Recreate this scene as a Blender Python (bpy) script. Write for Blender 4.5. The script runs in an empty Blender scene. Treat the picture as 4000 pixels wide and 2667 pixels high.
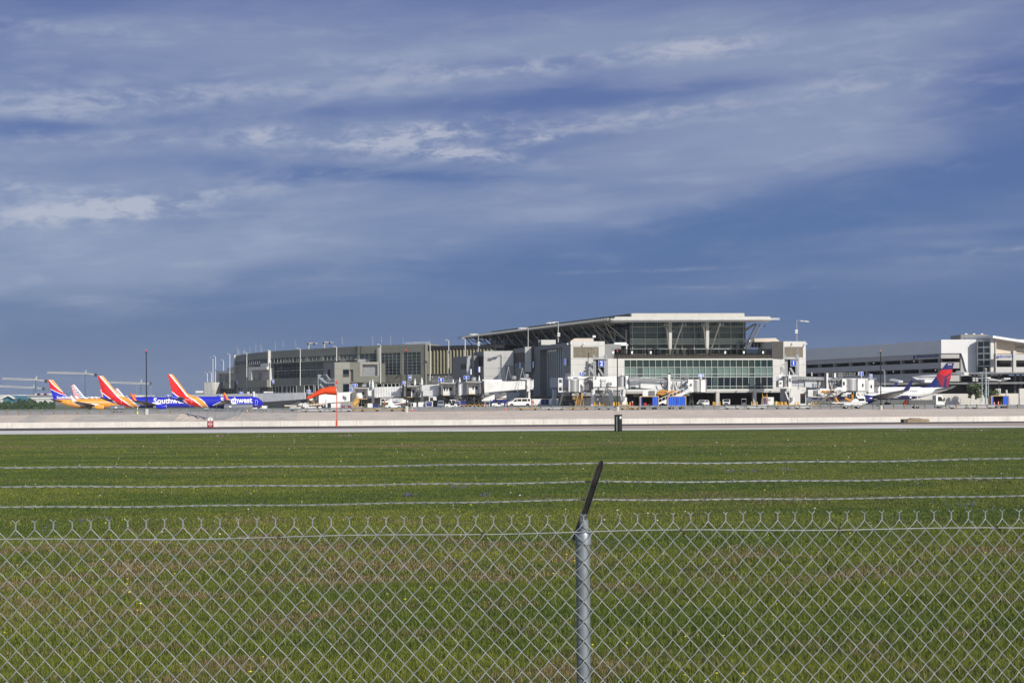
import bpy, bmesh, math, random
import numpy as np
from mathutils import Vector, Matrix
R = math.radians
rnd = random.Random(7)
sc = bpy.context.scene
COL = sc.collection
# ------------------------------------------------------------------ camera, world, sun, exposure
F = 5555.0            # focal length in photo pixels (photo 4000 px wide)
ZC = 3.95             # eye height over the taxiway
HOR = 1565.0          # horizon row at the middle of the photo
ROLL = 0.0052
cam_d = bpy.data.cameras.new('camera')
cam = bpy.data.objects.new('camera', cam_d); COL.objects.link(cam)
cam_d.sensor_width = 36.0; cam_d.lens = 36.0 * F / 4000.0
cam_d.shift_y = (HOR - 1333.5) / 4000.0
cam_d.clip_start = 0.1; cam_d.clip_end = 9000
cam.location = (0, 0, ZC)
cam.rotation_euler = (Matrix.Rotation(R(90), 4, 'X') @ Matrix.Rotation(-ROLL, 4, 'Z')).to_euler()
sc.camera = cam

SUN_AZ, SUN_EL = 36.0, 29.0        # degrees to the right of straight behind the camera; height
sun_d = bpy.data.lights.new('sun', 'SUN'); sun_d.energy = 4.5; sun_d.angle = R(0.53); sun_d.color = (1.0, 0.94, 0.85)
sun = bpy.data.objects.new('sun', sun_d); COL.objects.link(sun)
sdir = Vector((math.sin(R(SUN_AZ)) * math.cos(R(SUN_EL)), -math.cos(R(SUN_AZ)) * math.cos(R(SUN_EL)), math.sin(R(SUN_EL))))
sun.rotation_euler = (-sdir).to_track_quat('-Z', 'Y').to_euler()
sun.location = sdir * 50

vs = sc.view_settings
vs.view_transform = 'Standard'; vs.look = 'None'; vs.exposure = 0.0; vs.gamma = 1.0
try: vs.use_curve_mapping = False
except Exception: pass
sc.cycles.max_bounces = 6; sc.cycles.diffuse_bounces = 3; sc.cycles.glossy_bounces = 3
sc.cycles.use_denoising = True

def srgb(r, g, b):
    def c(x):
        x /= 255.0
        return x / 12.92 if x <= 0.04045 else ((x + 0.055) / 1.055) ** 2.4
    return (c(r), c(g), c(b), 1.0)

class NT:
    """small helper for node graphs"""
    def __init__(s, tree): s.t = tree; s.n = tree.nodes; s.l = tree.links
    def put(s, v, sock):
        if isinstance(v, (int, float)): sock.default_value = v
        elif isinstance(v, (tuple, list)): sock.default_value = v if len(v) == len(sock.default_value) else tuple(v) + (1.0,) * (len(sock.default_value) - len(v))
        else: s.l.new(v, sock)
    def math(s, op, a, b=None, c=None, clamp=False):
        n = s.n.new('ShaderNodeMath'); n.operation = op; n.use_clamp = clamp
        s.put(a, n.inputs[0])
        if b is not None: s.put(b, n.inputs[1])
        if c is not None: s.put(c, n.inputs[2])
        return n.outputs[0]
    def mix(s, f, a, b, mode='MIX'):
        n = s.n.new('ShaderNodeMix'); n.data_type = 'RGBA'; n.blend_type = mode
        s.put(f, n.inputs[0]); s.put(a, n.inputs[6]); s.put(b, n.inputs[7]); return n.outputs[2]
    def comb(s, x, y, z):
        n = s.n.new('ShaderNodeCombineXYZ'); s.put(x, n.inputs[0]); s.put(y, n.inputs[1]); s.put(z, n.inputs[2]); return n.outputs[0]
    def sep(s, v):
        n = s.n.new('ShaderNodeSeparateXYZ'); s.l.new(v, n.inputs[0]); return n.outputs
    def noise(s, vec, scale, detail=3, rough=0.5, dist=0.0):
        n = s.n.new('ShaderNodeTexNoise'); s.l.new(vec, n.inputs['Vector'])
        n.inputs['Scale'].default_value = scale; n.inputs['Detail'].default_value = detail
        n.inputs['Roughness'].default_value = rough; n.inputs['Distortion'].default_value = dist
        return n.outputs['Fac']
    def ramp(s, f, stops, interp='LINEAR'):
        n = s.n.new('ShaderNodeValToRGB'); n.color_ramp.interpolation = interp
        e = n.color_ramp.elements
        while len(e) < len(stops): e.new(0.5)
        for i, (p, c) in enumerate(stops): e[i].position = p; e[i].color = c
        s.l.new(f, n.inputs[0]); return n.outputs[0]
    def smooth(s, v, a, b, lo=0.0, hi=1.0):
        n = s.n.new('ShaderNodeMapRange'); n.interpolation_type = 'SMOOTHSTEP'
        s.put(v, n.inputs[0]); n.inputs[1].default_value = a; n.inputs[2].default_value = b
        n.inputs[3].default_value = lo; n.inputs[4].default_value = hi; return n.outputs[0]

# ---- world: Nishita sky with a deck of blue grey stratus in front of it
world = bpy.data.worlds.new('World'); sc.world = world; world.use_nodes = True
W = NT(world.node_tree); W.n.clear()
sky = W.n.new('ShaderNodeTexSky'); sky.sky_type = 'NISHITA'; sky.sun_disc = False
sky.sun_elevation = R(SUN_EL); sky.sun_rotation = R(180 - SUN_AZ); sky.altitude = 160; sky.air_density = 1.0; sky.dust_density = 0.6; sky.ozone_density = 1.6
tc = W.n.new('ShaderNodeTexCoord')
dx, dy, dz = W.sep(tc.outputs['Generated'])
az = W.math('MULTIPLY', W.math('ARCTAN2', dx, dy), 57.2958)          # degrees right of north (+Y)
el = W.math('MULTIPLY', W.math('ARCSINE', dz), 57.2958)
BG = 0.1
def cc(r, g, b, k=1.0):
    c = srgb(r, g, b); return (c[0] / BG * k, c[1] / BG * k, c[2] / BG * k, 1)
# rotated, stretched cloud coordinates (bands climb gently to the right)
def rotc(a, sx, sy, ox=0.0, oy=0.0):
    ca, sa = math.cos(R(a)), math.sin(R(a))
    u = W.math('ADD', W.math('MULTIPLY', az, ca), W.math('MULTIPLY', el, sa))
    v = W.math('SUBTRACT', W.math('MULTIPLY', el, ca), W.math('MULTIPLY', az, sa))
    return W.comb(W.math('MULTIPLY_ADD', u, sx, ox), W.math('MULTIPLY_ADD', v, sy, oy), 0.0)
def blob(a, e, sa_, se_, amp, rot=0.0):
    ca, sn = math.cos(R(rot)), math.sin(R(rot))
    da = W.math('SUBTRACT', az, a); de = W.math('SUBTRACT', el, e)
    u = W.math('DIVIDE', W.math('ADD', W.math('MULTIPLY', da, ca), W.math('MULTIPLY', de, sn)), sa_)
    v = W.math('DIVIDE', W.math('SUBTRACT', W.math('MULTIPLY', de, ca), W.math('MULTIPLY', da, sn)), se_)
    r2 = W.math('ADD', W.math('MULTIPLY', u, u), W.math('MULTIPLY', v, v))
    return W.math('MULTIPLY', W.math('EXPONENT', W.math('MULTIPLY', r2, -1.0)), amp)
def add(lst):
    o = lst[0]
    for x in lst[1:]: o = W.math('ADD', o, x)
    return o
base = W.ramp(W.math('MULTIPLY', W.math('ADD', el, 2.0), 1 / 32.0), [
    (0.00, cc(108, 132, 172)), (0.07, cc(78, 106, 156)), (0.15, cc(60, 92, 149)), (0.28, cc(68, 98, 156)),
    (0.42, cc(84, 104, 160)), (0.60, cc(96, 111, 163)), (1.00, cc(120, 134, 176))])
def P2D(px, py):   # direction (az, el) of a photo position, used only to describe where cloud banks sit in the sky
    u, v = px - 2000, py - HOR + ROLL * (px - 2000)
    return math.degrees(math.atan(u / F)), math.degrees(math.atan(-v / math.hypot(F, u)))
def pb(px, py, wx, wy, amp, rot=0.0):
    a, e = P2D(px, py); return blob(a, e, wx / 97.0, wy / 97.0, amp, rot)
n_big = W.noise(rotc(7, .060, .26, 5.0, 2.0), 1.0, 4, .55, .5)
n_mid = W.noise(rotc(3, .10, .55, 1.3, 9.1), 1.0, 5, .52, .5)
n_str = W.noise(rotc(3, .22, 1.15, 4.4, 6.2), 1.0, 5, .55, .4)
n_fine = W.noise(rotc(4, .80, 1.9, 7.7, 3.3), 1.0, 8, .66, .3)
# pale veil: broad banks
veil = add([pb(650, 560, 1500, 330, .50, 4), pb(250, 800, 700, 190, .50, 8), pb(1900, 480, 900, 190, .25, 3),
            pb(2900, 520, 900, 230, .42, 8), pb(2100, 830, 1700, 170, .42, 10), pb(600, 1000, 1200, 150, .36, 9),
            pb(2700, 190, 1300, 110, .42, -3), pb(3500, 250, 900, 180, .36, 2), pb(300, 130, 900, 130, .38, 0),
            pb(1300, 320, 1500, 120, .30, 3), pb(3900, 930, 700, 60, .20, 5), pb(3300, 1080, 900, 40, .18, 2), pb(120, 1130, 600, 170, .26, 0),
            pb(1900, 90, 1700, 130, .34, 2), pb(3450, 620, 700, 330, .34, 10), pb(3700, 1050, 700, 110, .16, 4), pb(2300, 1000, 500, 60, .14, 4), pb(3500, 80, 700, 90, .26, 0)])
dark = add([pb(1900, 395, 620, 50, .42, 4), pb(2900, 325, 800, 42, .40, 4), pb(1050, 455, 420, 45, .36, 4), pb(100, 500, 420, 26, .50, 5),
            pb(1500, 680, 600, 26, .40, -2), pb(3960, 300, 330, 120, .50, 10), pb(3800, 690, 500, 100, .34, 12), pb(120, 30, 500, 50, .20, 0),
            pb(2500, 1030, 1000, 90, .22, 6), pb(3000, 870, 900, 90, .18, 8), pb(1150, 690, 350, 24, .25, 0), pb(2300, 235, 500, 24, .25, 2)])
vm = W.math('ADD', W.math('MULTIPLY', veil, W.math('MULTIPLY_ADD', n_big, 1.0, 0.50)), W.math('MULTIPLY', W.math('SUBTRACT', n_mid, 0.5), 1.20))
vm = W.math('ADD', vm, W.math('MULTIPLY', W.math('SUBTRACT', n_str, 0.5), W.math('MULTIPLY_ADD', veil, 0.45, 0.12)))
vm = W.math('SUBTRACT', vm, dark)
vm = W.math('ADD', vm, W.math('MULTIPLY', W.smooth(el, 9, 34), 0.25))
vm = W.smooth(vm, -0.10, 1.10)
vm = W.math('MULTIPLY', vm, W.smooth(el, 0.5, 6.0, 0.45, 1.0))
col = W.mix(vm, base, cc(136, 148, 181))
# bright sunlit wisps
wisp = add([pb(1750, 510, 330, 40, .95, 6), pb(1780, 600, 260, 24, 1.2, -4), pb(1090, 530, 230, 34, .80, 4), pb(1500, 560, 300, 55, .55, 4),
            pb(2750, 185, 230, 40, .80, 4), pb(2060, 265, 620, 30, .60, 5), pb(300, 410, 460, 50, .50, 5), pb(330, 830, 420, 55, .70, 2),
            pb(700, 780, 560, 36, .50, 10), pb(3300, 350, 330, 50, .45, 6), pb(2500, 460, 420, 38, .50, 8), pb(2100, 545, 90, 16, .9, 10),
            pb(60, 735, 130, 26, .60, 0), pb(430, 800, 250, 50, .50, 0), pb(800, 360, 700, 45, .32, 4), pb(250, 120, 360, 30, .34, 0),
            pb(3870, 980, 330, 12, .30, 3), pb(2560, 1056, 330, 8, .30, 1), pb(2900, 1122, 330, 7, .26, -1), pb(1500, 250, 260, 26, .42, 0),
            pb(350, 540, 500, 30, .35, 3)])
fm = W.smooth(W.math('ADD', n_fine, W.math('MULTIPLY', W.math('SUBTRACT', n_str, .5), .7)), 0.34, 0.68)
wm = W.math('MULTIPLY', wisp, fm)
wm = W.math('ADD', wm, W.math('MULTIPLY', W.smooth(W.math('ADD', W.math('MULTIPLY', n_str, .7), W.math('MULTIPLY', n_fine, .3)), 0.48, 0.72), W.math('MULTIPLY', veil, 0.30)))
wm = W.math('MINIMUM', wm, 0.85)
col = W.mix(wm, col, cc(182, 185, 202))
# the sky away from the picture is broken cloud lit by the sun: Nishita shows through
back = W.smooth(W.math('ABSOLUTE', az), 40, 100)
up = W.smooth(el, 24, 50)
gap = W.math('MAXIMUM', back, up)
skyc = W.mix(1.0, sky.outputs[0], (1, 1, 1, 1), 'MULTIPLY')
col = W.mix(W.math('MULTIPLY', gap, 0.75), col, skyc)
col = W.mix(0.12, col, skyc)
bgn = W.n.new('ShaderNodeBackground'); bgn.inputs['Strength'].default_value = BG
W.l.new(col, bgn.inputs['Color'])
wo = W.n.new('ShaderNodeOutputWorld'); W.l.new(bgn.outputs[0], wo.inputs[0])
world.cycles.sampling_method = 'MANUAL'; world.cycles.sample_map_resolution = 512

# ------------------------------------------------------------------ pixel geometry of the photograph -> world
def P(px, py, Y):
    dx_, dy_ = px - 2000.0, py - HOR
    u, v = dx_ - ROLL * dy_, dy_ + ROLL * dx_
    return Vector((u / F * Y, Y, ZC - v / F * Y))
def XY(px, Y, py=1500): p = P(px, py, Y); return (p.x, p.y)
def Z(px, py, Y): return P(px, py, Y).z
GX = [-900, -400, -200, -120, -80, 0, 45, 110, 200, 400, 900]
GN_ = [1.9, 1.9, 1.9, 1.95, 2.0, 2.25, 2.2, 2.0, 1.95, 1.9, 1.9]
GF_ = [1.1, 1.1, 1.05, 1.1, 1.25, 2.45, 2.3, 1.9, 1.8, 1.8, 1.8]
def rail_y(x): return 245.0 + 0.10 * x
def gz(x, y):
    a = float(np.interp(x, GX, GN_)); b = float(np.interp(x, GX, GF_))
    t = min(1.0, max(0.0, (y - rail_y(x)) / 130.0))
    return a + (b - a) * t

# ------------------------------------------------------------------ materials
MATS = {}
def mat(name, c, rough=0.6, metal=0.0, var=0.10, vscale=1.2, bump=0.0, bscale=20.0, spec=0.5, coat=0.0, streak=0.0, emit=None):
    if name in MATS: return MATS[name]
    m = bpy.data.materials.new(name); m.use_nodes = True; T = NT(m.node_tree); T.n.clear()
    b = T.n.new('ShaderNodeBsdfPrincipled'); o = T.n.new('ShaderNodeOutputMaterial'); T.l.new(b.outputs[0], o.inputs[0])
    g = T.n.new('ShaderNodeTexCoord').outputs['Object']
    c = tuple(c)[:3] + (1.0,)
    if var > 0:
        n = T.noise(g, vscale, 4, .6)
        f = T.smooth(n, .3, .7)
        dk = tuple(x * (1 - var * 1.6) for x in c[:3]) + (1,); lt = tuple(min(1, x * (1 + var)) for x in c[:3]) + (1,)
        cl = T.mix(f, dk, lt)
        if streak > 0:
            s3 = T.sep(g)
            st = T.noise(T.comb(T.math('MULTIPLY', s3[0], 2.0), T.math('MULTIPLY', s3[1], 2.0), T.math('MULTIPLY', s3[2], .25)), 1.6, 4, .6)
            cl = T.mix(T.math('MULTIPLY', T.smooth(st, .45, .8), streak), cl, tuple(x * .55 for x in c[:3]) + (1,))
        T.l.new(cl, b.inputs['Base Color'])
    else: b.inputs['Base Color'].default_value = c
    b.inputs['Roughness'].default_value = rough; b.inputs['Metallic'].default_value = metal
    b.inputs['Specular IOR Level'].default_value = spec; b.inputs['Coat Weight'].default_value = coat
    if bump > 0:
        bn = T.n.new('ShaderNodeBump'); bn.inputs['Strength'].default_value = bump; bn.inputs['Distance'].default_value = .02
        T.l.new(T.noise(g, bscale, 5, .6), bn.inputs['Height']); T.l.new(bn.outputs[0], b.inputs['Normal'])
    if emit:
        b.inputs['Emission Color'].default_value = tuple(c[:3]) + (1,); b.inputs['Emission Strength'].default_value = emit
    MATS[name] = m; return m

# ------------------------------------------------------------------ mesh builder
class MB:
    def __init__(s): s.v = []; s.f = []; s.mi = []; s.sm = False
    def add(s, vs_, fs, mi=0):
        b = len(s.v); s.v.extend([tuple(x) for x in vs_])
        for q in fs: s.f.append(tuple(b + i for i in q)); s.mi.append(mi)
        return s
    def box(s, x0, x1, y0, y1, z0, z1, mi=0):
        return s.add([(x0, y0, z0), (x1, y0, z0), (x1, y1, z0), (x0, y1, z0), (x0, y0, z1), (x1, y0, z1), (x1, y1, z1), (x0, y1, z1)],
              [(0, 3, 2, 1), (4, 5, 6, 7), (0, 1, 5, 4), (1, 2, 6, 5), (2, 3, 7, 6), (3, 0, 4, 7)], mi)
    def hexa(s, a, b, mi=0):   # two quads (4 points each), bottom a and top b
        return s.add(list(a) + list(b), [(0, 3, 2, 1), (4, 5, 6, 7), (0, 1, 5, 4), (1, 2, 6, 5), (2, 3, 7, 6), (3, 0, 4, 7)], mi)
    def bar(s, p0, p1, w, h, up=(0, 0, 1), mi=0):
        p0, p1 = Vector(p0), Vector(p1); d = (p1 - p0).normalized(); u = Vector(up)
        sd = d.cross(u)
        if sd.length < 1e-4: sd = d.cross(Vector((1, 0, 0)))
        sd.normalize(); u = sd.cross(d).normalized()
        q = [sd * (w / 2) * a + u * (h / 2) * b for a, b in ((-1, -1), (1, -1), (1, 1), (-1, 1))]
        return s.add([p0 + x for x in q] + [p1 + x for x in q], [(0, 1, 2, 3), (7, 6, 5, 4), (0, 4, 5, 1), (1, 5, 6, 2), (2, 6, 7, 3), (3, 7, 4, 0)], mi)
    def cyl(s, p0, p1, r0, r1=None, n=10, mi=0, caps=True):
        if r1 is None: r1 = r0
        p0, p1 = Vector(p0), Vector(p1); d = (p1 - p0)
        if d.length < 1e-9: return s
        d.normalize(); a = d.cross(Vector((0, 0, 1)))
        if a.length < 1e-3: a = Vector((1, 0, 0))
        a.normalize(); b = d.cross(a)
        vs_ = []
        for p, r in ((p0, r0), (p1, r1)):
            for i in range(n):
                t = 2 * math.pi * i / n; vs_.append(p + a * (r * math.cos(t)) + b * (r * math.sin(t)))
        fs = [(i, i + n, (i + 1) % n + n, (i + 1) % n) for i in range(n)]
        if caps: fs += [tuple(range(n)), tuple(range(2 * n - 1, n - 1, -1))]
        return s.add(vs_, fs, mi)
    def tube(s, pts, r, n=6, mi=0):
        pts = [Vector(p) for p in pts]; vs_ = []; m = len(pts)
        a = None
        for k, p in enumerate(pts):
            d = (pts[min(k + 1, m - 1)] - pts[max(k - 1, 0)]).normalized()
            if a is None:
                a = d.cross(Vector((0, 0, 1)))
                if a.length < 1e-3: a = Vector((1, 0, 0))
            a = (a - d * a.dot(d)).normalized(); b = d.cross(a)
            rr = r[k] if isinstance(r, (list, tuple)) else r
            for i in range(n):
                t = 2 * math.pi * i / n; vs_.append(p + a * (rr * math.cos(t)) + b * (rr * math.sin(t)))
        fs = []
        for k in range(m - 1):
            for i in range(n): fs.append((k * n + i, (k + 1) * n + i, (k + 1) * n + (i + 1) % n, k * n + (i + 1) % n))
        fs += [tuple(range(n)), tuple(range(m * n - 1, (m - 1) * n - 1, -1))]
        return s.add(vs_, fs, mi)
    def prism(s, poly, y0, y1, mi=0):      # polygon in x,z extruded along y
        n = len(poly)
        return s.add([(x, y0, z) for x, z in poly] + [(x, y1, z) for x, z in poly],
              [tuple(range(n)), tuple(range(2 * n - 1, n - 1, -1))] + [(i, i + n, (i + 1) % n + n, (i + 1) % n) for i in range(n)], mi)
    def plan(s, poly, z0, z1, mi=0):       # polygon in x,y extruded along z
        n = len(poly)
        return s.add([(x, y, z0) for x, y in poly] + [(x, y, z1) for x, y in poly],
              [tuple(range(n - 1, -1, -1)), tuple(range(n, 2 * n))] + [(i, (i + 1) % n, (i + 1) % n + n, i + n) for i in range(n)], mi)
    def lathe(s, prof, c=(0, 0, 0), axis='Z', n=14, mi=0):
        vs_ = []; m = len(prof)
        for r, h in prof:
            for i in range(n):
                t = 2 * math.pi * i / n; a, b = r * math.cos(t), r * math.sin(t)
                if axis == 'Z': q = (a, b, h)
                elif axis == 'X': q = (h, a, b)
                else: q = (a, h, b)
                vs_.append((c[0] + q[0], c[1] + q[1], c[2] + q[2]))
        fs = []
        for k in range(m - 1):
            for i in range(n): fs.append((k * n + i, k * n + (i + 1) % n, (k + 1) * n + (i + 1) % n, (k + 1) * n + i))
        fs += [tuple(range(n - 1, -1, -1)), tuple(range((m - 1) * n, m * n))]
        return s.add(vs_, fs, mi)
    def ball(s, c, r, n=8, mi=0, sz=1.0):
        return s.lathe([(max(.001, r * math.sin(math.pi * k / 6)), -r * sz * math.cos(math.pi * k / 6)) for k in range(7)], c, 'Z', n, mi)

WORLD = set()
def tag(o, label=None, cat=None, group=None, kind=None):
    if label: o['label'] = label
    if cat: o['category'] = cat
    if group: o['group'] = group
    if kind: o['kind'] = kind
    return o
def build(name, mb, mats, parent=None, world=False, smooth=False, loc=None):
    off = Vector((0, 0, 0))
    if world or (parent is not None and parent.parent is not None and parent.name in WORLD):
        q = parent
        while q is not None: off = off + q.location; q = q.parent
    me = bpy.data.meshes.new(name)
    me.from_pydata([(v[0] - off.x, v[1] - off.y, v[2] - off.z) for v in mb.v], [], mb.f)
    if not isinstance(mats, (list, tuple)): mats = [mats]
    for m in mats: me.materials.append(m)
    if len(mats) > 1: me.polygons.foreach_set('material_index', mb.mi)
    if smooth: 
        me.polygons.foreach_set('use_smooth', [True] * len(me.polygons))
        try: me.set_sharp_from_angle(angle=R(38))
        except Exception: pass
    me.validate(); me.update()
    bm = bmesh.new(); bm.from_mesh(me); bmesh.ops.recalc_face_normals(bm, faces=bm.faces); bm.to_mesh(me); bm.free()
    o = bpy.data.objects.new(name, me); COL.objects.link(o)
    if world: WORLD.add(o.name)
    if parent is not None: o.parent = parent
    elif loc is not None: o.location = loc
    return o
def thing(name, label, cat, loc=(0, 0, 0), rz=0.0, group=None):
    o = bpy.data.objects.new(name, None); COL.objects.link(o); o.empty_display_size = .5
    o.location = loc; o.rotation_euler = (0, 0, rz)
    return tag(o, label, cat, group)
def dup(root, loc, rz=None, label=None, group=None, sc_=None):
    r = root.copy(); COL.objects.link(r); r.location = loc
    if rz is not None: r.rotation_euler = (0, 0, rz)
    if sc_ is not None: r.scale = sc_
    if label: r['label'] = label
    if group: r['group'] = group
    for ch in list(root.children):
        c = ch.copy(); COL.objects.link(c); c.parent = r
        for g in ch.children:
            d = g.copy(); COL.objects.link(d); d.parent = c
    return r
def text_mb(s, size, off=0.0, depth=0.0, align='CENTER', ysq=1.0):
    """built-in font as plain triangles in the x,z plane facing -y"""
    cu = bpy.data.curves.new('lettering', 'FONT'); cu.body = s; cu.size = size; cu.align_x = align; cu.align_y = 'CENTER'
    cu.offset = off; cu.extrude = depth; cu.resolution_u = 3
    ob = bpy.data.objects.new('lettering', cu)
    me = bpy.data.meshes.new_from_object(ob)
    mb = MB(); mb.add([(v.co.x, -v.co.z, v.co.y * ysq) for v in me.vertices], [tuple(p.vertices) for p in me.polygons])
    bpy.data.objects.remove(ob); bpy.data.meshes.remove(me); bpy.data.curves.remove(cu)
    return mb
def xform(mb, M):
    mb.v = [tuple(M @ Vector(v)) for v in mb.v]; return mb
def rotz(a): return Matrix.Rotation(a, 4, 'Z')
def T3(x, y, z): return Matrix.Translation((x, y, z))
# ------------------------------------------------------------------ ground
def grass_edge(x): return 185.0 + 0.09 * x
def wall_y(x): return 233.8 + 0.10 * x
PRO_Y = [-40, 0, 3.2, 5.2, 15, 60, 186, 5000]; PRO_Z = [2.3, 2.3, 2.1, 1.34, 1.2, 0.86, -0.012, -0.012]
def field_z(x, y): return float(np.interp(y, PRO_Y, PRO_Z))
def patch_graph(T, pos):
    """green / dry patches of the airfield grass, from world position in metres"""
    s3 = T.sep(pos)
    p2 = T.comb(T.math('MULTIPLY', s3[0], .35), s3[1], 0.0)        # mown in long strips across the view
    p1 = T.comb(s3[0], s3[1], 0.0)
    n1 = T.noise(p1, .55, 5, .62, .3)
    n2 = T.noise(p2, .11, 4, .6, .4)
    n3 = T.noise(p2, .030, 3, .55, .3)
    far = T.smooth(s3[1], 14, 60)
    a = T.math('ADD', T.math('MULTIPLY', n1, T.math('MULTIPLY_ADD', far, -.45, .62)), T.math('MULTIPLY', n2, T.math('MULTIPLY_ADD', far, .30, .30)))
    a = T.math('ADD', a, T.math('MULTIPLY', T.math('SUBTRACT', n3, .5), .55))
    near = T.smooth(s3[1], 34, 15)
    a = T.math('ADD', a, T.math('MULTIPLY', near, .005))
    a = T.math('ADD', a, T.math('MULTIPLY', T.smooth(s3[0], 3, -9), T.math('MULTIPLY', T.smooth(s3[1], 45, 25), .06)))
    band = T.math('MULTIPLY', T.smooth(T.math('ABSOLUTE', T.math('SUBTRACT', T.math('ADD', s3[1], T.math('MULTIPLY', n3, 30.0)), 127.0)), 9.0, 2.0), .12)
    a = T.math('ADD', a, band)
    dry = T.math('MULTIPLY', T.smooth(a, .42, .61), T.smooth(s3[1], 30, 75, 1.0, .9))
    lush = T.smooth(T.math('ADD', T.math('MULTIPLY', T.noise(p2, .16, 4, .6, .5), .6), T.math('MULTIPLY', n1, .4)), .40, .60)
    return dry, lush
def grass_mat(name, blades):
    m = bpy.data.materials.new(name); m.use_nodes = True; T = NT(m.node_tree); T.n.clear()
    b = T.n.new('ShaderNodeBsdfPrincipled'); o = T.n.new('ShaderNodeOutputMaterial'); T.l.new(b.outputs[0], o.inputs[0])
    pos = T.n.new('ShaderNodeNewGeometry').outputs['Position']
    dry, lush = patch_graph(T, pos)
    g1 = (.138, .162, .027, 1); g2 = (.068, .107, .016, 1); d1 = (.170, .130, .060, 1)
    col = T.mix(lush, g1, g2)
    if blades:
        at = T.n.new('ShaderNodeAttribute'); at.attribute_name = 'tint'; r = at.outputs['Fac']
        dry = T.math('MULTIPLY', dry, 0.88)
        dd = T.math('GREATER_THAN', T.math('ADD', dry, T.math('MULTIPLY', T.math('SUBTRACT', r, .5), .8)), .52)
        dcol = T.mix(T.math('FRACT', T.math('MULTIPLY', r, 7.0)), (.13, .09, .042, 1), (.30, .235, .12, 1))
        gcol = T.mix(T.math('FRACT', T.math('MULTIPLY', r, 13.0)), (.50, .55, .47, 1), (1.6, 1.45, 1.35, 1))
        col = T.mix(1.0, col, gcol, 'MULTIPLY')
        col = T.mix(dd, col, dcol)
    else:
        fine = T.noise(pos, 3.2, 6, .78)
        s3 = T.sep(pos)
        fine2 = T.noise(T.comb(s3[0], T.math('MULTIPLY', s3[1], .28), 0.0), 2.0, 6, .85)
        col = T.mix(T.math('MULTIPLY', dry, .85), col, d1)
        col = T.mix(T.smooth(fine, .30, .70), T.mix(1.0, col, (.55, .60, .5, 1), 'MULTIPLY'), T.mix(1.0, col, (1.30, 1.22, 1.15, 1), 'MULTIPLY'))
        col = T.mix(T.math('MULTIPLY', T.smooth(fine2, .42, .75), .5), col, T.mix(1.0, col, (1.5, 1.35, 1.1, 1), 'MULTIPLY'))
        bn = T.n.new('ShaderNodeBump'); bn.inputs['Strength'].default_value = .9; bn.inputs['Distance'].default_value = .06
        T.l.new(T.noise(pos, 14, 4, .7), bn.inputs['Height']); T.l.new(bn.outputs[0], b.inputs['Normal'])
    T.l.new(col, b.inputs['Base Color']); b.inputs['Roughness'].default_value = .7; b.inputs['Specular IOR Level'].default_value = .25
    return m
M_GRASS = grass_mat('grass_ground', False); M_BLADE = grass_mat('grass_blades', True)
mb = MB()
ys = [-60, -30, -10, 0, 2, 3.2, 4.2, 5.2, 8, 12] + [15 + i * 5 for i in range(10)] + [70 + i * 15 for i in range(8)]
xs = [-900, -300, -150] + [-120 + 8 * i for i in range(31)] + [150, 300, 900]
vs_ = []; fs = []
for j, y in enumerate(ys + ['e']):
    for x in xs:
        yy = grass_edge(x) if y == 'e' else min(y, grass_edge(x) - 2)
        bumpz = 0
        vs_.append((x, yy, field_z(x, yy) + bumpz + (0.03 if y == 'e' else 0)))
n = len(xs)
for j in range(len(ys)):
    for i in range(n - 1): fs.append((j * n + i, j * n + i + 1, (j + 1) * n + i + 1, (j + 1) * n + i))
mb.add(vs_, fs); tag(build('grass_field', mb, M_GRASS, smooth=True), 'mown airfield grass between the fence and the taxiway', kind='structure')
def ground_z(x, y):
    return field_z(x, y)

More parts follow.
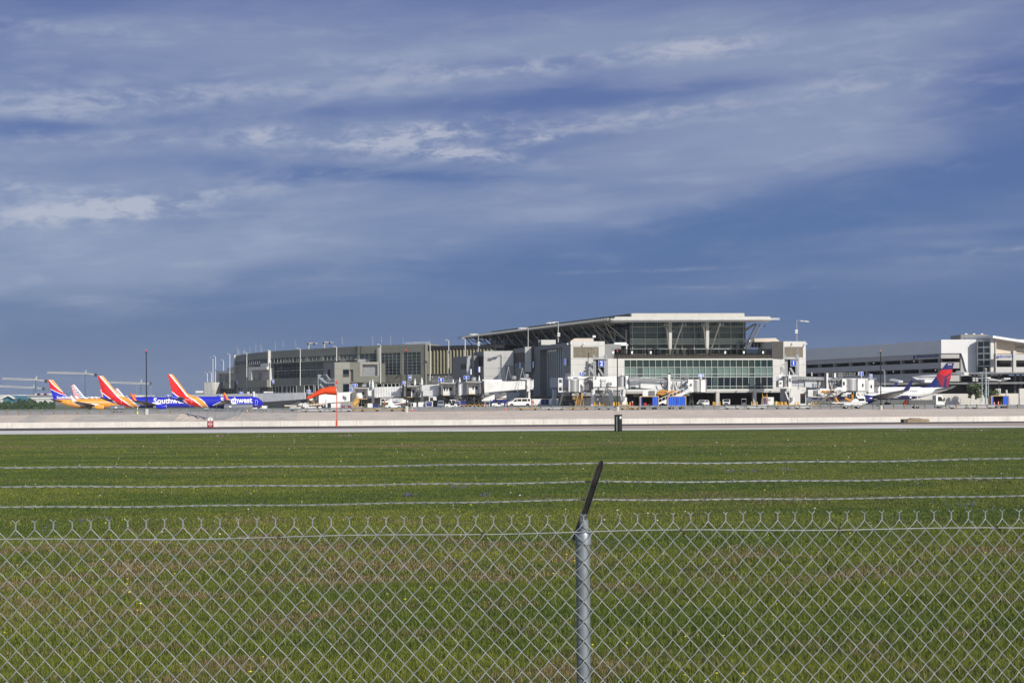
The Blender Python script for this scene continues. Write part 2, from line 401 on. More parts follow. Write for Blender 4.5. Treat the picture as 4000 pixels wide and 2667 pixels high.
# grass blades: one uncountable mass, finer close to the fence and coarser far off
def blades():
    rg = np.random.default_rng(3)
    V = []; TT = []
    def band(y0, y1, dens, h, w, pad=1.5, slope=.42):
        area = (y1 - y0) * (2 * (slope * (y0 + y1) / 2 + pad)); nn = int(area * dens)
        y = y0 + (y1 - y0) * rg.random(nn); x = (rg.random(nn) * 2 - 1) * (slope * y + pad)
        # tufting
        cl = np.sin(x * 5.1 + np.sin(y * 3.3) * 2) * np.sin(y * 4.7 + np.sin(x * 2.9) * 2) * .35 + .8
        z = np.interp(y, PRO_Y, PRO_Z)
        hh = h * (.45 + .9 * rg.random(nn)) * cl; a = rg.random(nn) * 2 * np.pi
        ln = hh * (.2 + .75 * rg.random(nn)); la = rg.random(nn) * 2 * np.pi
        ww = w * (.7 + .6 * rg.random(nn))
        bx, by = np.cos(a) * ww / 2, np.sin(a) * ww / 2
        mx, my, mz = x + np.cos(la) * ln * .35, y + np.sin(la) * ln * .35, z + hh * .62
        p = np.stack([np.stack([x - bx, y - by, z - .01], 1), np.stack([x + bx, y + by, z - .01], 1),
                      np.stack([mx + bx * .8, my + by * .8, mz], 1), np.stack([mx - bx * .8, my - by * .8, mz], 1),
                      np.stack([x + np.cos(la) * ln, y + np.sin(la) * ln, z + hh], 1)], 1)
        V.append(p.reshape(-1, 3)); TT.append(np.repeat(rg.random(nn), 5))
    band(11.5, 16, 2200, .070, .0050); band(16, 22, 1300, .066, .0065); band(22, 32, 560, .058, .010)
    band(32, 50, 260, .052, .013); band(50, 85, 110, .048, .017); band(85, 178, 30, .045, .032)
    v = np.concatenate(V); t = np.concatenate(TT); nb = len(v) // 5
    me = bpy.data.meshes.new('grass'); me.vertices.add(len(v)); me.vertices.foreach_set('co', v.astype(np.float32).ravel())
    idx = np.arange(nb)[:, None] * 5
    loops = np.concatenate([idx + np.array([0, 1, 2, 3]), idx + np.array([3, 2, 4])], 1).ravel()
    me.loops.add(len(loops)); me.loops.foreach_set('vertex_index', loops.astype(np.int32))
    st = (np.arange(nb)[:, None] * 7 + np.array([0, 4])).ravel()
    me.polygons.add(2 * nb); me.polygons.foreach_set('loop_start', st.astype(np.int32))
    at = me.attributes.new('tint', 'FLOAT', 'POINT'); at.data.foreach_set('value', t.astype(np.float32))
    me.materials.append(M_BLADE); me.update(calc_edges=True)
    o = bpy.data.objects.new('grass', me); COL.objects.link(o)
    tag(o, 'short patchy green and straw coloured grass beyond the fence', 'grass', kind='stuff')
blades()
def flowers(name, n, y0, y1, color, label, spots=None, size=.014, px=None):
    rg = random.Random(hash(name) % 1000 if False else len(name) * 7 + n); mb = MB()
    for i in range(n):
        if spots:
            cx, cy, rx, ry = spots[i % len(spots)]
            x, y = cx + rg.gauss(0, rx), cy + rg.gauss(0, ry)
        else:
            y = y0 + (y1 - y0) * rg.random() ** 1.3; x = (rg.random() * 2 - 1) * .42 * y
        if y > grass_edge(x) - 1: continue
        z = ground_z(x, y) + .05 + .05 * rg.random(); s = size * (.6 + .7 * rg.random()) * (1 + y / 70)
        a = rg.random() * 6.28
        mb.add([(x + s * math.cos(a + k * 1.2566) * (1 if 1 else 1), y + s * math.sin(a + k * 1.2566), z + .3 * s * math.sin(k * 2.1)) for k in range(5)] + [(x, y, z + s * .5), (x, y, z - s * .7)],
               [(k, (k + 1) % 5, 5) for k in range(5)] + [((k + 1) % 5, k, 6) for k in range(5)])
        mb.add([(x - .002, y, z - .1), (x + .002, y, z - .1), (x, y, z)], [(0, 1, 2)])
    tag(build(name, mb, color), label, 'flowers', kind='stuff')
def gspot(px, py, w, h):
    v = py - HOR + ROLL * (px - 2000); y = 60.0
    for _ in range(30): y = (ZC - field_z(0, y)) * F / v
    return ((px - 2000) / F * y, y, w / F * y, h / v * y)
flowers('yellow_wildflowers', 330, 13, 110, mat('petal_yellow', (.75, .68, .06), var=0), 'tiny yellow wildflowers scattered through the grass')
flowers('white_wildflowers', 150, 30, 178, mat('petal_white', (.75, .72, .66), var=0), 'tiny white and cream wildflowers dotted through the far grass', size=.018)
flowers('purple_wildflowers', 120, 13, 100, mat('petal_purple', (.20, .15, .45), var=0), 'small purple wildflowers in loose drifts in the grass',
        spots=[gspot(1790, 1908, 25, 3), gspot(2930, 1842, 40, 3), gspot(1600, 1938, 18, 3), gspot(2850, 1843, 20, 3), gspot(3750, 1985, 60, 8), gspot(1880, 1941, 18, 3), gspot(3070, 1838, 14, 2), gspot(300, 2050, 60, 30)], size=.016)
flowers('pink_wildflowers', 150, 20, 178, mat('petal_pink', (.50, .30, .36), var=0), 'pale pink wildflowers near the edge of the taxiway',
        spots=[gspot(1350, 1704, 30, 2), gspot(860, 1704, 30, 2), gspot(1000, 1705, 90, 3), gspot(3740, 1681, 30, 1.5), gspot(3800, 1682, 40, 1.5), gspot(3518, 1682, 5, 1), gspot(1150, 1706, 120, 3)], size=.02)

# ------------------------------------------------------------------ pavements
def concrete_mat(name, c, joints=6.0, var=.10, stain=.3):
    m = bpy.data.materials.new(name); m.use_nodes = True; T = NT(m.node_tree); T.n.clear()
    b = T.n.new('ShaderNodeBsdfPrincipled'); o = T.n.new('ShaderNodeOutputMaterial'); T.l.new(b.outputs[0], o.inputs[0])
    pos = T.n.new('ShaderNodeNewGeometry').outputs['Position']; s3 = T.sep(pos)
    col = T.mix(T.smooth(T.noise(pos, .35, 5, .6), .3, .7), tuple(x * (1 - var) for x in c) + (1,), tuple(x * (1 + var) for x in c) + (1,))
    st = T.noise(T.comb(T.math('MULTIPLY', s3[0], .15), s3[1], 0.0), .25, 5, .65)
    col = T.mix(T.math('MULTIPLY', T.smooth(st, .5, .8), stain), col, tuple(x * .55 for x in c) + (1,))
    if joints:
        for ax in (0, 1):
            fr = T.math('PINGPONG', s3[ax], joints / 2)
            col = T.mix(T.math('MULTIPLY', T.math('LESS_THAN', fr, .03), .5), col, tuple(x * .35 for x in c) + (1,))
    T.l.new(col, b.inputs['Base Color']); b.inputs['Roughness'].default_value = .85
    return m
M_CONC_W = concrete_mat('pale_concrete', (.68, .655, .62), 0, .05, .10)
M_TAXI = concrete_mat('taxiway_surface', (.46, .355, .29), 7.6, .06, .25)
M_ASPH = concrete_mat('asphalt', (.075, .065, .062), 0, .2, .3)
M_APRON = concrete_mat('apron_concrete', (.40, .36, .335), 7.6, .06, .25)
def strip(name, f0, f1, z, m, xs=None, label=''):
    xs = xs or [-900, -300, -150, -110, -73, -30, -12, 0, 15, 30, 45, 54, 58, 64, 72, 83, 110, 200, 400, 900]
    mb = MB(); k = len(xs)
    mb.add([(x, f0(x), z) for x in xs] + [(x, f1(x), z) for x in xs], [(i, i + 1, i + 1 + k, i + k) for i in range(k - 1)])
    return tag(build(name, mb, m), label, kind='structure')
strip('taxiway', lambda x: grass_edge(x) - 1.5, lambda x: wall_y(x) + .3, 0.0, M_TAXI, label='taxiway pavement in front of the retaining wall')
WX = [-900, -73, -30, -12, 0, 15, 30, 45, 54, 58, 64, 72, 83, 900]; WY = [204, 204, 204, 203, 198.5, 196.4, 197, 204, 213, 214, 206, 200, 199.5, 199.5]
strip('taxiway_shoulder', lambda x: grass_edge(x) - .4, lambda x: max(float(np.interp(x, WX, WY)), grass_edge(x) + 2) if x > -200 else grass_edge(x) + 20, 0.005, M_CONC_W, label='pale concrete shoulder beside the grass')
strip('asphalt_strip', lambda x: 216.8 + .135 * x, lambda x: wall_y(x) + .2, 0.006, M_ASPH, label='dark asphalt strip at the foot of the wall')
for k, (a, b_) in enumerate([(.32, .40), (.50, .56)]):
    strip('pavement_joint', lambda x, a=a: grass_edge(x) + a * 18, lambda x, a=a: grass_edge(x) + a * 18 + .18, 0.010, M_ASPH, xs=[-140, -73, -30, -8], label='dark joint running along the pale shoulder')

# retaining wall, slope, apron
M_WALL = mat('wall_concrete', (.66, .62, .57), .85, var=.07, vscale=.35, streak=.45)
M_SL_T = mat('slope_tan', (.57, .485, .41), .9, var=.05, vscale=.4)
M_SL_G = mat('slope_grey', (.50, .45, .395), .9, var=.10, vscale=.5, streak=.2)
M_SL_L = mat('slope_light', (.60, .51, .42), .9, var=.08, vscale=.5)
M_JNT = mat('joint_dark', (.36, .30, .24), .9, var=0)
mb = MB()
seg = 6.1; x = -190.0; k = 0
while x < 190:
    x1 = x + seg - .03
    pts = lambda xx, o: (xx, wall_y(xx) + o)
    a0, a1 = pts(x, 0), pts(x1, 0)
    mb.hexa([(x, a0[1], -.1), (x1, a1[1], -.1), (x1, a1[1] + .4, -.1), (x, a0[1] + .4, -.1)],
            [(x, a0[1] + .12, .90), (x1, a1[1] + .12, .90), (x1, a1[1] + .4, .90), (x, a0[1] + .4, .90)])
    x += seg
tag(build('retaining_wall', mb, M_WALL), 'low weathered concrete retaining wall along the taxiway', 'wall')
def dipx(x): return float(np.interp(x, [-54.5, -51.2, -47.2, -44.3], [0, 1, 1, 0]))
def az_(x, y):
    d = dipx(x) * float(np.interp(y - rail_y(x), [0, 5, 20], [1, .85, 0]))
    return gz(x, y) * (1 - d) + (1.0) * d
sx = sorted(set([round(-190 + 5 * i, 2) for i in range(77)] + [-54.5, -53.5, -52.5, -51.2, -50, -49, -48, -47.2, -46.2, -45.2, -44.3] + [-79, -75.5, -74.2, -71, -70.3, -57.5, -41.5, -36.2, -33]))
def slope_mat(x):
    if x < -79: return 0
    if x < -75.6: return 1
    if x < -71: return 2
    if x < -54.5: return 1
    if x < -44.3: return 2
    if x < -34: return 1
    return 0
mb = MB()
for i in range(len(sx) - 1):
    x0, x1 = sx[i], sx[i + 1]; q = []
    lean = 1.2
    for xx in (x0, x1):
        q.append(((xx, wall_y(xx) + .4, .89), (xx - lean, rail_y(xx) - .3, az_(xx, rail_y(xx) - .3))))
    mb.add([q[0][0], q[1][0], q[1][1], q[0][1]], [(0, 1, 2, 3)], slope_mat((x0 + x1) / 2))
jm = []
for xx in [-79, -75.6, -71, -54.5, -51.2, -47.2, -44.3, -40, -34] + [-27 + 9.15 * i for i in range(16)]:
    a = Vector((xx, wall_y(xx) + .42, .893)); b = Vector((xx - 1.2, rail_y(xx) - .32, az_(xx, rail_y(xx)) + .004))
    mb.add([a, a + Vector((.04, 0, 0)), b + Vector((.04, 0, 0)), b], [(0, 1, 2, 3)], 3 if xx > -34 or xx in (-51.2, -47.2) else 2)
tag(build('concrete_slope', mb, [M_SL_T, M_SL_G, M_SL_L, M_JNT]), 'concrete paved slope between the retaining wall and the guardrail', kind='structure')
mb = MB()
axs = sorted(set([-900, -600, -400, -300, -230] + sx + [230, 300, 400, 900])); ays = [-.3, 2, 5, 9, 14, 20, 30, 45, 60, 80, 100, 130, 160, 200, 260, 330]
n = len(axs); vs_ = []
for yo in ays:
    for x in axs:
        sh = -1.2 if yo < 1 and -190 <= x <= 190 else 0
        vs_.append((x + sh, rail_y(x) + yo, az_(x, rail_y(x) + yo)))
mb.add(vs_, [(j * n + i, j * n + i + 1, (j + 1) * n + i + 1, (j + 1) * n + i) for j in range(len(ays) - 1) for i in range(n - 1)])
tag(build('apron', mb, M_APRON), 'grey concrete aircraft apron behind the guardrail', kind='structure')
M_FAR = mat('far_ground_mix', (.16, .17, .10), .9, var=.3, vscale=.01)
mb = MB().box(-5000, 5000, 480, 7000, -1, 1.05)
mb.v = [(x * .6, 480 + (y - 480) * .55, z) for x, y, z in mb.v]
tag(build('far_ground', mb, M_FAR), 'open land beyond the airport', kind='structure')
# faded taxi line paint on the apron
M_YEL = mat('paint_yellow', (.60, .36, .06), .7, var=.15)
mb = MB()
for px, w, y0, dy, sk in [(465, 3.2, 5, 3.5, 1.2), (1490 + 130, 1.5, 9, 3, 2.0), (1355, 3.0, 6, 2.5, 1.5), (1837, 4.0, 5, 3.0, 2.5), (1150, 3.0, 5, 3.0, 1.5), (1530, 5, 12, 1.2, 3), (1390, 5, 12, 1.2, 3), (3165, 3, 6, 2, 2), (2870, 3, 8, 2, 2)]:
    y = 252.0; x = (px - 2000) / F * y; y = rail_y(x) + y0
    c = [(x, y), (x + w, y), (x + w + sk, y + dy), (x + sk, y + dy)]
    mb.add([(a, b, az_(a, b) + .015) for a, b in c], [(0, 1, 2, 3)])
tag(build('apron_markings', mb, M_YEL), 'faded yellow painted lines on the apron', kind='structure')
# ------------------------------------------------------------------ chain link fence in the foreground
M_GALV = mat('galvanised_wire', (.29, .31, .315), .62, .25, var=.12, vscale=30)
M_POST = mat('galvanised_post', (.27, .30, .34), .42, .45, var=.10, vscale=9, streak=.3)
M_ARM = mat('dull_steel_arm', (.20, .22, .25), .5, .5, var=.15, vscale=14)
M_ARM_IN = mat('dark_inner_steel', (.030, .026, .023), .75, .1, var=.4, vscale=25)  # darker tone for the inner face of the channel arm
M_RUST = mat('rusty_tie', (.09, .04, .02), .8, .2, var=.3, vscale=60)
FM = .074; FY0 = 5.72
fang = math.atan(FM)
post_x = P(2277, 2080, 5.74).x; base = Vector((post_x, FY0 + FM * post_x, 1.30))
fence = thing('chain_link_fence', 'galvanised chain link fence topped by three strands of barbed wire in the foreground', 'fence', base, fang)
HF = 2.12          # height of the tension wire above the base
px_ = .0719; pz_ = .079; rw = .0020
rf = random.Random(5)
mb = MB()
nL, nR = -52, 52
ph = px_ / 2 - .002
rows = 26
def wv(i, j):   # gentle irregularity of the weave
    return (math.sin(i * .37 + j * .21) * .0022 + math.sin(i * .11 - j * .4) * .0016, math.sin(i * .23 + j * .31) * .0016)
def node(i, j, side=0):
    # i counts half pitches along the fence, j half pitches downward from the tension wire
    a, b = wv(i * .5, j * .5); return Vector((ph + i * px_ / 2 + a, -.036 + side * .0020, HF - j * pz_ / 2 + b))
jmax = int(HF / (pz_ / 2)) - 1
for k in range(2 * nL, 2 * nR):          # each wire zigzags between columns k and k+1
    pts = []
    for j in range(-1, jmax):
        i = k + ((j + k) % 2)
        p = node(i, j)
        pts.append((i, j, p))
    vv = []
    for q in range(len(pts)):
        i, j, p = pts[q]
        d = Vector((0, 0, .0035)); right = (i == k + 1)
        hook = .0022 if right else -.0022
        yo = -.0022 if right else .0022
        if q:
            pm = (pts[q - 1][2] + p) / 2; sl = (p.x - pts[q - 1][2].x) * (p.z - pts[q - 1][2].z) > 0
            vv.append(pm + Vector((.0016 if sl else 0, -.0045 if sl else .004, -.0012 if sl else 0)))
        vv.append(p + Vector((-hook * 1.2, -yo, .0036))); vv.append(p + Vector((hook, 0, 0))); vv.append(p + Vector((-hook * 1.2, yo, -.0036)))
    mb.tube(vv, rw, 5)
# twisted, cut ends standing above
for k in range(nL, nR):
    t = node(2 * k + 1, -1); 
    tw = []; tw2 = []
    bent = (k == 29)
    H_ = .012 if bent else .026
    for q in range(9):
        a = q / 8; ang = a * 2 * math.pi * 1.6 + k; r = .0022
        tw.append(t + Vector((r * math.cos(ang), r * math.sin(ang), a * H_ + .001))); tw2.append(t + Vector((-r * math.cos(ang), -r * math.sin(ang), a * H_ + .001)))
    l1 = .011 * rf.uniform(.75, 1.15); l2 = .011 * rf.uniform(.75, 1.15); e = tw[-1]; e2 = tw2[-1]
    sgn = 1 if e.x >= e2.x else -1
    if bent: tw.append(e + Vector((.014, 0, -.006))); tw2.append(e2 + Vector((-.010, 0, .016)))
    else: tw.append(e + Vector((sgn * l1, rf.uniform(-.004, .004), l1 * .85))); tw2.append(e2 + Vector((-sgn * l2, rf.uniform(-.004, .004), l2 * .85)))
    mb.tube(tw, .0018, 5); mb.tube(tw2, .0018, 5)
build('wire_mesh', mb, M_GALV, fence, smooth=True)
mb = MB()
pts = []
for i in range(-104, 105):
    xx = i * px_ / 2; pts.append(Vector((xx, -.036 + (-.004 if i % 2 else .004), HF - .0005 + math.sin(xx * 5.0) * .0035 + math.sin(xx * 1.7 + 1) * .004)))
mb.tube(pts, .0024, 6)
build('tension_wire', mb, M_GALV, fence, smooth=True)
for px, py in [(429, 2098), (1097, 2092), (1886, 2084), (2655, 2076), (3270, 2072), (3880, 2065)]:
    u = (px - 2000) / F; X = u * FY0 / (1 - FM * u); lx = (X - base.x) / math.cos(fang)
    mb = MB()
    for s_ in range(2):
        mb.tube([Vector((lx - .010 + .006 * s_, -.045, HF + .009)), Vector((lx - .004, -.046, HF + .004)), Vector((lx + .002 + .003 * s_, -.028, HF - .002)), Vector((lx + .009, -.045, HF - .008 - .004 * s_))], .0026, 5)
    build('tie_wire', mb, M_RUST, fence, smooth=True)
def fence_post(lx):
    mb = MB(); mb.lathe([(.0285, 0), (.0285, HF - .005), (.027, HF - .004)], (lx, 0, 0), 'Z', 28)
    p = build('post', mb, M_POST, fence, smooth=True)
    mb = MB(); mb.lathe([(.0325, HF - .050), (.0325, HF - .008), (.029, HF + .001), (.020, HF + .002)], (lx + .002, 0, 0), 'Z', 28)
    mb.lathe([(.019, HF), (.019, HF + .045), (.014, HF + .049)], (lx + .004, 0, 0), 'Z', 18)
    build('post_cap', mb, M_POST, p, smooth=True)
    # open channel arm leaning out and to the right
    a0 = Vector((lx - .002, .006, HF + .046)); a1 = Vector((lx + .060, -.13, HF + .292)); d = (a1 - a0).normalized()
    sd = Vector((1, .1, 0)); sd = (sd - d * sd.dot(d)).normalized(); nn = d.cross(sd).normalized()
    if nn.y > 0: nn = -nn
    mb = MB()
    def cs(p, w, dp):   # U section, open towards the viewer's right
        return [p - sd * w + nn * dp, p - sd * w - nn * dp * .2, p + sd * w - nn * dp * .2, p + sd * w + nn * dp * .2]
    n_ = 10; th = .0022
    secs = []
    for q in range(n_ + 1):
        t = q / n_; p = a0 + (a1 - a0) * t; w = .0115 * (1.0 if t < .93 else math.sqrt(max(.12, 1 - ((t - .93) / .075) ** 2)))
        secs.append((p, w))
    for q in range(n_):
        (p, w), (p2, w2) = secs[q], secs[q + 1]
        # web (dark inner face), side flange turned to the viewer on the left, lip on the right
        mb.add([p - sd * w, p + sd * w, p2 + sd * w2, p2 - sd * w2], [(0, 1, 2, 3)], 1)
        mb.add([p - sd * w - nn * th, p + sd * w - nn * th, p2 + sd * w2 - nn * th, p2 - sd * w2 - nn * th], [(3, 2, 1, 0)], 0)
        l = sd * -.0075 + nn * .016
        mb.add([p - sd * w, p - sd * w + l, p2 - sd * w2 + l * .9, p2 - sd * w2, p - sd * (w + th), p - sd * (w + th) + l, p2 - sd * (w2 + th) + l * .9, p2 - sd * (w2 + th)],
               [(0, 1, 2, 3), (7, 6, 5, 4), (1, 5, 6, 2), (0, 4, 5, 1)], 0)
        l = nn * .004
        mb.add([p + sd * w, p + sd * w + l, p2 + sd * w2 + l, p2 + sd * w2, p + sd * (w + th), p + sd * (w + th) + l, p2 + sd * (w2 + th) + l, p2 + sd * (w2 + th)],
               [(0, 1, 2, 3), (7, 6, 5, 4), (1, 5, 6, 2), (0, 4, 5, 1)], 0)
    mb.bar(a0 - d * .10, a0 + d * .03, .030, .006, up=(0, 1, 0), mi=0)
    build('barb_arm', mb, [M_ARM, M_ARM_IN], fence)
    return a0, a1
A0, A1 = fence_post(0.0)
fence_post(3.05); fence_post(-3.05); fence_post(-6.1); fence_post(6.1)
# barbed wire: two twisted strands with four point barbs
inv = (T3(*base) @ rotz(fang)).inverted()
for wi, (yl, ym, yr, t) in enumerate([(1825, 1809, 1790, .88), (1901, 1881.5, 1864, .60), (1981, 1951.5, 1935, .33)]):
    mb = MB(); pa = A0 + (A1 - A0) * t
    off = pa.y
    def at(px, py):
        u = (px - 2000) / F; Y = (FY0 + off) / (1 - FM * u); w = P(px, py, Y); return inv @ w
    L, Mi, Rr = at(0, yl), at(2310, ym), at(4000, yr)
    s1, s2 = [], []
    x = -5.0; nstep = 0; phs = wi * 1.1
    while x < 5.0:
        if x < pa.x: tt = (x - L.x) / (Mi.x - L.x); z = L.z + (Mi.z - L.z) * tt - .005 * 4 * tt * (1 - tt)
        else: tt = (x - Mi.x) / (Rr.x - Mi.x); z = Mi.z + (Rr.z - Mi.z) * tt - .005 * 4 * tt * (1 - tt)
        z += math.sin(x * 9 + wi) * .0015
        a = x * 2 * math.pi / .085 + phs
        s1.append(Vector((x, off + .004 + .0019 * math.cos(a), z + .0019 * math.sin(a)))); s2.append(Vector((x, off + .004 - .0019 * math.cos(a), z - .0019 * math.sin(a))))
        x += .0106
    mb.tube(s1, .00165, 5); mb.tube(s2, .00165, 5)
    b = -5.0 + .03 * wi + .02; 
    while b < 5.0:
        k = min(len(s1) - 1, int((b + 5.0) / .0106)); c = (s1[k] + s2[k]) / 2
        coil = [c + Vector((-.006 + .012 * q / 16, .0042 * math.cos(q * 1.15), .0042 * math.sin(q * 1.15))) for q in range(17)]
        mb.tube(coil, .0011, 4)
        for q in range(4):
            a = rf.uniform(0, 6.28); d = Vector((rf.uniform(-.6, .6), math.cos(a), math.sin(a))).normalized()
            s0 = c + Vector((-.005 + .0033 * q, 0, 0)); mb.cyl(s0, s0 + d * rf.uniform(.010, .014), .0011, .0003, 4)
        b += .126 * rf.uniform(.97, 1.03)
    build('barbed_wire', mb, M_GALV, fence, smooth=True)
# ------------------------------------------------------------------ facade helper
class Fac:
    """a straight wall given by two plan points; s runs along it, o is the outward offset (towards the airfield)"""
    def __init__(s, A, B):
        s.A = Vector(A[:2]); s.B = Vector(B[:2]); s.L = (s.B - s.A).length; s.d = (s.B - s.A) / s.L
        s.n = Vector((s.d.y, -s.d.x))
    @classmethod
    def px(c, a, Ya, b, Yb, py=1450): return c(XY(a, Ya, py), XY(b, Yb, py))
    def s_(s, px, py=1450):
        u = ((px - 2000) - ROLL * (py - HOR)) / F
        den = s.d.x - u * s.d.y
        return (u * s.A.y - s.A.x) / den
    def Y_(s, px, py=1450): return s.A.y + s.d.y * s.s_(px, py)
    def z_(s, px, py): return Z(px, py, s.Y_(px, py))
    def pt(s, t, o, z): q = s.A + s.d * t + s.n * o; return (q.x, q.y, z)
    def box(s, mb, s0, s1, z0, z1, o0, o1, mi=0):
        mb.hexa([s.pt(s0, o1, z0), s.pt(s1, o1, z0), s.pt(s1, o0, z0), s.pt(s0, o0, z0)], [s.pt(s0, o1, z1), s.pt(s1, o1, z1), s.pt(s1, o0, z1), s.pt(s0, o0, z1)], mi)
    def wall(s, mb, s0, s1, z0, z1, holes=(), th=.35, mi=0, o=0.0):
        hs = sorted([h for h in holes]); 
        zc = sorted(set([z0, z1] + [min(z1, max(z0, v)) for h in hs for v in h[2:]]))
        for a, b in zip(zc[:-1], zc[1:]):
            if b - a < 1e-3: continue
            m = (a + b) / 2; cut = sorted([(h[0], h[1]) for h in hs if h[2] < m < h[3]])
            c = s0
            for h0, h1 in cut:
                if h0 > c + 1e-3: s.box(mb, c, h0, a, b, o - th, o, mi)
                c = max(c, h1)
            if s1 > c + 1e-3: s.box(mb, c, s1, a, b, o - th, o, mi)
    def window(s, parent, s0, s1, z0, z1, nx, nz, glass, frame, o=-.18, fw=.07, name='window', zs=None, proud=.08, world=True):
        mb = MB(); s.box(mb, s0, s1, z0, z1, o - .06, o, 0)
        xs = [s0 + (s1 - s0) * i / nx for i in range(nx + 1)]
        zz = zs if zs is not None else [z0 + (z1 - z0) * i / nz for i in range(nz + 1)]
        for i, x in enumerate(xs):
            w = fw / 2; x = min(max(x, s0 + w), s1 - w); s.box(mb, x - w, x + w, z0, z1, o, o + proud, 1)
        for z in zz:
            w = fw / 2; z = min(max(z, z0 + w), z1 - w); s.box(mb, s0, s1, z - w, z + w, o, o + proud * .8, 1)
        return build(name, mb, [glass, frame], parent, world=world)
    def joints(s, mb, s0, s1, z0, z1, dx, dz, mi, zlist=None, xlist=None):
        xs = xlist if xlist is not None else ([s0 + dx * (i + 1) for i in range(int((s1 - s0) / dx))] if dx else [])
        zz = zlist if zlist is not None else ([z0 + dz * (i + 1) for i in range(int((z1 - z0) / dz))] if dz else [])
        for x in xs:
            if s0 < x < s1 - .05: s.box(mb, x - .02, x + .02, z0, z1, 0, .006, mi)
        for z in zz:
            if z0 < z < z1 - .05: s.box(mb, s0, s1, z - .02, z + .02, 0, .007, mi)
M_PANEL_L = mat('pale_panel', (.56, .555, .53), .55, var=.03, vscale=.3, streak=.08)
M_PANEL_J = mat('panel_joint', (.24, .24, .23), .7, var=0)
M_PANEL_G = mat('olive_grey_panel', (.215, .215, .18), .5, var=.05, vscale=.3, streak=.08)
M_PANEL_GJ = mat('olive_joint', (.10, .10, .085), .7, var=0)
M_PANEL_B = mat('beige_panel', (.36, .35, .31), .55, var=.04, vscale=.3)
M_PANEL_D = mat('slate_panel', (.195, .20, .205), .55, var=.04, vscale=.3)
M_WHITE = mat('white_paint', (.74, .74, .73), .45, var=.04, vscale=.7)
M_WHITE2 = mat('white_paint_worn', (.66, .66, .65), .5, var=.06, vscale=.9, streak=.15)
M_FRAME = mat('window_frame', (.30, .31, .30), .4, var=0)
M_FRAME_W = mat('white_frame', (.54, .56, .54), .4, var=0)
M_GL_DK = mat('dark_glass', (.008, .016, .026), .12, var=.2, vscale=.5, spec=.15)
M_GL_BL = mat('blue_glass', (.030, .048, .062), .06, var=.3, vscale=.3, spec=.5)
M_GL_TEAL = mat('teal_glass', (.014, .038, .040), .1, var=.15, vscale=.3, spec=.3)
M_GL_PALE = mat('blind_behind_glass', (.125, .195, .178), .2, var=.05, vscale=.4, spec=.3)
M_GL_GREEN = mat('green_spandrel', (.030, .085, .075), .15, var=.1, spec=.6)
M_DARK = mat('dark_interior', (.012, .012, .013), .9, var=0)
M_CHAR = mat('charcoal_metal', (.035, .035, .04), .55, var=.08)
M_STEEL = mat('grey_steel', (.36, .37, .38), .45, .3, var=.08)
M_STEEL_D = mat('dark_steel', (.10, .105, .11), .5, .3, var=.1)
M_BRZ = mat('bronze_truss', (.32, .31, .275), .35, .4, var=.08)
M_CONC = mat('concrete', (.46, .44, .41), .85, var=.07, vscale=.6, streak=.2)
M_LOUV = mat('tan_louver', (.30, .26, .20), .5, var=.1)
M_BLUE = mat('sign_blue', (.012, .075, .50), .4, var=0)
M_SIGNW = mat('sign_white', (.82, .82, .82), .4, var=0)
M_YEL2 = mat('safety_yellow', (.72, .40, .05), .5, var=.08)
M_ORNG = mat('duct_orange', (.55, .24, .03), .6, var=.12)
M_TERB = mat('bare_brown', (.20, .17, .14), .8, var=.1)
M_TAN2 = mat('beige_render', (.60, .52, .44), .8, var=.03)
M_BLACK = mat('black_rubber', (.012, .012, .012), .7, var=0)

def gate_sign(num, px, py, Y, w, h, cat_label, face='front', two=False, parent=None, pole=None):
    """blue lit board with a white numeral"""
    c = P(px, py, Y); t = thing('gate_sign', cat_label, 'sign', c, 0, 'blue gate number signs')
    mb = MB().box(-w / 2, w / 2, 0, .25, -h / 2, h / 2, 0)
    build('board', mb, M_BLUE, t)
    fr = MB(); e = .06
    fr.box(-w / 2 - e, w / 2 + e, .02, .30, h / 2, h / 2 + e); fr.box(-w / 2 - e, w / 2 + e, .02, .30, -h / 2 - e, -h / 2)
    fr.box(-w / 2 - e, -w / 2, .02, .30, -h / 2, h / 2); fr.box(w / 2, w / 2 + e, .02, .30, -h / 2, h / 2)
    build('frame', fr, M_SIGNW, t)
    tb = text_mb(num, min(h * 1.02, w * (1.5 if len(num) == 1 else .95)), off=h * .03); xform(tb, T3(0, -.012, 0)); build('numeral', tb, M_SIGNW, t)
    if pole:
        build('bracket', MB().cyl((0, .14, -h / 2 - pole), (0, .14, -h / 2), .07, n=8), M_WHITE, t)
    return t

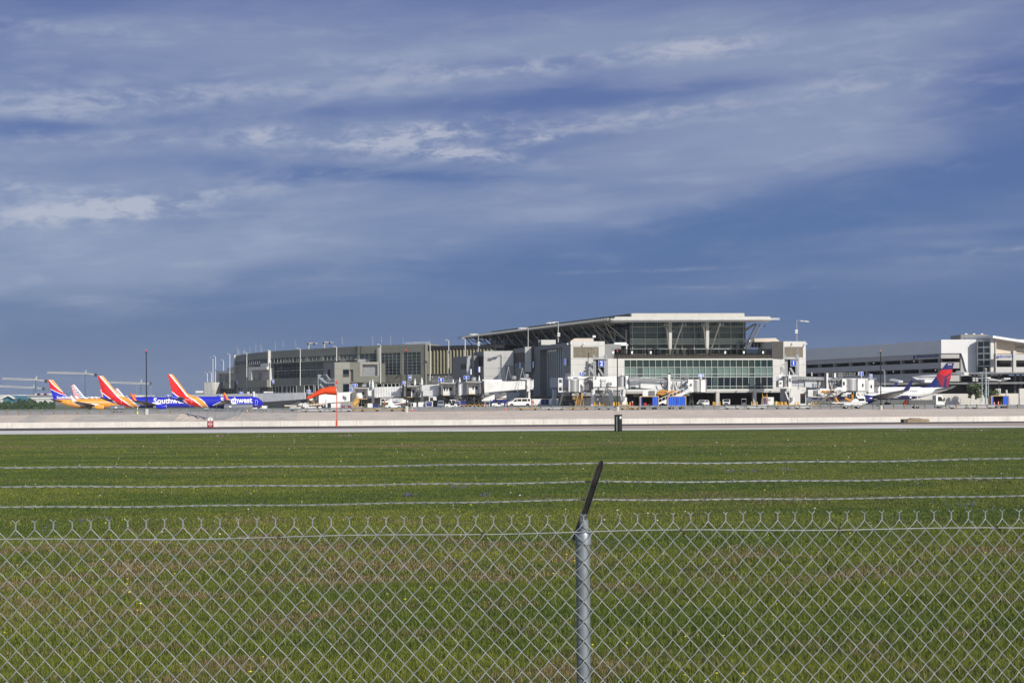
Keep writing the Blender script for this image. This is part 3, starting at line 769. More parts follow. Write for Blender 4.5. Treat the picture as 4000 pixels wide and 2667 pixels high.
# ================================================================== olive grey concourse wing (left)
HR = {}
KB = 1.08
pts = [(a, b * KB) for a, b in [(1667, 405), (1396, 421), (1173, 444), (1056, 459), (985, 475), (950, 487), (921, 500)]]
conc_z = Z(1667, 1342.5, 405 * KB)
C0 = XY(1667, 405 * KB)
con = thing('concourse_building', 'olive grey curved airport concourse with banded windows, left of the finned wing', 'building', (C0[0], C0[1], 1.8))
zk = lambda z: ZC + (z - ZC) * KB
ZR = conc_z; ZW1 = ZR - 2.45; ZB1 = ZW1 - 1.65; ZG0 = zk(11.4); ZP0 = zk(9.45); ZL0 = zk(6.6)
mbw = MB(); 
def seg_pts(a, b): return Fac(XY(*b), XY(*a))      # s runs left to right
for k in range(6):
    f = seg_pts(pts[k], pts[k + 1]); L = f.L
    holes = []; 
    if k == 0:
        H = [(f.s_(1487), f.s_(1563), ZG0 + .2, ZW1, 5, 7), (f.s_(1574), f.s_(1643), ZG0 + .2, ZW1, 4, 7), (f.s_(1403), f.s_(1478), ZG0, ZW1, 4, 4)]
        low = [(1498, 1560, 4), (1470, 1492, 1), (1566, 1585, 1), (1600, 1660, 3), (1405, 1460, 3)]
    elif k == 1:
        H = [(f.s_(1328), f.s_(1394), ZB1, ZW1, 4, 1), (f.s_(1261), f.s_(1320), ZB1, ZW1, 4, 1), (f.s_(1200), f.s_(1254), ZB1, ZW1, 4, 1), (.1, f.s_(1196), ZB1, ZW1, 2, 1),
             (.1, f.s_(1262), ZG0, ZB1 - .25, 7, 3)]
        low = [(1188, 1225, 2), (1230, 1245, 1), (1341, 1396, 3), (1340 - 60, 1330, 2)]
    elif k == 2:
        n = 8; H = [(L * i / n + .15, L * (i + 1) / n - .15, ZB1, ZW1, 2, 1) for i in range(n)] + [(L * .12, L - .2, ZG0, ZB1 - .25, 7, 3)]
        low = [(1064, 1100, 3), (1121, 1158, 3), (1104, 1118, 1)]
    else:
        n = 6 if k == 3 else 4; H = [(L * i / n + .15, L * (i + 1) / n - .15, ZB1, ZW1, 2, 1) for i in range(n)]
        if k == 3: H += [(L * .15, L * .6, ZG0 + 1, ZB1 - .5, 1, 1)]
        low = {3: [(1016, 1048, 3)], 4: [(966, 1000, 2), (1002, 1011, 1)], 5: [(930, 960, 2)]}[k]
    holes = [h[:4] for h in H]
    Lw = []
    for a, b, nn in low:
        sa, sb = max(.1, f.s_(a)), min(L - .1, f.s_(b))
        if sb - sa > .3: Lw.append((sa, sb, ZL0, ZP0 - .3, nn))
    f.wall(mbw, 0, L, 1.0, ZR, holes + [h[:4] for h in Lw], th=.5)
    f.box(mbw, 0, L, ZR - .5, ZR - .05, -6, -.5)      # roof deck
    for h in H: f.window(con, h[0], h[1], h[2], h[3], h[4], h[5], M_GL_BL if k < 2 else M_GL_DK, M_FRAME, o=-.2, fw=.07, proud=.05)
    for h in Lw:
        w_ = f.window(con, h[0], h[1], h[2], h[3], h[4], 1, M_GL_DK, M_FRAME_W, o=-.15, fw=.12, proud=.25)
    j = MB(); f.joints(j, 0, L, ZW1 + .05, ZR, 3.0, 0, 0); f.joints(j, 0, L, ZP0, ZG0 - .05, 3.0, 0, 0); f.box(j, 0, L, ZR - 1.0, ZR - .96, 0, .006)
    f.box(j, 0, L, ZP0 - .02, ZP0 + .04, 0, .03); build('panel_joint', j, M_PANEL_GJ, con, world=True)
    # maintenance ledges
    lm = MB()
    if k >= 1:
        f.box(lm, (-.4 if k < 6 else 0), L + .1 if k > 1 else f.s_(1396), ZB1 - .10, ZB1, 0, 1.1); 
        for i in range(int(L / 2.2)): f.box(lm, .3 + i * 2.2, .36 + i * 2.2, ZB1, ZB1 + 1.0, 1.02, 1.08)
        if k == 1: f.box(lm, 0, f.s_(1265), zk(13.75), zk(13.85), 0, .8)
        if k == 2: f.box(lm, L * .2, L, zk(13.75), zk(13.85), 0, .8)
    f.box(lm, 0, L, ZL0 - .6, ZL0 - .5, 0, 1.6); f.box(lm, 0, L, ZL0 + .45, ZL0 + .50, 1.55, 1.6)
    for i in range(int(L / 1.8)): f.box(lm, .3 + i * 1.8, .36 + i * 1.8, ZL0 - .5, ZL0 + .45, 1.54, 1.60)
    build('ledge', lm, M_FRAME_W, con, world=True)
    # pale pilaster at the joints between roof sections
    if k in (2,):
        pm = MB(); s0 = f.s_(1014); 
    pl = MB()
f = seg_pts(pts[3], pts[4]); pm = MB(); f.box(pm, f.L - .8, f.L + .0, ZB1 - .3, ZR + .35, .01, .7); build('pilaster', pm, M_PANEL_L, con, world=True)
f = seg_pts(pts[5], pts[6]); pm = MB(); f.box(pm, -.6, .35, ZB1 - .3, ZR + .25, .01, .6); f.box(pm, -3.2, 0.0, ZB1 - .12, ZB1 + .02, -2, 2.0); build('pilaster', pm, M_PANEL_L, con, world=True)
f = seg_pts(pts[0], pts[1]); pm = MB(); f.box(pm, f.s_(1476), f.s_(1484), ZG0 + .5, ZR - .7, .01, .5); build('pilaster', pm, M_PANEL_B, con, world=True)
# right end return wall, dark cables down the parapet
f = seg_pts(pts[0], pts[1]); e_ = f.pt(f.L, 0, 0); g = Fac(e_[:2], (e_[0] * 1.05, e_[1] * 1.05)); g.wall(mbw, 0, 22, 1, ZR, th=.4)
build('wall', mbw, M_PANEL_G, con, world=True)
cb = MB()
for p_ in (1393, 1397, 1410): cb.tube([f.pt(f.s_(p_), .06, ZR + .2), f.pt(f.s_(p_ - 1), .06, ZW1 + 1), f.pt(f.s_(p_ + 1), .06, ZW1 - .4)], .06, 5)
build('cable', cb, M_BLACK, con, world=True)
rl = MB()
for i in range(25):
    t = f.s_(1575) + (f.s_(1672) - f.s_(1575)) * i / 24; rl.cyl(f.pt(t, -1.0, ZR - .1), f.pt(t, -1.0, ZR + .75), .03, n=5)
for zz in (.28, .75): rl.tube([f.pt(f.s_(1575), -1, ZR + zz), f.pt(f.s_(1672), -1, ZR + zz)], .035, 5)
build('roof_railing', rl, M_WHITE, con, world=True)

def block(parent, a, Ya, b, Yb, z0, z1, depth, m, mj=None, side=None, wname='wall_block', joints=None, xj=None, holes=(), o=0.0):
    """a projecting block: front face from (a,Ya) to (b,Yb), running back by depth"""
    f = Fac.px(a, Ya, b, Yb, 1480); mb = MB()
    if holes: f.wall(mb, 0, f.L, z0, z1, holes, th=.4); f.box(mb, 0, f.L, z0, z1, -depth, -1.2) 
    else: f.box(mb, 0, f.L, z0, z1, -depth, 0)
    if holes:
        f.box(mb, 0, .35, z0, z1, -1.2, -.4); f.box(mb, f.L - .35, f.L, z0, z1, -1.2, -.4); f.box(mb, .35, f.L - .35, z1 - .3, z1, -1.2, -.4)
    w = build(wname, mb, m, parent, world=True)
    if mj:
        j = MB()
        f.joints(j, 0, f.L, z0, z1, 0, 0, 0, zlist=joints or [], xlist=[f.s_(x) for x in (xj or [])])
        if j.v: build('panel_joint', j, mj, w, world=False)
    return f
# stair block between the glazing bays
zt1 = Z(1307, 1415, 436.72)
f = block(con, 1307, 436.72, 1365, 435.66, 1.5, zt1, 10, M_PANEL_B, M_PANEL_GJ, joints=[zt1 - 2, zt1 - 4.2, zt1 - 6.4], xj=[1337])  # paler panel colour paints the front as the block's sunlit face
f2 = Fac.px(1267, 449.97, 1307, 436.77, 1480); mb = MB(); f2.box(mb, 0, f2.L - .02, 1.5, zt1 - .01, -9, 0); build('wall_block', mb, M_PANEL_G, con, world=True)
f3 = Fac.px(1365, 435.87, 1480, 434.60, 1480); mb = MB()
za, zb = Z(1420, 1423, 434.60), Z(1420, 1467, 434.60)
hole = (f3.s_(1416), f3.s_(1475), zb, za)
hole2 = (f3.s_(1365) + .02, f3.s_(1380), Z(1370, 1490, 435.66), Z(1370, 1443, 435.66))
f3.wall(mb, 0.02, f3.L, zk(9.4), zt1 - .02, [hole, hole2], th=1.1); f3.box(mb, 0.02, f3.L, zk(9.4), zt1 - .3, -9, -1.1)
build('wall_block', mb, M_PANEL_G, con, world=True)
fr = MB(); z_a, z_b = Z(1405, 1415, 434.60), Z(1405, 1469, 434.60)
f3.wall(fr, f3.s_(1406), f3.s_(1481), z_b, z_a + .1, [hole], th=.05, o=.06)
build('window_frame', fr, M_PANEL_B, con, world=True)
mb = MB(); f3.box(mb, hole[0], hole[1], zb, za, -1.15, -1.05); build('recess_back', mb, M_STEEL, con, world=True)
# dark openings in the stair block
for y0_, y1_ in ((1472, 1443), (1530, 1499)): mb = MB(); f.box(mb, f.s_(1340), f.s_(1363.5), Z(1340, y0_, 435.66), Z(1340, y1_, 435.66), 0, .03); build('opening', mb, M_GL_DK, con, world=True)
mb = MB(); f2.box(mb, f2.L * .35, f2.L * .6, Z(1280, 1475, 443.08), Z(1280, 1443, 443.08), 0, .03); build('opening', mb, M_DARK, con, world=True)
mb = MB(); f3.box(mb, .1, f3.s_(1378), Z(1370, 1530, 435.66), Z(1370, 1499, 435.66), -.5, -.45)
# white rail in front of the stair opening
for i in range(9): t = f.s_(1341) + i * (f.s_(1363) - f.s_(1341)) / 8; mb.cyl(f.pt(t, .1, Z(1340, 1473, 435.66)), f.pt(t, .1, Z(1340, 1461, 435.66)), .03, n=4)
build('balcony_rail', mb, M_STEEL, con, world=True)
# roof plant on the stair block
mb = MB(); q = f3.pt(f3.s_(1392), -2, zt1); mb.box(q[0], q[0] + 2.3, q[1], q[1] + 2, zt1, zt1 + .95); q = f3.pt(f3.s_(1425), -2, zt1)
mb.tube([(q[0], q[1], zt1), (q[0], q[1], zt1 + .5), (q[0] + .3, q[1], zt1 + .6), (q[0] + .6, q[1], zt1 + .5), (q[0] + .6, q[1], zt1)], .08, 6)
build('roof_unit', mb, M_STEEL, con, world=True)
mb = MB()
for i in range(8): t = f.s_(1328) + i * .25; mb.cyl(f.pt(t, -.6, zt1), f.pt(t, -.6, zt1 + 1.0), .02, n=4)
for zz in (.35, .7, 1.0): mb.tube([f.pt(f.s_(1328), -.6, zt1 + zz), f.pt(f.s_(1328) + 1.8, -.6, zt1 + zz)], .025, 4)
build('roof_railing', mb, M_STEEL, con, world=True)
# two white framed service blocks with grey recesses
for a, Ya, b, Yb, yt, yb, extra in [(970, 502, 1042, 492, 1434, 1485, 0), (841, 552, 915, 538, 1449, 1494, 1)]:
    zt, zb_ = Z(a, yt, Ya), Z(a, yb, Ya); f = Fac.px(a, Ya, b, Yb, 1460); mb = MB()
    h = (f.s_(a + 12), f.L + .01, zb_ - .01, zt - 1.1); f.wall(mb, 0, f.L, zb_, zt, [h], th=1.0); f.box(mb, 0, f.L, zb_, zt - .4, -9, -1.4)
    f.box(mb, 0, f.L, zb_ - 2.5, zb_, -9, -.02, 2)
    f.box(mb, h[0], f.L, zb_, zt - 1.1, -1.4, -1.05, 1)
    q = f.s_(a + 30); f.box(mb, q, q + 2.2, zb_ + .2, zb_ + 2.6, -1.05, -.98, 2)
    q = f.s_(a + 33); f.box(mb, q, q + 5.5, zt, zt + 1.1, -5, -1.5, 0)
    build('service_block', mb, [M_PANEL_L, mat('mauve_grey', (.36, .34, .33), .7, var=.05), M_PANEL_G], con, world=True)
f = Fac.px(838, 560, 921, 540, 1500); mb = MB(); f.box(mb, 0, f.L, zk(9.3), zk(11.6), -8, 0); build('wall_block', mb, M_PANEL_G, con, world=True)
mb = MB(); f.box(mb, 0, f.L, zk(5.5), zk(9.2), -8, -.3); build('window', mb, M_GL_DK, con, world=True)
mb = MB()
for i in range(14): f.box(mb, i * f.L / 14, i * f.L / 14 + .12, zk(5.5), zk(9.3), -.3, -.1)
f.box(mb, -3.5, f.L, zk(9.1), zk(9.3), -1, .6); build('ledge', mb, M_FRAME_W, con, world=True)
f = Fac.px(797, 545, 835, 543, 1510); mb = MB(); z_ = Z(797, 1493, 545); f.box(mb, 0, f.L, 1.2, z_, -4, 0); f.joints(mb, 0, f.L, 1.2, z_, 1.6, 1.2, 1)
f.box(mb, -.35, 0, 1.2, z_ - .1, -4, -.1, 1)
build('lift_tower', mb, [M_PANEL_L, M_PANEL_J], con, world=True)
# steel stair and escape tower beside the stair block
mb = MB(); Y = 432.48
def q(px, py, Y=Y): return P(px, py, Y)
mb.bar(q(1243, 1462), q(1243, 1518), .25, .25); mb.bar(q(1290, 1495), q(1290, 1520), .25, .25); mb.bar(q(1283, 1490, 434.60), q(1283, 1518, 434.60), .2, .2)
mb.bar(q(1245, 1472), q(1276, 1496), .2, .6); mb.bar(q(1274, 1462, 434.60), q(1290, 1484, 434.60), .2, .4); mb.bar(q(1242, 1466), q(1255, 1466), .3, .5)
mb.bar(q(1274, 1496), q(1317, 1496), 2.5, .2); mb.bar(q(1250, 1499), q(1278, 1530), .2, .5)
for i in range(12): mb.bar(q(1276 + i * 3.6, 1495), q(1276 + i * 3.6, 1480), .05, .05)
mb.bar(q(1276, 1480), q(1317, 1481), .07, .07); mb.bar(q(1256, 1466), q(1276, 1464), .06, .06); mb.bar(q(1243, 1464), q(1243, 1500), 1.1, .1)
st = thing('stair_tower', 'pale grey steel escape stair against the olive stair block', 'staircase', q(1266, 1580)); build('stair_frame', mb, mat('pale_steel', (.27, .31, .33), .5, var=.05), st, world=True)

# ================================================================== finned link wing
lk0 = XY(1669, 450); lnk = thing('link_building', 'wing with vertical olive fins and green glass under a dark parapet', 'building', (lk0[0], lk0[1], 2))
f = Fac.px(1668, 450, 1935, 437, 1400); zt = f.z_(1700, 1351.5); zf = f.z_(1700, 1364); z0 = f.z_(1700, 1461); mb = MB()
f.box(mb, 0, f.L, zf, zt, -14, .4); build('parapet', mb, M_CHAR, lnk, world=True)
mb = MB(); f.box(mb, 0, f.L, z0, zf, -.6, -.5); build('window', mb, mat('green_glass', (.02, .10, .085), .1, var=.3, vscale=.5, spec=.7), lnk, world=True)
mb = MB(); n = 20; s0 = f.s_(1671); ds = (f.s_(1931) - s0) / n
for i in range(n):
    a = s0 + i * ds
    mb.hexa([f.pt(a, -.5, z0), f.pt(a + ds * .50, -.5, z0), f.pt(a + ds * .50, -.45, z0), f.pt(a, .30, z0)][::1], [f.pt(a, -.5, zf), f.pt(a + ds * .50, -.5, zf), f.pt(a + ds * .50, -.45, zf), f.pt(a, .30, zf)])
build('fin_row', mb, mat('olive_fin', (.21, .195, .13), .6, var=.06), lnk, world=True)
mb = MB(); f.box(mb, 0, f.L, 1.5, z0, -14, .1); f.box(mb, 0, f.L, z0, z0 + .12, -.4, .45); build('wall', mb, M_PANEL_D, lnk, world=True)
for i in range(3):
    s = f.s_(1690 + i * 26); mb = MB().ball(f.pt(s, .25, z0 - 1.0), .16); build('wall_lamp', mb, M_WHITE, lnk, world=True)

# ================================================================== terminal extension blocks
tb0 = XY(2440, 372); ter = thing('terminal_building', 'white and slate airport terminal with a glass hall under a wide oversailing roof', 'building', (tb0[0], tb0[1], 2.3))
def slate(px0, Y0, px1, Y1, ytop_px, ytop, z0, depth=12, m=M_PANEL_D, joints=(), nm='wall_block', z1=None):
    f = Fac.px(px0, Y0, px1, Y1, 1450); z1 = z1 or Z(ytop_px, ytop, f.Y_(ytop_px)); mb = MB(); f.box(mb, 0, f.L, z0, z1, -depth, 0)
    j = [z0 + (z1 - z0) * t for t in joints]
    for z in j: f.box(mb, 0, f.L, z - .03, z + .03, 0, .008, 1)
    return f, z1, mb
def finish(mb, m, mj=M_PANEL_J): return build('wall_block', mb, [m, mj], ter, world=True)
GB = 5.1     # underside of the upper storeys
GB2 = Z(2230, 1524, 368)
mb = MB(); f = Fac.px(2231, 369, 2448, 372.2, 1540); f.box(mb, 0, f.L, 1.5, GB2 + .1, -6, -.3); build('undercroft', mb, M_CHAR, ter, world=True)  # solid dark block standing in for the shaded space under the link
# back to front, left to right
f, z1, mb = slate(1768, 428, 1851, 414, 1851, 1389, 7.0, 10, joints=(.25, .5, .75)); f.box(mb, f.s_(1800), f.s_(1822), f.z_(1810, 1442), f.z_(1810, 1422), 0, .02, 2); build('wall_block', mb, [M_PANEL_D, M_PANEL_J, M_CHAR], ter, world=True)
f, z1, mb = slate(1823, 416, 1837, 415.6, 1823, 1390, 11.6, 3); f.box(mb, f.L, f.L + 1.0, z1 - .9, z1, -3, 0); f.box(mb, f.L, f.L + .9, 11.8, z1 - .9, -3, -.6); finish(mb, M_PANEL_L)
f, z1, mb = slate(1851, 421, 1890, 409.5, 1890, 1371.5, GB, 12, joints=(.3, .55)); 
lv = (f.s_(1854), f.s_(1887), Z(1870, 1430, 415), Z(1870, 1392, 415)); finish(mb, M_PANEL_D)
def louver(f, lv, m, vert=3, n=14, o=.02):
    mb = MB(); f.box(mb, lv[0], lv[1], lv[2], lv[3], 0, o)
    for i in range(n):
        z = lv[2] + (lv[3] - lv[2]) * (i + .5) / n; h = (lv[3] - lv[2]) / n * .32
        f.box(mb, lv[0], lv[1], z - h, z + h * .6, o, o + .12, 1)
    for i in range(vert + 1):
        x = lv[0] + (lv[1] - lv[0]) * i / vert; f.box(mb, x - .04, x + .04, lv[2], lv[3], o, o + .14, 1)
    return mb
M_LVD = mat('dark_louver', (.05, .05, .05), .5, var=.1)
build('louver', louver(f, lv, M_LVD), [M_CHAR, M_LVD], ter, world=True)
f, z1, mb = slate(1890, 409.5, 2006, 408, 1890, 1371, GB, 12, joints=(.15, .45, .62, .85)); 
for x in (1973,): f.box(mb, f.s_(x) - .02, f.s_(x) + .02, GB, z1, 0, .008, 1)
f.box(mb, f.s_(1974.5), f.s_(2004), GB, Z(1990, 1428, 409), 0.02, .07, 2); build('wall_block', mb, [M_PANEL_L, M_PANEL_J, mat('panel_shade_grey', (.30, .30, .29), .6, var=.04)], ter, world=True)  # grey patch paints the shade low on the bright face
f, z1, mb = slate(2005, 409, 2052, 398, 2052, 1357, GB, 12, joints=(.3, .5, .72)); finish(mb, M_PANEL_D)
build('louver', louver(f, (f.s_(2009), f.s_(2048), f.z_(2028, 1417), f.z_(2028, 1377)), M_LVD), [M_CHAR, M_LVD], ter, world=True)
f, z1, mb = slate(2051, 396.5, 2075, 396, 2051, 1354.5, Z(2060, 1452, 396.5), 5, joints=(.35, .7)); finish(mb, M_PANEL_L)
f, z1, mb = slate(2066, 400.5, 2100, 393.5, 2100, 1353, GB, 12, joints=(.3, .6)); finish(mb, M_PANEL_D)
# big slate face with the finned recess
f = Fac.px(2098, 394, 2230, 368, 1450); zt = Z(2230, 1336.5, 368); mb = MB()
h = (f.s_(2109), f.s_(2200), GB + .1, f.z_(2155, 1361.5))
f.wall(mb, 0, f.L, GB, zt, [h], th=2.2); f.box(mb, 0, f.L, GB, zt - .5, -14, -2.8)
for z in (8.5, 12.0, 15.0): f.box(mb, 0, h[0], z - .03, z + .03, 0, .008, 1); f.box(mb, h[1], f.L, z - .03, z + .03, 0, .008, 1)
finish(mb, M_PANEL_D)
mb = MB(); f.box(mb, h[0] + .8, h[1], h[2], h[3], -2.8, -2.3, 0); nf = 10
for i in range(nf):
    a = h[0] + 1.2 + (h[1] - h[0] - 1.3) * i / nf; f.box(mb, a, a + .55, h[2], h[3], -2.3, -1.75, 1)
build('finned_window', mb, [M_GL_BL, mat('fin_metal', (.42, .46, .47), .4, .2, var=.05)], ter, world=True)
mb = MB(); f.box(mb, h[0] + .01, h[0] + 1.0, h[2], h[3], -2.2, -2.0); build('recess_return', mb, M_PANEL_L, ter, world=True)
# dark base storey under the blocks
mb = MB(); f = Fac.px(1850, 420, 2098, 394.6, 1540); f.box(mb, 0, f.L, 1.5, GB - .02, -10, -.6)
f = Fac.px(2098, 394, 2231, 368.5, 1540); f.box(mb, 0, f.L - .1, 1.5, GB - .02, -1.4, -.7)
for i in range(5): f.box(mb, 2 + i * 4.2, 5 + i * 4.2, 1.6, 3.9, -.7, -.62, 1)
for x in (2116, 2143, 2153): f.box(mb, f.s_(x), f.s_(x) + .9, 4.3, 4.6, -.7, -.6, 1)
build('base_wall', mb, [M_TERB, M_CHAR], ter, world=True)
mb = MB(); f = Fac.px(1978, 404, 2064, 403, 1540); f.box(mb, 0, f.L, 3.8, GB + 1.2, -6, 0, 0); f.box(mb, 0, f.L * .5, 3.1, 3.8, -6, -.02, 1); build('base_wall', mb, [M_PANEL_L, mat('brown_band', (.34, .27, .23), .8)], ter, world=True)
# small roof boxes
def rbox(px0, px1, py0, py1, Y, d, m, nm='roof_unit'):
    a, b = P(px0, py1, Y), P(px1, py0, Y); return build(nm, MB().box(a.x, b.x, Y, Y + d, a.z, b.z), m, ter, world=True)
rbox(2114, 2171, 1327, 1347, 389, 5, M_PANEL_L); rbox(2103, 2113, 1328, 1350, 391, 4, M_PANEL_D)
a, b = P(2229, 1334, 376), P(2318, 1321, 376)
build('roof_unit', MB().prism([(a.x, a.z), (b.x, a.z), (b.x, b.z), (a.x + 1.0, b.z), (a.x, b.z - .7)], 376, 381), M_TAN2, ter, world=True)
# bright block beside gate 2
f = Fac.px(2230, 368, 2363, 369, 1450); zt = Z(2230, 1333, 368); mb = MB(); f.box(mb, 0, f.L, GB2, zt, -14, 0)
for y in (1401, 1424, 1350): z = Z(2230, y, 368); f.box(mb, 0, f.L, z - .03, z + .03, 0, .008, 1)
for x in (2241, 2339): f.box(mb, f.s_(x) - .02, f.s_(x) + .02, Z(2230, 1401, 368), zt, 0, .008, 1)
finish(mb, M_PANEL_L)
build('louver', louver(f, (f.s_(2242), f.s_(2338), Z(2290, 1396, 368), Z(2290, 1354, 368)), M_LOUV, 4, 16), [M_TERB, M_LOUV], ter, world=True)
for px_c, py_c in ((2282, 1341), (2230, 1339), (2217, 1342)):
    mb = MB(); c = P(px_c, py_c, 367.5); mb.cyl(c + Vector((0, .4, .1)), c, .12); mb.ball(c + Vector((0, -.1, -.18)), .2); build('camera_dome', mb, M_WHITE, ter, world=True)
# front gate hall: white walls and the long green window wall
FH = Fac.px(2362, 371, 3082, 378, 1450)
zH = FH.z_(2440, 1400.5); zg1 = FH.z_(2440, 1404.5); zg0 = FH.z_(2700, 1520.5); zu = FH.z_(2700, 1533)
sL, sR = FH.s_(2438), FH.s_(3020)
mb = MB(); FH.wall(mb, 0, FH.L, zu, zH, [(sL, sR, zg0, zg1), (0, FH.s_(2440), zu - 1, GB2)], th=.5)
for x in (2398, 3050): FH.box(mb, FH.s_(x) - .02, FH.s_(x) + .02, zu, zH, 0, .008, 1)
for y in (1432, 1463, 1490): z = FH.z_(2400, y); FH.box(mb, 0, sL, z - .03, z + .03, 0, .008, 1); FH.box(mb, sR, FH.L, z - .03, z + .03, 0, .008, 1)
FH.box(mb, FH.s_(2446), FH.L, zu + .35, zu + .9, -.5, .25, 0); FH.box(mb, FH.s_(2446), FH.L, zu + .9, zu + .95, -.4, .30, 2)
FH.box(mb, 0, FH.L, zH - .3, zH - .02, -22, -.5, 0)
build('wall', mb, [M_PANEL_L, M_PANEL_J, M_CHAR], ter, world=True)
n = 24; rows = [zg0, FH.z_(2700, 1509), FH.z_(2700, 1473), FH.z_(2700, 1460.5), FH.z_(2700, 1434), zg1]
mats_r = [M_GL_TEAL, M_GL_DK, M_GL_PALE, M_GL_PALE, M_GL_TEAL]
cw = bpy.data.objects.new('window_wall', None); COL.objects.link(cw); cw.parent = ter
cw = MB()
for r_ in range(5):
    mi = {0: 0, 1: 1, 2: 2, 3: 2, 4: 0}[r_]; FH.box(cw, sL, sR, rows[r_], rows[r_ + 1], -.35, -.25, mi)
for nm_ in [o for o in bpy.data.objects if o.name == 'window_wall']: bpy.data.objects.remove(nm_)
cwo = build('window_wall', cw, [M_GL_TEAL, M_GL_DK, M_GL_PALE], ter, world=True)
# columns seen just behind the glass
mb = MB()
for x in (2502 + 0, 2651, 2796, 2940): FH.box(mb, FH.s_(x) - .75, FH.s_(x) + .55, zg0, zg1 - 2.0, -.25, -.235)
build('inner_column', mb, mat('column_behind_glass', (.035, .07, .075), .15, var=.1), cwo, world=False)
mb = MB(); ds = (sR - sL) / n
for i in range(n + 1): x = min(max(sL + i * ds, sL + .07), sR - .07); FH.box(mb, x - .04, x + .04, zg0, zg1, -.24, .02)
for z in rows: z = min(max(z, zg0 + .07), zg1 - .07); FH.box(mb, sL, sR, z - .05, z + .05, -.24, .01)
build('mullion', mb, M_FRAME_W, cwo, world=False)
# people and seats behind the lowest glass row are too faint to model; ground floor bays under the hall
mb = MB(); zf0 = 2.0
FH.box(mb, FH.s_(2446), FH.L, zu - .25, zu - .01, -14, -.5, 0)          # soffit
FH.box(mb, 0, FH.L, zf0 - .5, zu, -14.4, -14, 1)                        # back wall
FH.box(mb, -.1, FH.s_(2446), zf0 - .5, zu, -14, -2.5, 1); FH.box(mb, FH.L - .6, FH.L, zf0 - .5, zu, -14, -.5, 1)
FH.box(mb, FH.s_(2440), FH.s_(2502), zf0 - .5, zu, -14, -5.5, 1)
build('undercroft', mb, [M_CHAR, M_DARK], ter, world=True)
for x in (2650, 2803, 2948): mb = MB(); s = FH.s_(x, 1560); FH.box(mb, s - .45, s + .45, zf0 - .6, zu + .35, -.9, .26); build('pier', mb, M_CONC, ter, world=True)
mb = MB(); FH.box(mb, FH.s_(2446), FH.s_(2650), zu - .3, zu - .01, -.5, .0, 0); FH.box(mb, FH.s_(2480), FH.s_(2502), zu - 1, zu - .3, -5.4, -2, 0); build('soffit_beam', mb, M_TERB, ter, world=True)
for x in (2876, 3009):
    s = FH.s_(x); mb = MB(); FH.box(mb, s - .2, s + .2, zu + .2, zu + .4, .26, .5); build('wall_lamp', mb, M_CHAR, ter, world=True)
# block beside gate 1
f = Fac.px(3017, 377.2, 3148, 378.5, 1450); zt = Z(3017, 1333, 377); mb = MB(); f.box(mb, 0, f.L, zH + .01, zt, -12, 0); f.box(mb, FH.L and f.s_(3082.5), f.L, 1.8, zH + .01, -12, 0)
for y in (1401, 1424, 1455, 1490): z = Z(3100, y, 378); f.box(mb, f.s_(3083), f.L, z - .03, z + .03, 0, .008, 1)
for x in (3137,): f.box(mb, f.s_(x) - .02, f.s_(x) + .02, 3, zt, 0, .008, 1)
finish(mb, M_PANEL_L)
build('louver', louver(f, (f.s_(3066), f.s_(3136), Z(3100, 1395, 378), Z(3100, 1354, 378)), M_LOUV, 3, 16), [M_TERB, M_LOUV], ter, world=True)
f2 = Fac.px(2976, 390, 3016.8, 377.2, 1400); mb = MB(); f2.box(mb, 0, f2.L, zH + .01, zt - .02, -3, 0); build('wall_block', mb, mat('unlit_face_taupe', (.06, .055, .05), .6, var=.08), ter, world=True)  # near-black colour paints this left-facing side as unlit
for px_c, py_c in ((3096, 1341), (3150, 1341)):
    mb = MB(); c = P(px_c, py_c, 377.5); mb.cyl(c + Vector((0, .4, .1)), c, .12); mb.ball(c + Vector((0, -.1, -.18)), .2); build('camera_dome', mb, M_WHITE, ter, world=True)
a, b = P(2982, 1335, 384), P(3030, 1320, 384)
build('roof_unit', MB().prism([(a.x - 2.4, a.z), (b.x + 1.2, a.z), (b.x, b.z), (a.x - 2.4, b.z - .1)], 384, 390), M_TAN2, ter, world=True)
rbox(2913, 2944, 1327, 1336, 386, 4, M_WHITE2)
mb = MB(); 
for i in range(9): a = P(2925 + i * 6.5, 1340, 389); mb.box(a.x, a.x + .22, 386, 389, a.z - 1.3, a.z, i % 2)
build('roof_screen', mb, [M_STEEL, M_CHAR], ter, world=True)
# blade signs on the slate faces
for px_, py_, Y_, h_ in [(1870, 1443, 409, .78), (2028, 1427, 401, .85), (2080, 1424, 396, .9), (2206, 1413, 370.5, .92), (1838, 1452, 415, .8), (874, 1497, 546, .8), (925, 1494, 537, .8)]:
    t = thing('wall_sign', {1870: 'blue and white blade sign under the first dark louver', 2028: 'blue and white blade sign under the second dark louver', 2080: 'blue and white blade sign right of the narrow bright tower', 2206: 'blue and white blade sign right of the finned recess', 1838: 'blue and white blade sign on the lowest slate block', 874: 'small white blade sign on the far left band of the curved wing', 925: 'white blade sign next to the dark window of the curved wing'}[px_], 'sign', P(px_, py_, Y_), 0, 'blade signs on the terminal walls')
    build('board', MB().box(-.28, .0, -.45, .3, -h_ + .1, h_ - .1), M_BLUE, t); build('light_box', MB().box(.0, .42, -.5, .35, -h_, h_), M_SIGNW, t)
# ================================================================== glass hall and oversailing roof
HY = 390.0
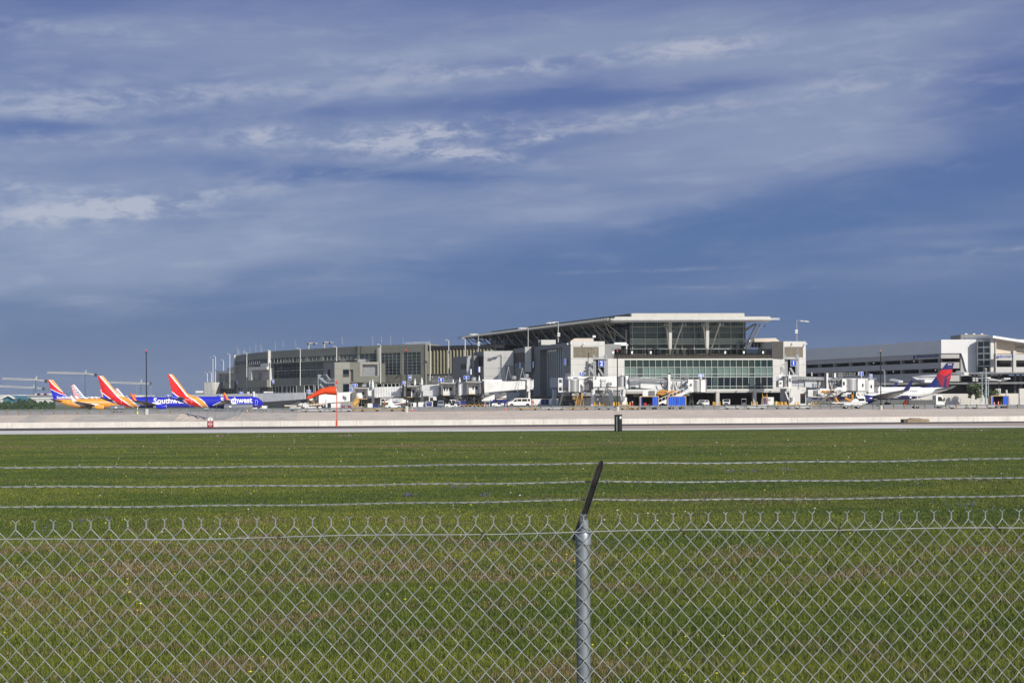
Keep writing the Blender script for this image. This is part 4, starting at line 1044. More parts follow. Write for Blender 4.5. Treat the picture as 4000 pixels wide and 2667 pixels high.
# plan: front wall from px 2460 to 2913 at HY; left wall runs back
A = XY(2460, HY, 1320); B = XY(2913, HY + 2, 1320)
HF_ = Fac(A, B); z0 = zH; z1 = Z(2460, 1262, HY) + .3
hall = thing('terrace_hall', 'tall glass hall with a broad metal roof on slanted struts above the gate hall', 'building', (A[0], A[1], zH))
rowz = [z0, Z(2500, 1384, HY), Z(2500, 1363.5, HY), Z(2500, 1344, HY), Z(2500, 1323.5, HY), Z(2500, 1303, HY), Z(2500, 1295, HY), Z(2500, 1276, HY), z1]
mats_h = [1, 1, 1, 2, 0, 3, 0, 0]
mb = MB()
for i in range(8): HF_.box(mb, 0, HF_.L, rowz[i], rowz[i + 1], -.3, 0, mats_h[i])
wo_ = build('window_wall', mb, [mat('hall_glass', (.034, .075, .090), .1, var=.2, vscale=.3, spec=.3), mat('hall_glass_low', (.028, .048, .055), .1, var=.3, vscale=.6, spec=.25), mat('pale_glass', (.15, .21, .205), .15, var=.1, spec=.7), mat('grey_spandrel', (.09, .115, .14), .3, var=.05)], hall, world=True)
mb = MB(); nn = 10
for x in (2471, 2520, 2568, 2617, 2664, 2712, 2760, 2808, 2855, 2905): s = HF_.s_(x, 1330); HF_.box(mb, s - .05, s + .05, z0, z1, 0, .10)
for z in rowz[1:5] + rowz[7:8]: HF_.box(mb, 0, HF_.L, z - .06, z + .06, 0, .12)
build('mullion', mb, M_FRAME_W, wo_)
mb = MB()
for i in range(96): s = i * HF_.L / 96; HF_.box(mb, s, s + .11, rowz[5] + .3, rowz[5] + .5, .01, .05)
for i in range(64): s = i * HF_.L / 64; HF_.box(mb, s + .1, s + .2, rowz[6], z1, -.0, .03, 0)
build('fritting', mb, mat('grey_fin', (.20, .24, .25), .4, var=0), wo_)
# things seen dimly through the lower glass
mb = MB(); 
for a_, b_, y0_, y1_ in [(2640, 2652, 1390, 1365), (2668, 2680, 1390, 1363), (2683, 2692, 1390, 1365), (2697, 2702, 1389, 1366), (2877, 2890, 1385, 1345)]:
    HF_.box(mb, HF_.s_(a_, 1370), HF_.s_(b_, 1370), Z(2650, y0_, HY), Z(2650, y1_, HY), .001, .02)
build('inner_panel', mb, mat('dim_panel', (.16, .19, .19), .3, var=.1), wo_)
# left wall running back
LB = XY(1918, 486, 1320); LW = Fac(LB, A); mb = MB(); LW.box(mb, 0, LW.L, z0, z1 + .2, -.3, 0); 
lw = build('side_glass_wall', mb, M_GL_BL, hall, world=True)
mb = MB()
for i in range(40): s = i * LW.L / 40; LW.box(mb, s, s + .12, z0, z1, 0, .12)
for z in rowz[1:8]: LW.box(mb, 0, LW.L, z - .05, z + .05, 0, .1)
build('mullion', mb, M_STEEL_D, lw)
mb = MB(); RBk = Vector(B) + (Vector(LB) - Vector(A)) * .9; Fac(B, RBk).box(mb, 0, (RBk - Vector(B)).length, z0, z1, -.3, 0); build('side_glass_wall', mb, M_GL_BL, hall, world=True)
# roof: thin canopy, then stepped fascias above
axis = (Vector(LB) - Vector(A)).normalized(); right = HF_.d
def RP(u, v, z): q_ = Vector(A) + right * u + axis * v; return (q_.x, q_.y, z)
zc0 = Z(2500, 1258.5, 384); zc1 = Z(2500, 1250, 384)
uL, uR = -10.1, (XY(3048, 380)[0] - A[0] - 3.8); vF, vB = -10.5, 106.0
uR_w = (XY(2913, HY)[0] - A[0])
# the canopy underside rises slightly to its outer edge
mb = MB()
def slab(u0, u1, v0, v1, za, zb, mi=0, tz=0):
    mb.hexa([RP(u0, v0, za + tz), RP(u1, v0, za + tz), RP(u1, v1, za), RP(u0, v1, za)], [RP(u0, v0, zb), RP(u1, v0, zb), RP(u1, v1, zb), RP(u0, v1, zb)], mi)
slab(uL, uR, vF, vB, zc0 + .45, zc1, 0)
build('canopy', mb, mat('roof_metal_pale', (.50, .49, .455), .5, var=.04), hall, world=True)
mb = MB(); k = 150      # slatted front edge
for i in range(k):
    u = uL + .8 + (uR - uL - 3.0) * i / k; mb.hexa([RP(u, vF - .5, zc0 + .25), RP(u + .28, vF - .5, zc0 + .25), RP(u + .28, vF + 1.4, zc0 - .15), RP(u, vF + 1.4, zc0 - .15)], [RP(u, vF - .5, zc0 + .65), RP(u + .28, vF - .5, zc0 + .65), RP(u + .28, vF + 1.4, zc0 + .45), RP(u, vF + 1.4, zc0 + .45)])
for dz in (0.62, .95): mb.bar(RP(uL, vF - .6, zc0 + dz - .2), RP(uR, vF - .6, zc0 + dz - .2), .12, .12)
mb.bar(RP(uL, vF - .05, zc1 + .12), RP(uR, vF - .05, zc1 + .12), .10, .10)
for i in range(9): u = uL + 3 + (uR - uL - 6) * i / 8; mb.ball(RP(u, vF, zc1 + .3), .22, 6)
build('sunshade_slats', mb, M_WHITE2, hall, world=True)
mb = MB(); k = 170
for i in range(k):
    v = vF + 1 + (vB - vF - 2) * i / k; mb.hexa([RP(uL - .5, v, zc0 + .25), RP(uL + 1.0, v, zc0 + .1), RP(uL + 1.0, v + .3, zc0 + .1), RP(uL - .5, v + .3, zc0 + .25)], [RP(uL - .5, v, zc0 + .6), RP(uL + 1, v, zc0 + .5), RP(uL + 1, v + .3, zc0 + .5), RP(uL - .5, v + .3, zc0 + .6)])
for i in range(60):
    v = vF + 2 + (vB - vF - 4) * i / 60; mb.box(*(lambda q_: (q_[0] - .35, q_[0] + .35, q_[1] - .12, q_[1] + .5, zc1 - .05, zc1 + .45))(RP(uL + .3, v, 0)))
for dz in (0.75, .5, 1.15): mb.bar(RP(uL - .6, vF, zc0 + dz - .2), RP(uL - .6, vB, zc0 + dz - .2), .12, .12)
build('sunshade_slats', mb, mat('slat_grey', (.34, .34, .32), .45, .2, var=.05), hall, world=True)
mb = MB()
zf1 = Z(2600, 1240, 388); zf2 = Z(2600, 1227.5, 390)
uf2a, uf2b = (XY(2400, 384)[0] - A[0] - 2.5), (XY(3014, 384)[0] - A[0] - 2.5); uf1a, uf1b = -2.0, (XY(2913, 385)[0] - A[0] - 2.0)
slab(uf2a, uf2b, vF + 3.5, vB - 2, zc1 - .1, zf1); slab(uf1a, uf1b, vF + 5, vB - 8, zf1, zf2)
for i in range(1, 5): u = uf1a + (uf1b - uf1a) * i / 5; mb.bar(RP(u, vF + 4.98, zf1 + .1), RP(u, vF + 4.98, zf2 - .05), .05, .05, mi=1)
build('roof_fascia', mb, [mat('fascia_pale', (.52, .505, .465), .55, var=.03, streak=.1), M_PANEL_J], hall, world=True)
mb = MB(); slab(uf2a - .05, uf2a + .1, vF + 4, vB - 2.5, zc1, zf1 - .02); slab(uf1a - .1, uf1a + .02, vF + 6, vB - 8.5, zf1, zf2 - .05)
build('roof_edge', mb, mat('roof_edge_grey', (.10, .11, .115), .5, var=.06), hall, world=True)
mb = MB()
for i in range(14): u = uf1a + .4 + (uf1b - uf1a - .8) * i / 4 if i < 5 else 0; v = vF + 6 if i < 5 else vF + 6 + (i - 4) * 9.5; mb.cyl(RP(u, v, zf2), RP(u, v, zf2 + .6), .02, n=4)
build('lightning_rod', mb, M_STEEL, hall, world=True)
# V struts along the left side, paired front columns
mb_all = []
for i in range(15):
    v = 1.0 + i * 7.0; b0 = RP(-1.3, v, zH + .1); mb = MB()
    mb.cyl(b0, RP(uL + 1.5, v - 4.2, zc0 + .3), .24, .20, 7); mb.cyl(b0, RP(uL + 1.5, v + 4.2, zc0 + .3), .24, .20, 7)
    mb.cyl(RP(-.8, v, z0 + 6), RP(uL + 2.2, v - 3.5, zc0 + .1), .16, n=6); mb.cyl(RP(-.8, v, z0 + 6), RP(uL + 2.2, v + 3.5, zc0 + .1), .16, n=6)
    mb.cyl(RP(-.5, v, z0), RP(-.5, v, z0 + 8.5), .25, n=6)
    mb.bar(RP(-.5, v, zc0 + .1), RP(uL + .6, v, zc0 + .35), .18, .35)
    build('strut_pair', mb, M_BRZ, hall, world=True, smooth=True)
for px0 in (2618, 2763):
    b0 = P(px0 + 1, 1390, 385.0); c = MB()
    c.prism([(-.55 + b0.x, P(0, 1258, 385).z), (.42 + b0.x, P(0, 1258, 385).z), (.40 + b0.x, b0.z + 5), (.30 + b0.x, b0.z), (-.24 + b0.x, b0.z)], 384.8, 385.4)
    cc_ = build('column', c, M_PANEL_L, hall, world=True)
    c = MB(); tl = P(px0 - 16, 1262, 383); tr = P(px0 + 52, 1256, 382.2); tr2 = P(px0 + 48, 1262, 388)
    c.cyl(b0 + Vector((-.3, -.3, 0)), tl, .22, .18, 8); c.cyl(b0 + Vector((.3, -.3, 0)), tr, .24, .18, 8); c.cyl(P(px0 + 2, 1300, 385.2), tr2, .2, .15, 8); c.cyl(P(px0 + 2, 1300, 385.2), P(px0 - 42, 1262, 388), .2, .15, 8)
    build('strut_pair', c, M_BRZ, hall, world=True, smooth=True)
c = MB()
b1 = P(2914, 1372, 384)
c.cyl(b1, P(2977, 1262, 382), .26, .2, 8); c.cyl(b1 + Vector((-.3, .8, .6)), P(2954, 1265, 386), .26, .2, 8); c.cyl(P(2913, 1292, 388), P(2952, 1264, 386), .2, n=6); c.cyl(P(2914, 1286, 388), P(2945, 1266, 389), .2, n=6)
for i in range(14):
    t = i / 14; c.cyl(b1 + (P(2977, 1262, 382) - b1) * t, b1 + (P(2954, 1265, 386) - b1) * min(1, t + .05), .05, n=4)
build('strut_pair', c, M_BRZ, hall, world=True, smooth=True)
for x_, y_ in ((2601, 1268), (2673, 1268), (2747, 1268), (2820, 1268), (2966, 1270), (2988, 1272)):
    b0 = P(x_, y_, 383.5); c = MB()
    for dx_ in ((-.35, .35) if x_ < 2900 else (0,)): c.cyl(b0 + Vector((dx_, 0, .5)), b0 + Vector((dx_, 0, .1)), .04, n=4); c.cyl(b0 + Vector((dx_, 0, .12)), b0 + Vector((dx_, 0, -.28)), .10, .24, 8)
    build('hanging_lamp', c, M_WHITE if x_ < 2900 else M_CHAR, hall, world=True)
# terrace in front of the hall: dark glass balustrade with posts and planting, small kiosks
ter2 = FH
bal = thing('terrace_balustrade', 'dark glass balustrade with slim posts along the terrace above the green window wall', 'railing', (FH.pt(FH.s_(2355), 0, zH)))
mb = MB(); zb1 = FH.z_(2600, 1383); ztop = FH.z_(2600, 1362)
FH.box(mb, FH.s_(2355), FH.s_(3066), zH + .02, zH + .95, -.34, -.28); build('glass_panel', mb, mat('smoked_panel', (.035, .030, .028), .12, var=.2, vscale=2), bal, world=True)
for i in range(31): mb = MB(); s = FH.s_(2372) + (FH.s_(3060) - FH.s_(2372)) * i / 30; FH.box(mb, s - .04, s + .04, zH + .02, zH + 2.9, -.27, -.2); build('post', mb, M_CHAR, bal, world=True)
mg = bpy.data.materials.new('tinted_glass'); mg.use_nodes = True; b_ = mg.node_tree.nodes['Principled BSDF']; b_.inputs['Base Color'].default_value = (.30, .29, .28, 1); b_.inputs['Transmission Weight'].default_value = 1; b_.inputs['IOR'].default_value = 1.05; b_.inputs['Roughness'].default_value = 0
mb = MB(); FH.box(mb, FH.s_(2355), FH.s_(3066), zH + .95, zH + 2.5, -.33, -.31); build('tinted_panel', mb, mg, bal, world=True)
for i in range(9): mb = MB(); s = FH.s_(3026 + i * 4.6); FH.box(mb, s - .12, s + .12, zH + .02, zH + 3.4, -.2, -.05); build('screen_board', mb, M_CHAR, bal, world=True)
for x in (2470, 2543, 2834, 2907, 2982, 2396): s = FH.s_(x); mb = MB(); FH.box(mb, s - .22, s + .22, zH + 1.3, zH + 1.95, -.2, -.17); build('notice', mb, M_SIGNW, bal, world=True)
mb = MB(); rg_ = random.Random(4)
for i in range(900):
    s = rg_.uniform(FH.s_(2560), FH.s_(3060)); 
    if abs((s % 9) - 4) > 3.4: continue
    zz = zH + .8 + rg_.random() * .5; a = rg_.random() * 6.28; c = Vector(FH.pt(s, -.6 - rg_.random() * .6, zz)); l = .18
    mb.add([c + Vector((l * math.cos(a), l * math.sin(a), .1)), c + Vector((-l * math.sin(a), l * math.cos(a), 0)), c - Vector((0, 0, .1))], [(0, 1, 2)])
pl = tag(build('terrace_planting', mb, mat('dark_foliage', (.03, .05, .018), .7, var=.3)), 'low dark planting along the terrace edge', kind='stuff')
# kiosk frames left of the hall
kf = thing('terrace_kiosk', 'white flat roofed kiosk with glass screens at the left end of the terrace', 'kiosk', P(2400, 1399, 374))
k_ = lambda px, py, Y=374: P(px, py, Y)
mb = MB(); a, b = k_(2352, 1350), k_(2454, 1344); mb.box(a.x, b.x, 374, 379, a.z, b.z); a, b = k_(2401, 1345), k_(2448, 1337); mb.box(a.x, b.x, 374.5, 379, a.z, b.z); a, b = k_(2446, 1399), k_(2450, 1348); mb.box(a.x, b.x, 374, 374.4, a.z, b.z)
build('roof', mb, M_WHITE, kf, world=True)
mb = MB(); a, b = k_(2353, 1399, 376), k_(2455, 1350, 376); mb.box(a.x, b.x, 376, 376.2, a.z, b.z); build('glass_screen', mb, M_GL_DK, kf, world=True)
mb = MB()
for i in range(12): a, b = k_(2354 + i * 2.6 + (i > 5) * 60, 1399, 373.6), k_(2355 + i * 2.6 + (i > 5) * 60, 1348 + (i % 3) * 4 + (i > 5) * 14, 373.6); mb.box(a.x, b.x, 373.6, 373.8, a.z, b.z)
for x in (2385, 2400, 2405): a, b = k_(x, 1399, 375), k_(x + 1.3, 1362, 375); mb.box(a.x, b.x, 375.8, 375.95, a.z, b.z)
mb.bar(k_(2418, 1358, 375), k_(2434, 1386, 375), .2, .2)
build('frame', mb, M_STEEL, kf, world=True)

# ================================================================== big wall numbers and stair cores at gates 2 and 1
def core(px0, label, mirror=False):
    t = thing('stair_core', label, 'staircase', P(px0, 1580, 366)); Y = 366.0; q = lambda x, y, Y=Y: P(px0 + x, y, Y)
    mb = MB()
    a, b = q(-22, 1471, 367.5), q(16, 1404, 367.5); mb.box(a.x, b.x, 367.2, 367.5, a.z, b.z); build('dark_recess', mb, M_GL_DK, t, world=True)
    mb = MB()
    for x, y0, y1, w in ((-28, 1470, 1385, .35), (-22, 1470, 1400, .3), (14, 1471, 1386, .4), (20, 1471, 1384, .55), (23, 1520, 1400, .3)): mb.bar(q(x, y0), q(x, y1), w, w)
    mb.bar(q(-28, 1403), q(22, 1403), 1.8, .15); mb.bar(q(-46, 1434), q(-26, 1460), .4, .7); mb.bar(q(-46, 1434), q(-46, 1470), .3, .3); mb.bar(q(-40, 1424), q(-25, 1424), .4, .3)
    mb.bar(q(-46, 1470), q(-25, 1470), .8, .2); mb.bar(q(-10, 1436), q(8, 1466), .5, .5)
    for i in range(9): mb.bar(q(-18 + i * 4, 1470), q(-18 + i * 4, 1460), .05, .05)
    for i in range(14): mb.bar(q(-28 + i * 3.8, 1403), q(-28 + i * 3.8, 1393), .05, .05)
    mb.bar(q(-28, 1393), q(22, 1393), .08, .08)
    build('stair_frame', mb, M_STEEL, t, world=True); return t
core(2348, 'grey steel stair core between the tan louver and the green window wall')
core(3096, 'grey steel stair core at the right end of the gate hall')
gate_sign('2', 2349.5, 1420, 365.2, 1.55, 1.5, 'big square blue number 2 on the stair core')
gate_sign('1', 3100, 1418.5, 365.2, 1.40, 1.42, 'big square blue number 1 at the right end of the terminal')
for i, (px_, py_, Y_) in enumerate([(2327, 1355, 366), (3119, 1355, 374)]):
    t = thing('slim_mast', ['thin pale mast in front of the tan louver left of gate 2', 'thin pale mast in front of the tan louver at gate 1'][i], 'mast', P(px_, 1470, Y_)); mb = MB().cyl(P(px_, 1470, Y_), P(px_, py_, Y_), .09, n=6); mb.ball(P(px_, py_, Y_), .2, 6); build('pole', mb, M_STEEL, t, world=True)
gate_sign('15', 1601, 1474, 436, .85, 1.35, 'blue wall number 15 on the olive concourse wall')
gate_sign('17', 1067, 1490, 492, .6, 1.5, 'narrow blue wall number 17 on the curved concourse')
gate_sign('13', 1258, 1483, 437, .6, 1.1, 'blue wall number half hidden behind the steel stair')
# ================================================================== aircraft
A_BLUE = mat('livery_blue', (.012, .018, .50), .30, var=.02, coat=.6)
A_RED = mat('livery_red', (.62, .006, .012), .30, var=.02, coat=.6)
A_ORG = mat('livery_orange', (.80, .35, .045), .30, var=.02, coat=.6)
A_WHT = mat('livery_white', (.87, .87, .85), .30, var=.02, coat=.5)
A_SIL = mat('livery_silver', (.42, .43, .45), .35, .4, var=.03)
A_WING = mat('wing_grey', (.26, .26, .26), .45, .2, var=.05)
A_WDK = mat('wing_underside', (.085, .09, .095), .5, var=.05)
A_NAVY = mat('livery_navy', (.012, .015, .13), .25, var=.02, coat=.8)
A_NAVR = mat('livery_crimson', (.30, .006, .03), .3, var=.02, coat=.5)
A_ABL = mat('flag_blue', (.02, .10, .32), .3, var=.02)
A_DK = mat('cabin_window', (.012, .013, .018), .2, var=0)
A_MET = mat('engine_lip', (.62, .62, .62), .25, .8, var=0)
LIV = [A_BLUE, A_RED, A_ORG, A_WHT, A_SIL, A_NAVY, A_NAVR, A_ABL, A_DK]
BLUE, RED, ORG, WHT, SIL, NAVY, CRIM, ABLUE, DKW = range(9)
def fus_profile(L, Rr):
    """(x from tail, radius, centre height offset) of a single aisle jet; nose at x=L"""
    P_ = [(0.0, .12, .95), (.02, .20, .85), (.06, .34, .68), (.12, .53, .48), (.19, .75, .26), (.26, .92, .08), (.32, 1.0, 0), (.84, 1.0, 0), (.88, .985, -.01), (.915, .92, -.06), (.945, .80, -.13), (.97, .60, -.23), (.988, .38, -.31), (.997, .18, -.36), (1.0, .04, -.38)]
    return [(a * L, b * Rr, c * Rr) for a, b, c in P_]
def prof_at(pr, x):
    xs = [p[0] for p in pr]; return float(np.interp(x, xs, [p[1] for p in pr])), float(np.interp(x, xs, [p[2] for p in pr]))
def heart(x, z):
    """blue body with red and orange bands sweeping up the tail; x from tail cone, z above the fuselage axis"""
    d = z - 1.9
    kk = x + (1.41 if d < 0 else .83) * d
    e = x + (1.05 if d < 0 else .86) * d
    g = x + 1.27 * d
    if g < 2.5: return BLUE
    if g < 2.95: return WHT
    if kk < 5.9: return RED
    if kk < 6.5: return WHT
    if z > 2.05: return ORG
    if e < 9.4: return ORG
    if e < 9.75: return WHT
    return BLUE
def canyon(x, z):
    if z < 1.75: return ORG
    d = (9.65 - z) * .94; xr = x + 1.0
    ro = float(np.interp(d, [0, 1.6, 3.8, 6.3, 7.4], [.3, 1.6, 4.1, 8.6, 11.5])); rb = float(np.interp(d, [3.2, 3.7, 5.4, 6.4, 7.4], [0, 1.1, 4.7, 8.2, 11.4]))
    if xr > ro + .45: return ORG
    if xr > ro: return WHT
    if d > 3.2 and xr < rb: return BLUE
    if d > 2.9 and xr < rb + .5: return WHT
    return RED
def flagt(x, z):
    if z < 1.75: return SIL
    t = (z - 1.8) / 7.85; te = 1.2 - 2.2 * t; le = 7.5 - 6.6 * t + (3.6 * (1 - t / .22) ** 1.6 if t < .22 else 0)
    if x > le - .9: return WHT
    mid = te + (7.5 - 6.6 * t - te) * .46
    fr = (t * 7.0 + (.35 if x > mid else 0)) % 1.0
    if fr < .42: return WHT
    return RED if x < mid else ABLUE
def make_jet(name, label, loc, rz, paint, WXF=.36, TXF=.695, TXW=1.0, L=39.5, Rr=1.95, n_st=150, title=None, tail_title=None, winglet=(ORG, RED), fin_h=8.6, group='parked jets', detail=True, engine=None, belly=None, H0=None, fin=None, wingpaint=None, hair=None, windows=DKW):
    H0 = H0 or 3.25
    t = thing(name, label, 'airplane', loc, rz, group)
    pr = fus_profile(L, Rr); N = 56; mb = MB(); vs_ = []
    xs = [L * i / n_st for i in range(n_st + 1)]
    xs = sorted(set([p[0] for p in pr if p[0] > .9 * L] + xs))
    for x in xs:
        r, c = prof_at(pr, x)
        for i in range(N): a = 2 * math.pi * i / N; vs_.append((x, r * math.cos(a) * .97, c + r * math.sin(a)))
    fs = []; mi = []
    for k in range(len(xs) - 1):
        for i in range(N): fs.append((k * N + i, k * N + (i + 1) % N, (k + 1) * N + (i + 1) % N, (k + 1) * N + i))
    mb.v = [(x, y, z + H0) for x, y, z in vs_]; mb.f = fs
    for q_ in fs:
        x = sum(vs_[i][0] for i in q_) / 4; z = sum(vs_[i][2] for i in q_) / 4; mb.mi.append(paint(x, z))
    mb.f += [tuple(range(N - 1, -1, -1)), tuple(range((len(xs) - 1) * N, len(xs) * N))]; mb.mi += [paint(0, 0), paint(L, 0)]
    build('fuselage', mb, LIV, t, smooth=True)
    # fin
    F_ = fin or dict(x0=1.2, c0=6.3, x1=-1.0, c1=1.9, z0=Rr * .93, z1=9.65, dors=3.6)
    mb = MB(); nz, nx = 54, 54; vv = []; g = []
    for j in range(nz + 1):
        tz = j / nz; z = F_['z0'] - .5 + (F_['z1'] - F_['z0'] + .5) * tz
        te = F_['x0'] + (F_['x1'] - F_['x0']) * tz; le = F_['x0'] + F_['c0'] + (F_['x1'] + F_['c1'] - F_['x0'] - F_['c0']) * tz
        if tz < .22: le += F_['dors'] * (1 - tz / .22) ** 1.6
        for i in range(nx + 1):
            s = i / nx; x = te + (le - te) * s; th = .32 * (1 - .6 * tz) * math.sin(math.pi * min(1, s * .92 + .04)) ** .7
            g.append((x, th, z))
    for sd in (1, -1):
        b0 = len(mb.v); mb.v += [(x, y * sd, z + H0) for x, y, z in g]
        for j in range(nz):
            for i in range(nx):
                a = b0 + j * (nx + 1) + i; mb.f.append((a, a + 1, a + nx + 2, a + nx + 1)); x = (g[a - b0][0] + g[a - b0 + nx + 2][0]) / 2; z = (g[a - b0][2] + g[a - b0 + nx + 2][2]) / 2
                mb.mi.append(paint(x, z + .001) if z > F_['z0'] - .2 else paint(x, z))
    mb.add([(F_['x1'], .0, F_['z1'] + H0), (F_['x1'] + F_['c1'], 0, F_['z1'] + H0), (F_['x1'] + F_['c1'] / 2, .1, F_['z1'] + H0), (F_['x1'] + F_['c1'] / 2, -.1, F_['z1'] + H0)], [(0, 2, 1, 3)], WHT)
    build('tail_fin', mb, LIV, t, smooth=True)
    def surf(root_x, root_c, span, tip_x, tip_c, z0, z1, y0, th, m, nm, sd):
        mb = MB(); pts_ = []
        for (x, c, y, z, k) in ((root_x, root_c, y0, z0, 1.0), (tip_x, tip_c, y0 + span, z1, .45)):
            for u, w in ((0, 0), (.3, .28), (.65, .5), (.9, .35), (1, 0), (.9, -.3), (.65, -.45), (.3, -.25)): pts_.append((x + c * u, sd * y, z + th * w * k + H0))
        mb.add(pts_, [(i, (i + 1) % 8, (i + 1) % 8 + 8, i + 8) for i in range(8)] + [tuple(range(8)), tuple(range(15, 7, -1))])
        return build(nm, mb, m, t)
    for sd in (1, -1):
        surf(1.6, 3.6, 6.2, .2, 1.4, .95, 1.75, .6, .38, A_WDK if paint is not delta else A_WING, 'tailplane', sd)
        w = surf(L * WXF, 7.4, 15.2, L * WXF - 2.6, 1.6, -1.15, .75, 1.5, .85, A_WDK if paint is not delta else A_WING, 'wing', sd)
        # bright flap track fairings under the trailing edge and the winglet
        mb = MB()
        for q_ in range(4):
            y = 3.4 + q_ * 2.6; xx = L * WXF - .45 * q_ + .1; z = -1.3 + y * .125 + H0; mb.cyl((xx - 1.3, sd * y, z - .25), (xx + 1.9, sd * y, z - .1), .06, .26, 6)
        build('flap_fairing', mb, A_WHT, w)
        mb = MB(); x0 = L * WXF - 2.5; wl = [(x0, 0), (x0 + 1.5, 0), (x0 - .35, 2.5), (x0 - 1.0, 2.5)]
        for (ca, cb, mi_) in ((0, .45, winglet[1]), (.45, 1.0, winglet[0])):
            pa = [(wl[0][0] * (1 - ca) + wl[1][0] * ca), (wl[0][0] * (1 - cb) + wl[1][0] * cb), (wl[3][0] * (1 - cb) + wl[2][0] * cb), (wl[3][0] * (1 - ca) + wl[2][0] * ca)]
            y = 16.7; z = .70 + H0
            mb.hexa([(pa[0], sd * y, z), (pa[1], sd * y, z), (pa[1], sd * (y + .12), z), (pa[0], sd * (y + .12), z)], [(pa[3], sd * (y + .55), z + 2.5), (pa[2], sd * (y + .55), z + 2.5), (pa[2], sd * (y + .62), z + 2.5), (pa[3], sd * (y + .62), z + 2.5)], mi_)
        build('winglet', mb, LIV, w)
        # engine on its pylon
        ey, ez, ex, er = 5.0, -1.55 + H0, L * WXF + 5.2, (1.2 if paint is delta else .98)
        mb = MB(); mb.lathe([(er * .55, 0), (er * .86, .6), (er, 1.7), (er * 1.0, 3.0), (er * .92, 3.6)], (ex, sd * ey, ez), 'X', 20, 0)
        mb.lathe([(er * .92, 3.6), (er * .86, 3.75), (er * .80, 3.7), (er * .76, 3.3)], (ex, sd * ey, ez), 'X', 20, 1)
        mb.lathe([(er * .35, -.9), (er * .5, .2)], (ex, sd * ey, ez), 'X', 14, 1)
        e_ = build('engine', mb, [engine or A_BLUE, A_MET], t, smooth=True)
        build('pylon', MB().hexa([(ex - .5, sd * ey - .15, ez + er * .8), (ex + 2.6, sd * ey - .15, ez + er * .9), (ex + 2.6, sd * ey + .15, ez + er * .9), (ex - .5, sd * ey + .15, ez + er * .8)], [(ex - 1.5, sd * ey - .1, ez + er + .55), (ex + 1.2, sd * ey - .1, ez + er + .3), (ex + 1.2, sd * ey + .1, ez + er + .3), (ex - 1.5, sd * ey + .1, ez + er + .55)]), A_WHT, e_)
        mb = MB()
        for dx_ in (0,): mb.cyl((L * .45, sd * 2.85, -.9 + H0), (L * .45, sd * 2.85, .5), .14, n=8)
        lg = build('landing_gear', mb, A_SIL, t)
        for o_ in (-.42, .42):
            build('wheel', MB().lathe([(.28, -.18), (.52, -.16), (.55, 0), (.52, .16), (.28, .18)], (L * .45, sd * 2.85 + o_, .55), 'Y', 16), M_BLACK, lg, smooth=True)
    mb = MB().cyl((L * .86, 0, -1.5 + H0), (L * .86, 0, .4), .1, n=8); lg = build('landing_gear', mb, A_SIL, t)
    build('wheel', MB().lathe([(.2, -.35), (.36, -.33), (.36, .33), (.2, .35)], (L * .86, 0, .36), 'Y', 14), M_BLACK, lg)
    # cabin windows, doors, cockpit
    for sd in (1, -1):
        x = L * .255; w0 = None
        while detail and x < L * .88:
            r, c = prof_at(pr, x); zz = .42; y = math.sqrt(max(0, r * r - (zz - c) ** 2)) * .97
            if w0 is None: w0 = build('cabin_window', MB().box(0, .24, -.02, .02, -.18, .18), LIV[windows], t); o = w0
            else: o = w0.copy(); COL.objects.link(o)
            o.location = (x, sd * y, zz + H0); x += .52
        for xd, hgt in ((L * .205, 1.75), (L * .885, 1.85)):
            r, c = prof_at(pr, xd); mb = MB()
            zz0 = c - .62 * Rr * 1.0; zz1 = zz0 + hgt
            def yy(z): return sd * (math.sqrt(max(.01, r * r - (z - c) ** 2)) * .97 + .015)
            st = 6
            for a_, b_ in ((0, .07), (.83, .90)):
                for q_ in range(st):
                    za, zb = zz0 + hgt * q_ / st, zz0 + hgt * (q_ + 1) / st; mb.add([(xd + a_, yy(za), za + H0), (xd + b_, yy(za), za + H0), (xd + b_, yy(zb), zb + H0), (xd + a_, yy(zb), zb + H0)], [(0, 1, 2, 3)])
            for za in (zz0, zz1 - .07): mb.add([(xd, yy(za), za + H0), (xd + .9, yy(za), za + H0), (xd + .9, yy(za + .07), za + .07 + H0), (xd, yy(za + .07), za + .07 + H0)], [(0, 1, 2, 3)])
            build('door_outline', mb, A_WHT if paint is not delta else A_SIL, t)
        mb = MB(); xw = L * .953
        for x0, x1 in ((xw, xw + .42), (xw + .47, xw + .9)):
            q_ = []
            for x, z in ((x0, .30), (x1, .18), (x1, .62), (x0, .82)):
                r, c = prof_at(pr, x); z2 = c + r * .35 + (z - .3) * .6; y = math.sqrt(max(.01, r * r - (z2 - c) ** 2)) * .97 + .02; q_.append((x, sd * y, z2 + H0))
            mb.add(q_, [(0, 1, 2, 3)])
        build('cockpit_window', mb, A_DK, t)
    if title:
        for sd in ((-1,) if True else (1, -1)):
            tb = text_mb(title, 2.75, off=.075); bm = bmesh.new(); me = bpy.data.meshes.new('t'); me.from_pydata(tb.v, [], tb.f); bm.from_mesh(me)
            for q_ in range(-7, 8): bmesh.ops.bisect_plane(bm, geom=bm.verts[:] + bm.edges[:] + bm.faces[:], plane_co=(0, 0, q_ * .2), plane_no=(0, 0, 1))
            nb = MB(); nb.v = []
            for v in bm.verts:
                x = L * TXF + v.co.x * TXW; z = .52 + v.co.z; y = -(math.sqrt(max(.05, Rr * Rr - z * z)) * .97 + .03); nb.v.append((x, y, z + H0))
            bm.verts.index_update(); nb.f = [tuple(v.index for v in f_.verts) for f_ in bm.faces]; nb.mi = [0] * len(nb.f); bm.free(); bpy.data.meshes.remove(me)
            build('airline_title', nb, A_WHT, t)
